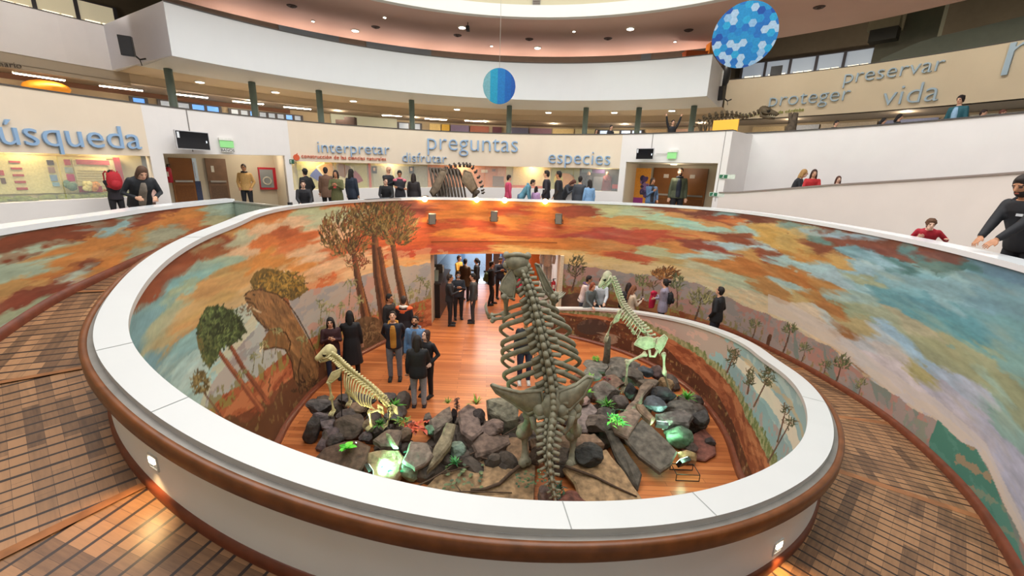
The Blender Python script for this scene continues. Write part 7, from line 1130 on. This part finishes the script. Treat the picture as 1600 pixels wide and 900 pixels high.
def b_mesh_(b):
    me = bpy.data.meshes.new('m'); me.from_pydata([tuple(v) for v in np.concatenate(b.V)], [], b.F); return me
def up(x, ytop, D, floor=None):                             # a place D metres into the hall, and the height of someone there whose head reaches ytop
    p = at_y(x, ytop, D); f = ZF if floor is None else floor; return (p.x, p.y, f), p.z - f
def near_wall(x, ytop, r, floor=None, c=FC):
    p = at_cyl(x, ytop, c, r); f = ZF if floor is None else floor; return (p.x, p.y, f), p.z - f
def backpack(base, face, z, label, col, scale=1., back=.20):
    a = math.radians(face); x, y = base[0] - math.sin(a) * back, base[1] - math.cos(a) * back
    t = thing('backpack', label, 'backpack', (x, y, base[2] + z), -a); t.scale = (scale,) * 3
    b = MB(); b.ball((0, 0, .2), (.155, .10, .23), 14, 9); b.box((0, .02, .2), (.25, .10, .36)); link('bag_body', fuse(b, .016, 5), tone(col), t, True)
    b = MB(); b.ball((0, -.09, .12), (.11, .05, .10), 12, 7); link('front_pocket', fuse(b, .014, 2), tone(col), t, True)
    for s in (-1, 1): b = MB(); b.tube([(s * .09, .05, .38), (s * .11, .12, .42), (s * .12, .30, .36), (s * .12, .32, .2), (s * .12, .1, .04)], .015, 6); b.build('strap', tone(col), t, True)
    b = MB(); b.tube([(-.04, 0, .42), (0, 0, .46), (.04, 0, .42)], .01, 6); b.build('handle', tone(col), t, True); return t
def phone(loc, face, label, col='17181c', tilt=-.5):
    t = thing('phone', label, 'phone', loc, -math.radians(face)); t.rotation_euler = (tilt, 0, -math.radians(face)); b = MB(); b.box((0, 0, 0), (.075, .009, .15)); b.build('case', tone(col), t); b = MB(); b.box((0, -.0055, 0), (.066, .002, .135)); b.build('screen', mat('phone_screen', '2a3038', .15), t); return t
def hand_mid(t, arms): 
    W = (arms[0][2] + arms[1][2]) / 2; k = t.scale[0]; a = t.rotation_euler.z; return (t.location.x + k * (W.x * math.cos(a) - W.y * math.sin(a)), t.location.y + k * (W.x * math.sin(a) + W.y * math.cos(a)), t.location.z + k * W.z)
def local(t, x, y, z): a = t.rotation_euler.z; k = t.scale[0]; return (t.location.x + k * (x * math.cos(a) - y * math.sin(a)), t.location.y + k * (x * math.sin(a) + y * math.cos(a)), t.location.z + k * z)
# ---- first floor, left
l, h = near_wall(172, 267, FR - .55); p1 = person(l, -55, h, 'woman with long black hair and red backpack facing the left display window', '26222a', '1d1b20', ('long', '17120f'), pose='cross'); backpack(l, -55, .92, 'bright red backpack on the woman at the left display window', 'b3202c', 1.0)
l, h = near_wall(222, 265, FR - .5); person(l, -50, h, 'person with dark bob and pale pink coat, back turned, beside the left display', 'c9a59a', '6b5248', ('bob', '2a1a14'), coat=.15)
p = at_z(240, 318, 4.24); l = (p.x - .35, p.y + .12, ZF); person(l, 125, 1.66, 'person with long brown hair leaning forearms on the left balcony rail', '23262c', '2a2a30', ('bob', '5a4030'), pose='rail', lean=38, look=(0, 25), coat=.1, extra=('front:8d8378',), voxel=.011)
l, h = near_wall(380, 257, FR + .9); person(l, 165, h, 'man in tan jacket with hands in pockets standing in the left door recess', 'c39a5e', '1c1c22', ('short', '2c2019'), 'm', 'pockets', extra=('scarf:1f1d22',))
l, h = up(463, 299, 11.5); p = at_z(463, 312, 4.24); person((p.x + .02, p.y + .35, ZF), 150, 1.27, 'boy in dark top with chin just over the balcony rail, leftmost of the rail', '1e1e24', '22242c', ('short', '2e1d14'), 'p', 'rail', lean=12, voxel=.011)
l, h = up(476, 264, 13.6); person(l, -60, h, 'person in black beanie and long black coat looking up at the display', '151518', '1a1a1e', ('short', '1d1714'), pose='pockets', look=(0, -15), coat=.25, extra=('beanie:141416',))
l, h = up(508, 262, 14.4); person(l, -15, h, 'person in brown corduroy coat, back turned, near the fan shaped pictures', '6b4e3c', '1f1c20', ('short', '241814'), coat=.15)
l, h = up(524, 267, 13.2); p2 = person(l, 168, h, 'woman in olive green parka raising a red phone', '5d5c38', '1e2026', ('bob', '1f1512'), 'm', 'phone', coat=.12, voxel=.012); phone(hand_mid(p2[0], p2[3]), 168, 'red phone held by the woman in the olive parka', 'c03a3a', .2)
l, h = up(548, 265, 13.9); person(l, 20, h, 'person in navy coat with long dark hair, back turned, right of the olive parka', '1d2738', '1d2230', ('long', '1a1412'), coat=.1)
l, h = up(606, 260, 14.2); p3 = person(l, 120, h, 'balding man in black quilted jacket looking down at his phone', '1e2026', '1b1c22', ('bald', '3a2c24'), 'l', 'phone', look=(0, 25), fat=1.06); phone(hand_mid(p3[0], p3[3]), 120, 'black phone of the balding man in quilted jacket')
l, h = up(624, 267, 14.0); person(l, 160, h, 'woman in pink scarf and dark jacket holding a coat beside the balding man', '24222a', '1b1a20', ('short', '1d1613'), 'm', 'cross', look=(0, 20), extra=('scarf:d8808c', 'shoulder:cc6f80'))
p = at_z(598, 309, 4.24); person((p.x, p.y + .36, ZF), 165, 1.38, 'boy in black top resting folded arms on the rail below the balding man', '17171b', '202228', ('short', '2a1b13'), 'p', 'rail', lean=14, look=(-20, 0), voxel=.011)
l, h = up(646, 272, 14.6); person(l, 0, h, 'woman with long dark hair, back turned, beside the dark animal skeleton', '2b2527', '1d1b20', ('long', '2a1d18'))
# ---- first floor, right of the skeleton
l, h = up(795, 274, 15.6); person(l, 70, h, 'girl in bright pink top standing at the display right of the skeleton', 'c9486c', 'b06a50', ('short', '21160f'), pose='down')
l, h = up(816, 281, 15.2); person(l, 100, max(h, 1.3) + .15, 'child in teal blue hooded jacket bending over the display edge', '5f93a8', '56708a', ('short', '241a16'), pose='low', lean=35, extra=('hood:5f93a8',))
l, h = up(838, 292, 15.2); person(l, 30, max(h, .95), 'small child in lilac pink top with dark hair at the display', 'caa3d0', '4a4a58', ('bob', '1c1412'))
l, h = up(855, 267, 14.6); person(l, -75, h, 'man in dark jacket in profile looking left at the yellow display board', '22202a', '6a4a3c', ('short', '211712'), pose='pockets', extra=('belt:d8dade',))
l, h = up(874, 268, 14.3); person(l, -70, h, 'tall man in black sweater in profile before the orange shape', '19171d', '232028', ('short', '1a1310'), 'm', 'pockets')
p = at_z(882, 309, 4.24); person((p.x, p.y + .42, ZF), 140, 1.66, 'woman in charcoal jacket bent over the rail, hands covering her face', '363a42', '23242a', ('bob', '5c352a'), 'p', lean=42, lw=(-.05, .62, 1.12), rw=(.05, .62, 1.18), look=(0, 30))
p = at_z(905, 309, 4.24); person((p.x, p.y + .42, ZF), 178, 1.58, 'person in pale denim jacket leaning head down on the rail', '7f99b4', '4a5a70', ('short', '6b5044'), 'p', 'rail', lean=45, look=(0, 40))
l, h = up(907, 276, 14.9); person(l, 20, h, 'person with dark hair standing behind the leaning denim jacket', '40444c', '25262c', ('short', '1d1512'))
l, h = up(922, 282, 14.6); person(l, -20, h, 'child in light blue jacket with black hair beside the leaning denim jacket', '7aa0c8', '23242c', ('bob', '1b1411'))
l, h = up(1020, 279, 15.1); person(l, 170, h, 'woman in blue denim jacket with blue bag gesturing before the orange poster', '4f6a8c', '3f5674', ('pony', '2c1c16'), 'm', 'chest', extra=('front:1d1b22', 'scarf:1c1a20'))
l, h = up(1064, 263, 15.2); person(l, -165, h, 'bearded man in olive jacket and striped puffer before the brown doors', '4d5442', '1d1c22', ('short', '2a1e18'), 'l', 'down', extra=('beard', 'scarf:191d2c', 'front:1b2233', 'stripes:8a93a6'), fat=1.08, voxel=.012)
# ---- right: ramp and walkway
l, h = near_wall(1246, 264, FR + .55, floor=zr(58) - .95); person(l, 125, h, 'blond person in dark jacket leaning at the rising ramp rail beside the red sweater', '1f2228', '22242a', ('bob', 'a8814e'), 'p', 'rail', lean=15)
l, h = near_wall(1272, 265, FR + .55, floor=zr(62) - .95); person(l, 205, h, 'woman in bright red sweater with long brown hair behind the ramp rail', 'b32328', '2a2a30', ('long', '3c2018'), 'l', 'rail', lean=12)
l, h = near_wall(1311, 276, FR + .5, floor=zr(66) - .95); person(l, 200, h, 'child with auburn hair and maroon top peeking over the ramp rail', '4a2226', '2a2a30', ('long', '4c2a1c'), 'p', 'rail')
p = at_z(1452, 372, 4.24); person((p.x + .28, p.y + .34, ZF), 222, 1.16, 'curly haired boy in red sweater leaning on the right balcony rail', 'a5182c', '2a2c36', ('curly', '5a3a24'), 'p', 'rail', lean=30, look=(-12, -6), voxel=.006, lw=(-.34, .36, 1.20), rw=(.16, .38, 1.20))
p = at_z(1592, 402, 4.24); person((p.x + .42, p.y + .34, ZF), 268, 1.80, 'big bearded man with dark hair bun and black hoodie at the right rail', '17181e', '1a1b22', ('bun', '221814'), 'm', lean=20, look=(-8, 14), extra=('beard', 'hood:17181e', 'badge:c8ccd2'), fat=1.12, voxel=.006, lw=(-.12, .56, .92), rw=(.06, .52, .95))
# ---- second floor
ZS = 5.75
for x, yt, r, fc, lab, top, hair, pose, ex in [(1025 + 27, 188, FR + .55, 180, 'person in black sweater waving both raised arms over the second floor parapet', '17171c', ('short', '2a1d17'), 'wave', ()), (955, 196, FR + .6, 150, 'person with dark hair in dark coat at the second floor parapet below the strip lights', '20222a', ('short', '1a1412'), 'down', ()), (932, 202, FR + .6, 170, 'person of whom only dark hair shows over the second floor parapet', '202028', ('long', '17110f'), 'down', ())]:
    l, h = near_wall(x, yt, r, floor=ZS); person(l, fc, h, lab, top, '1e1f26', hair, 'l', pose)
for x, yt, fc, lab, top, hair, pose, ex in [(1503, 150, -110, 'woman with hair bun in teal cardigan leaning over the upper right parapet', '1f5560', ('bun', '1d1310'), 'down', ('front:8fb0cc',)), (1537, 172, 150, 'person of whom only dark brown hair shows just right of the teal cardigan', '2a2228', ('short', '2a1612'), 'down', ()), (1567, 172, 150, 'person of whom only reddish hair shows farthest right at the upper parapet', '3a2a28', ('short', '5a2c1c'), 'down', ()),
        (1406, 179, 150, 'person with black hair and white collar below the letters of vida', '1b1b22', ('bob', '15100f'), 'down', ()), (1381, 185, 150, 'person with black hair bending low left of the white collared person', '1d1d22', ('long', '15100f'), 'down', ()), (1307, 189, 160, 'person in dark top whose head shows alone below the word proteger', '1b1b20', ('short', '17110f'), 'down', ())]:
    l, h = near_wall(x, yt, RU + .55, floor=ZS); person(l, fc, max(h, .8), lab, top, '22232a', hair, 'l', pose, look=(0, 10), extra=ex)
# ---- in the pit
def pit(x, yf, face, h, label, *a, **k): p = at_z(x, yf, 0); return person((p.x, p.y, 0.003), face, h, label, *a, **k), (p.x, p.y, 0)
pit(523, 592, 150, 1.62, 'woman with long black hair in maroon sweater by the painted sloth', '3c2024', '1e2740', ('long', '15100e'), 'l', 'chest', look=(15, 0), lw=(-.05, .28, 1.22), rw=(.08, .28, 1.25), lean=8, voxel=.012)
pit(553, 586, -20, 1.68, 'woman with long black hair in black coat, back turned, beside the small skeleton', '141318', '121216', ('long', '120e0d'), pose='reach', coat=.5, lw=(-.30, .38, 1.08), voxel=.012)
pit(618, 592, 170, 1.76, 'man in navy jacket and mustard hoodie smiling upward, hands behind his back', '1a1e2a', '6f747c', ('short', '241812'), 'l', 'behind', look=(0, -22), extra=('front:b4792a', 'hood:b98030'), voxel=.011)
pit(652, 604, 182, 1.78, 'bearded man in blue denim jacket in the middle of the group', '5b7ea6', '24262e', ('short', '241a15'), 'm', 'down', look=(0, -20), extra=('beard', 'front:4c505a', 'hood:6b7280'), voxel=.011)
pit(668, 618, 205, 1.60, 'woman with short brown hair and fringe in black top laughing upward', '16151a', '17171c', ('bob', '3a2218'), 'p', 'chest', look=(10, -24), lw=(-.2, .1, .98), rw=(.24, .16, 1.0), voxel=.011)
pit(655, 636, -5, 1.66, 'woman with long dark hair, black jacket and grey trousers, back turned', '17181c', '93959a', ('long', '1d1512'), pose='one', coat=.06, shoes='23252e', voxel=.011)
pit(612, 552, 110, 1.74, 'dark haired man in dark jacket looking right behind the group', '1e1b1c', '1b1b20', ('short', '1a1310'), 'm', 'down')
pit(634, 555, 5, 1.72, 'person in orange and white hooded top, back turned, behind the denim jacket', '1d1b22', '22242c', ('short', '3a2a22'), 'l', 'down', extra=('shoulder:d65a2a', 'hood:e2d8cc'))
# at the passage
pit(703, 508, 85, 1.76, 'security guard in black uniform left of the masked man in the passage', '15171d', '14151a', ('short', '2a2420'), 'm', 'one', extra=('badge:c8d4e4',), fat=1.08)
pit(716, 498, 165, 1.70, 'person in face mask and grey top between the guard and the grey jacket', '2c3038', '1c1e24', ('short', '17120f'), 'l', 'phone', extra=('mask:8fb0c4',))
pit(739, 504, -95, 1.74, 'young man in charcoal jacket and grey trousers facing the guard', '34383a', '2b2e30', ('short', '15100e'), 'l', 'down')
def hall(x, yt, h, face, label, *a, **k):
    lo, hi = 12., 30.
    for _ in range(40):
        D = (lo + hi) / 2; q = at_y(x, yt, D)
        if q.z > h: lo = D
        else: hi = D
    q = at_y(x, yt, D); return person((q.x, q.y, .003), face, h, label, *a, **k), (q.x, q.y, 0)
hall(717, 400, 1.66, 120, 'person in yellow jacket at the counter inside the passage', 'd39a3a', '3a3a40', ('short', '3a2418'), 'l', 'one')
hall(727, 405, 1.72, 20, 'person in brown fur collared coat, back turned, inside the passage', '5a4630', '26242a', ('short', '1d1512'), coat=.2)
hall(745, 404, 1.64, -90, 'woman in black top with tied back dark hair inside the passage', '17161a', '17161a', ('pony', '1a1210'), 'l', 'one')
(_, l) = hall(768, 409, 1.74, 75, 'man in black jacket with olive backpack walking in the passage', '17181d', '16171c', ('short', '1c1411'), 'l', 'down', step=.6); backpack(l, 75, .95, 'olive backpack on the man walking in the passage', '4f5b30', .9)
hall(782, 402, 1.74, 160, 'man in dark zip jacket looking down right of the olive backpack', '1a1d2a', '1b1c24', ('short', '17110f'), 'm', 'phone', look=(0, 20))
hall(793, 399, 1.66, 60, 'person with fair hair in ochre top half hidden behind the tall skeleton', '8a6a34', '3a342c', ('short', '8a6a3a'), 'l', 'down')
pit(818, 598, 175, 1.72, 'person in dark navy clothes and pale sneakers standing behind the tall skeleton', '1b1c26', '1d2340', ('short', '241a15'), 'm', 'down', shoes='c9c6c0', extra=('badge:e0522c',))
# behind the low end of the parapet
def ramp_p(x, yt, D, h, face, label, *a, **k): 
    q = at_y(x, yt, D); return person((q.x, q.y, q.z - h), face, h, label, *a, **k), (q.x, q.y, q.z - h)
ramp_p(913, 430, 13.0, 1.70, 100, 'dark haired man in white and purple hooded top behind the low parapet end', 'b9a9a8', '3a3a44', ('short', '1b1411'), 'm', 'rail', lean=12, extra=('hood:5a4468',))
ramp_p(922, 440, 12.6, 1.60, 150, 'person with auburn hair in grey jacket leaning on the low parapet end', '565c5c', '34363c', ('bob', '7a3a22'), 'l', 'rail', lean=12)
ramp_p(941, 433, 12.9, 1.68, 195, 'person in white shirt behind the raised forelimb skeleton', 'bcc0c6', '4a4c54', ('short', '241a15'), 'l', 'rail', lean=10)
(q, l) = ramp_p(990, 447, 12.35, 1.60, 85, 'woman in beige coat with reddish hair looking at her phone by the low parapet', 'c3ae98', '3c3a40', ('long', '7a4a30'), 'l', 'phone', look=(0, 15)); phone(hand_mid(q[0], q[3]), 85, 'dark phone held by the woman in the beige coat')
ramp_p(983, 443, 13.0, 1.66, 20, 'dark haired person partly hidden behind the woman in the beige coat', '2a2428', '26262c', ('long', '2a1a16'))
(q, l) = ramp_p(1041, 437, 11.9, 1.66, -60, 'woman in lilac grey coat with black backpack carrying a red jacket', '8e8698', '1c1a20', ('bun', '17110f'), 'l', 'cross', look=(0, -8), coat=.12); backpack(l, -60, .95, 'black backpack on the woman in the lilac grey coat', '17171b', .85, .19)
a_ = math.radians(-60); b = MB(); b.tube([(-.10, 0, .12), (.0, .02, .14), (.12, 0, .10)], [.05, .06, .045], 10); b.tube([(0, .02, .1), (.01, .03, -.12), (.0, .03, -.36)], [.09, .13, .10], 12, flat=.6); rj = link('red_jacket', fuse(b, .016, 3), tone('b5163c'), None, True); rj.location = (l[0] + .30 * math.sin(a_), l[1] + .30 * math.cos(a_), l[2] + 1.08); rj.rotation_euler.z = .5; tag(rj, 'crimson jacket hung over the arm of the woman in lilac grey coat', 'jacket')
ramp_p(1127, 449, 10.6, 1.72, -40, 'man in black jacket looking up at the mural on the right ramp', '15161b', '1a1d2c', ('short', '1d1512'), 'l', 'pockets', look=(0, -18), coat=.05, voxel=.011)
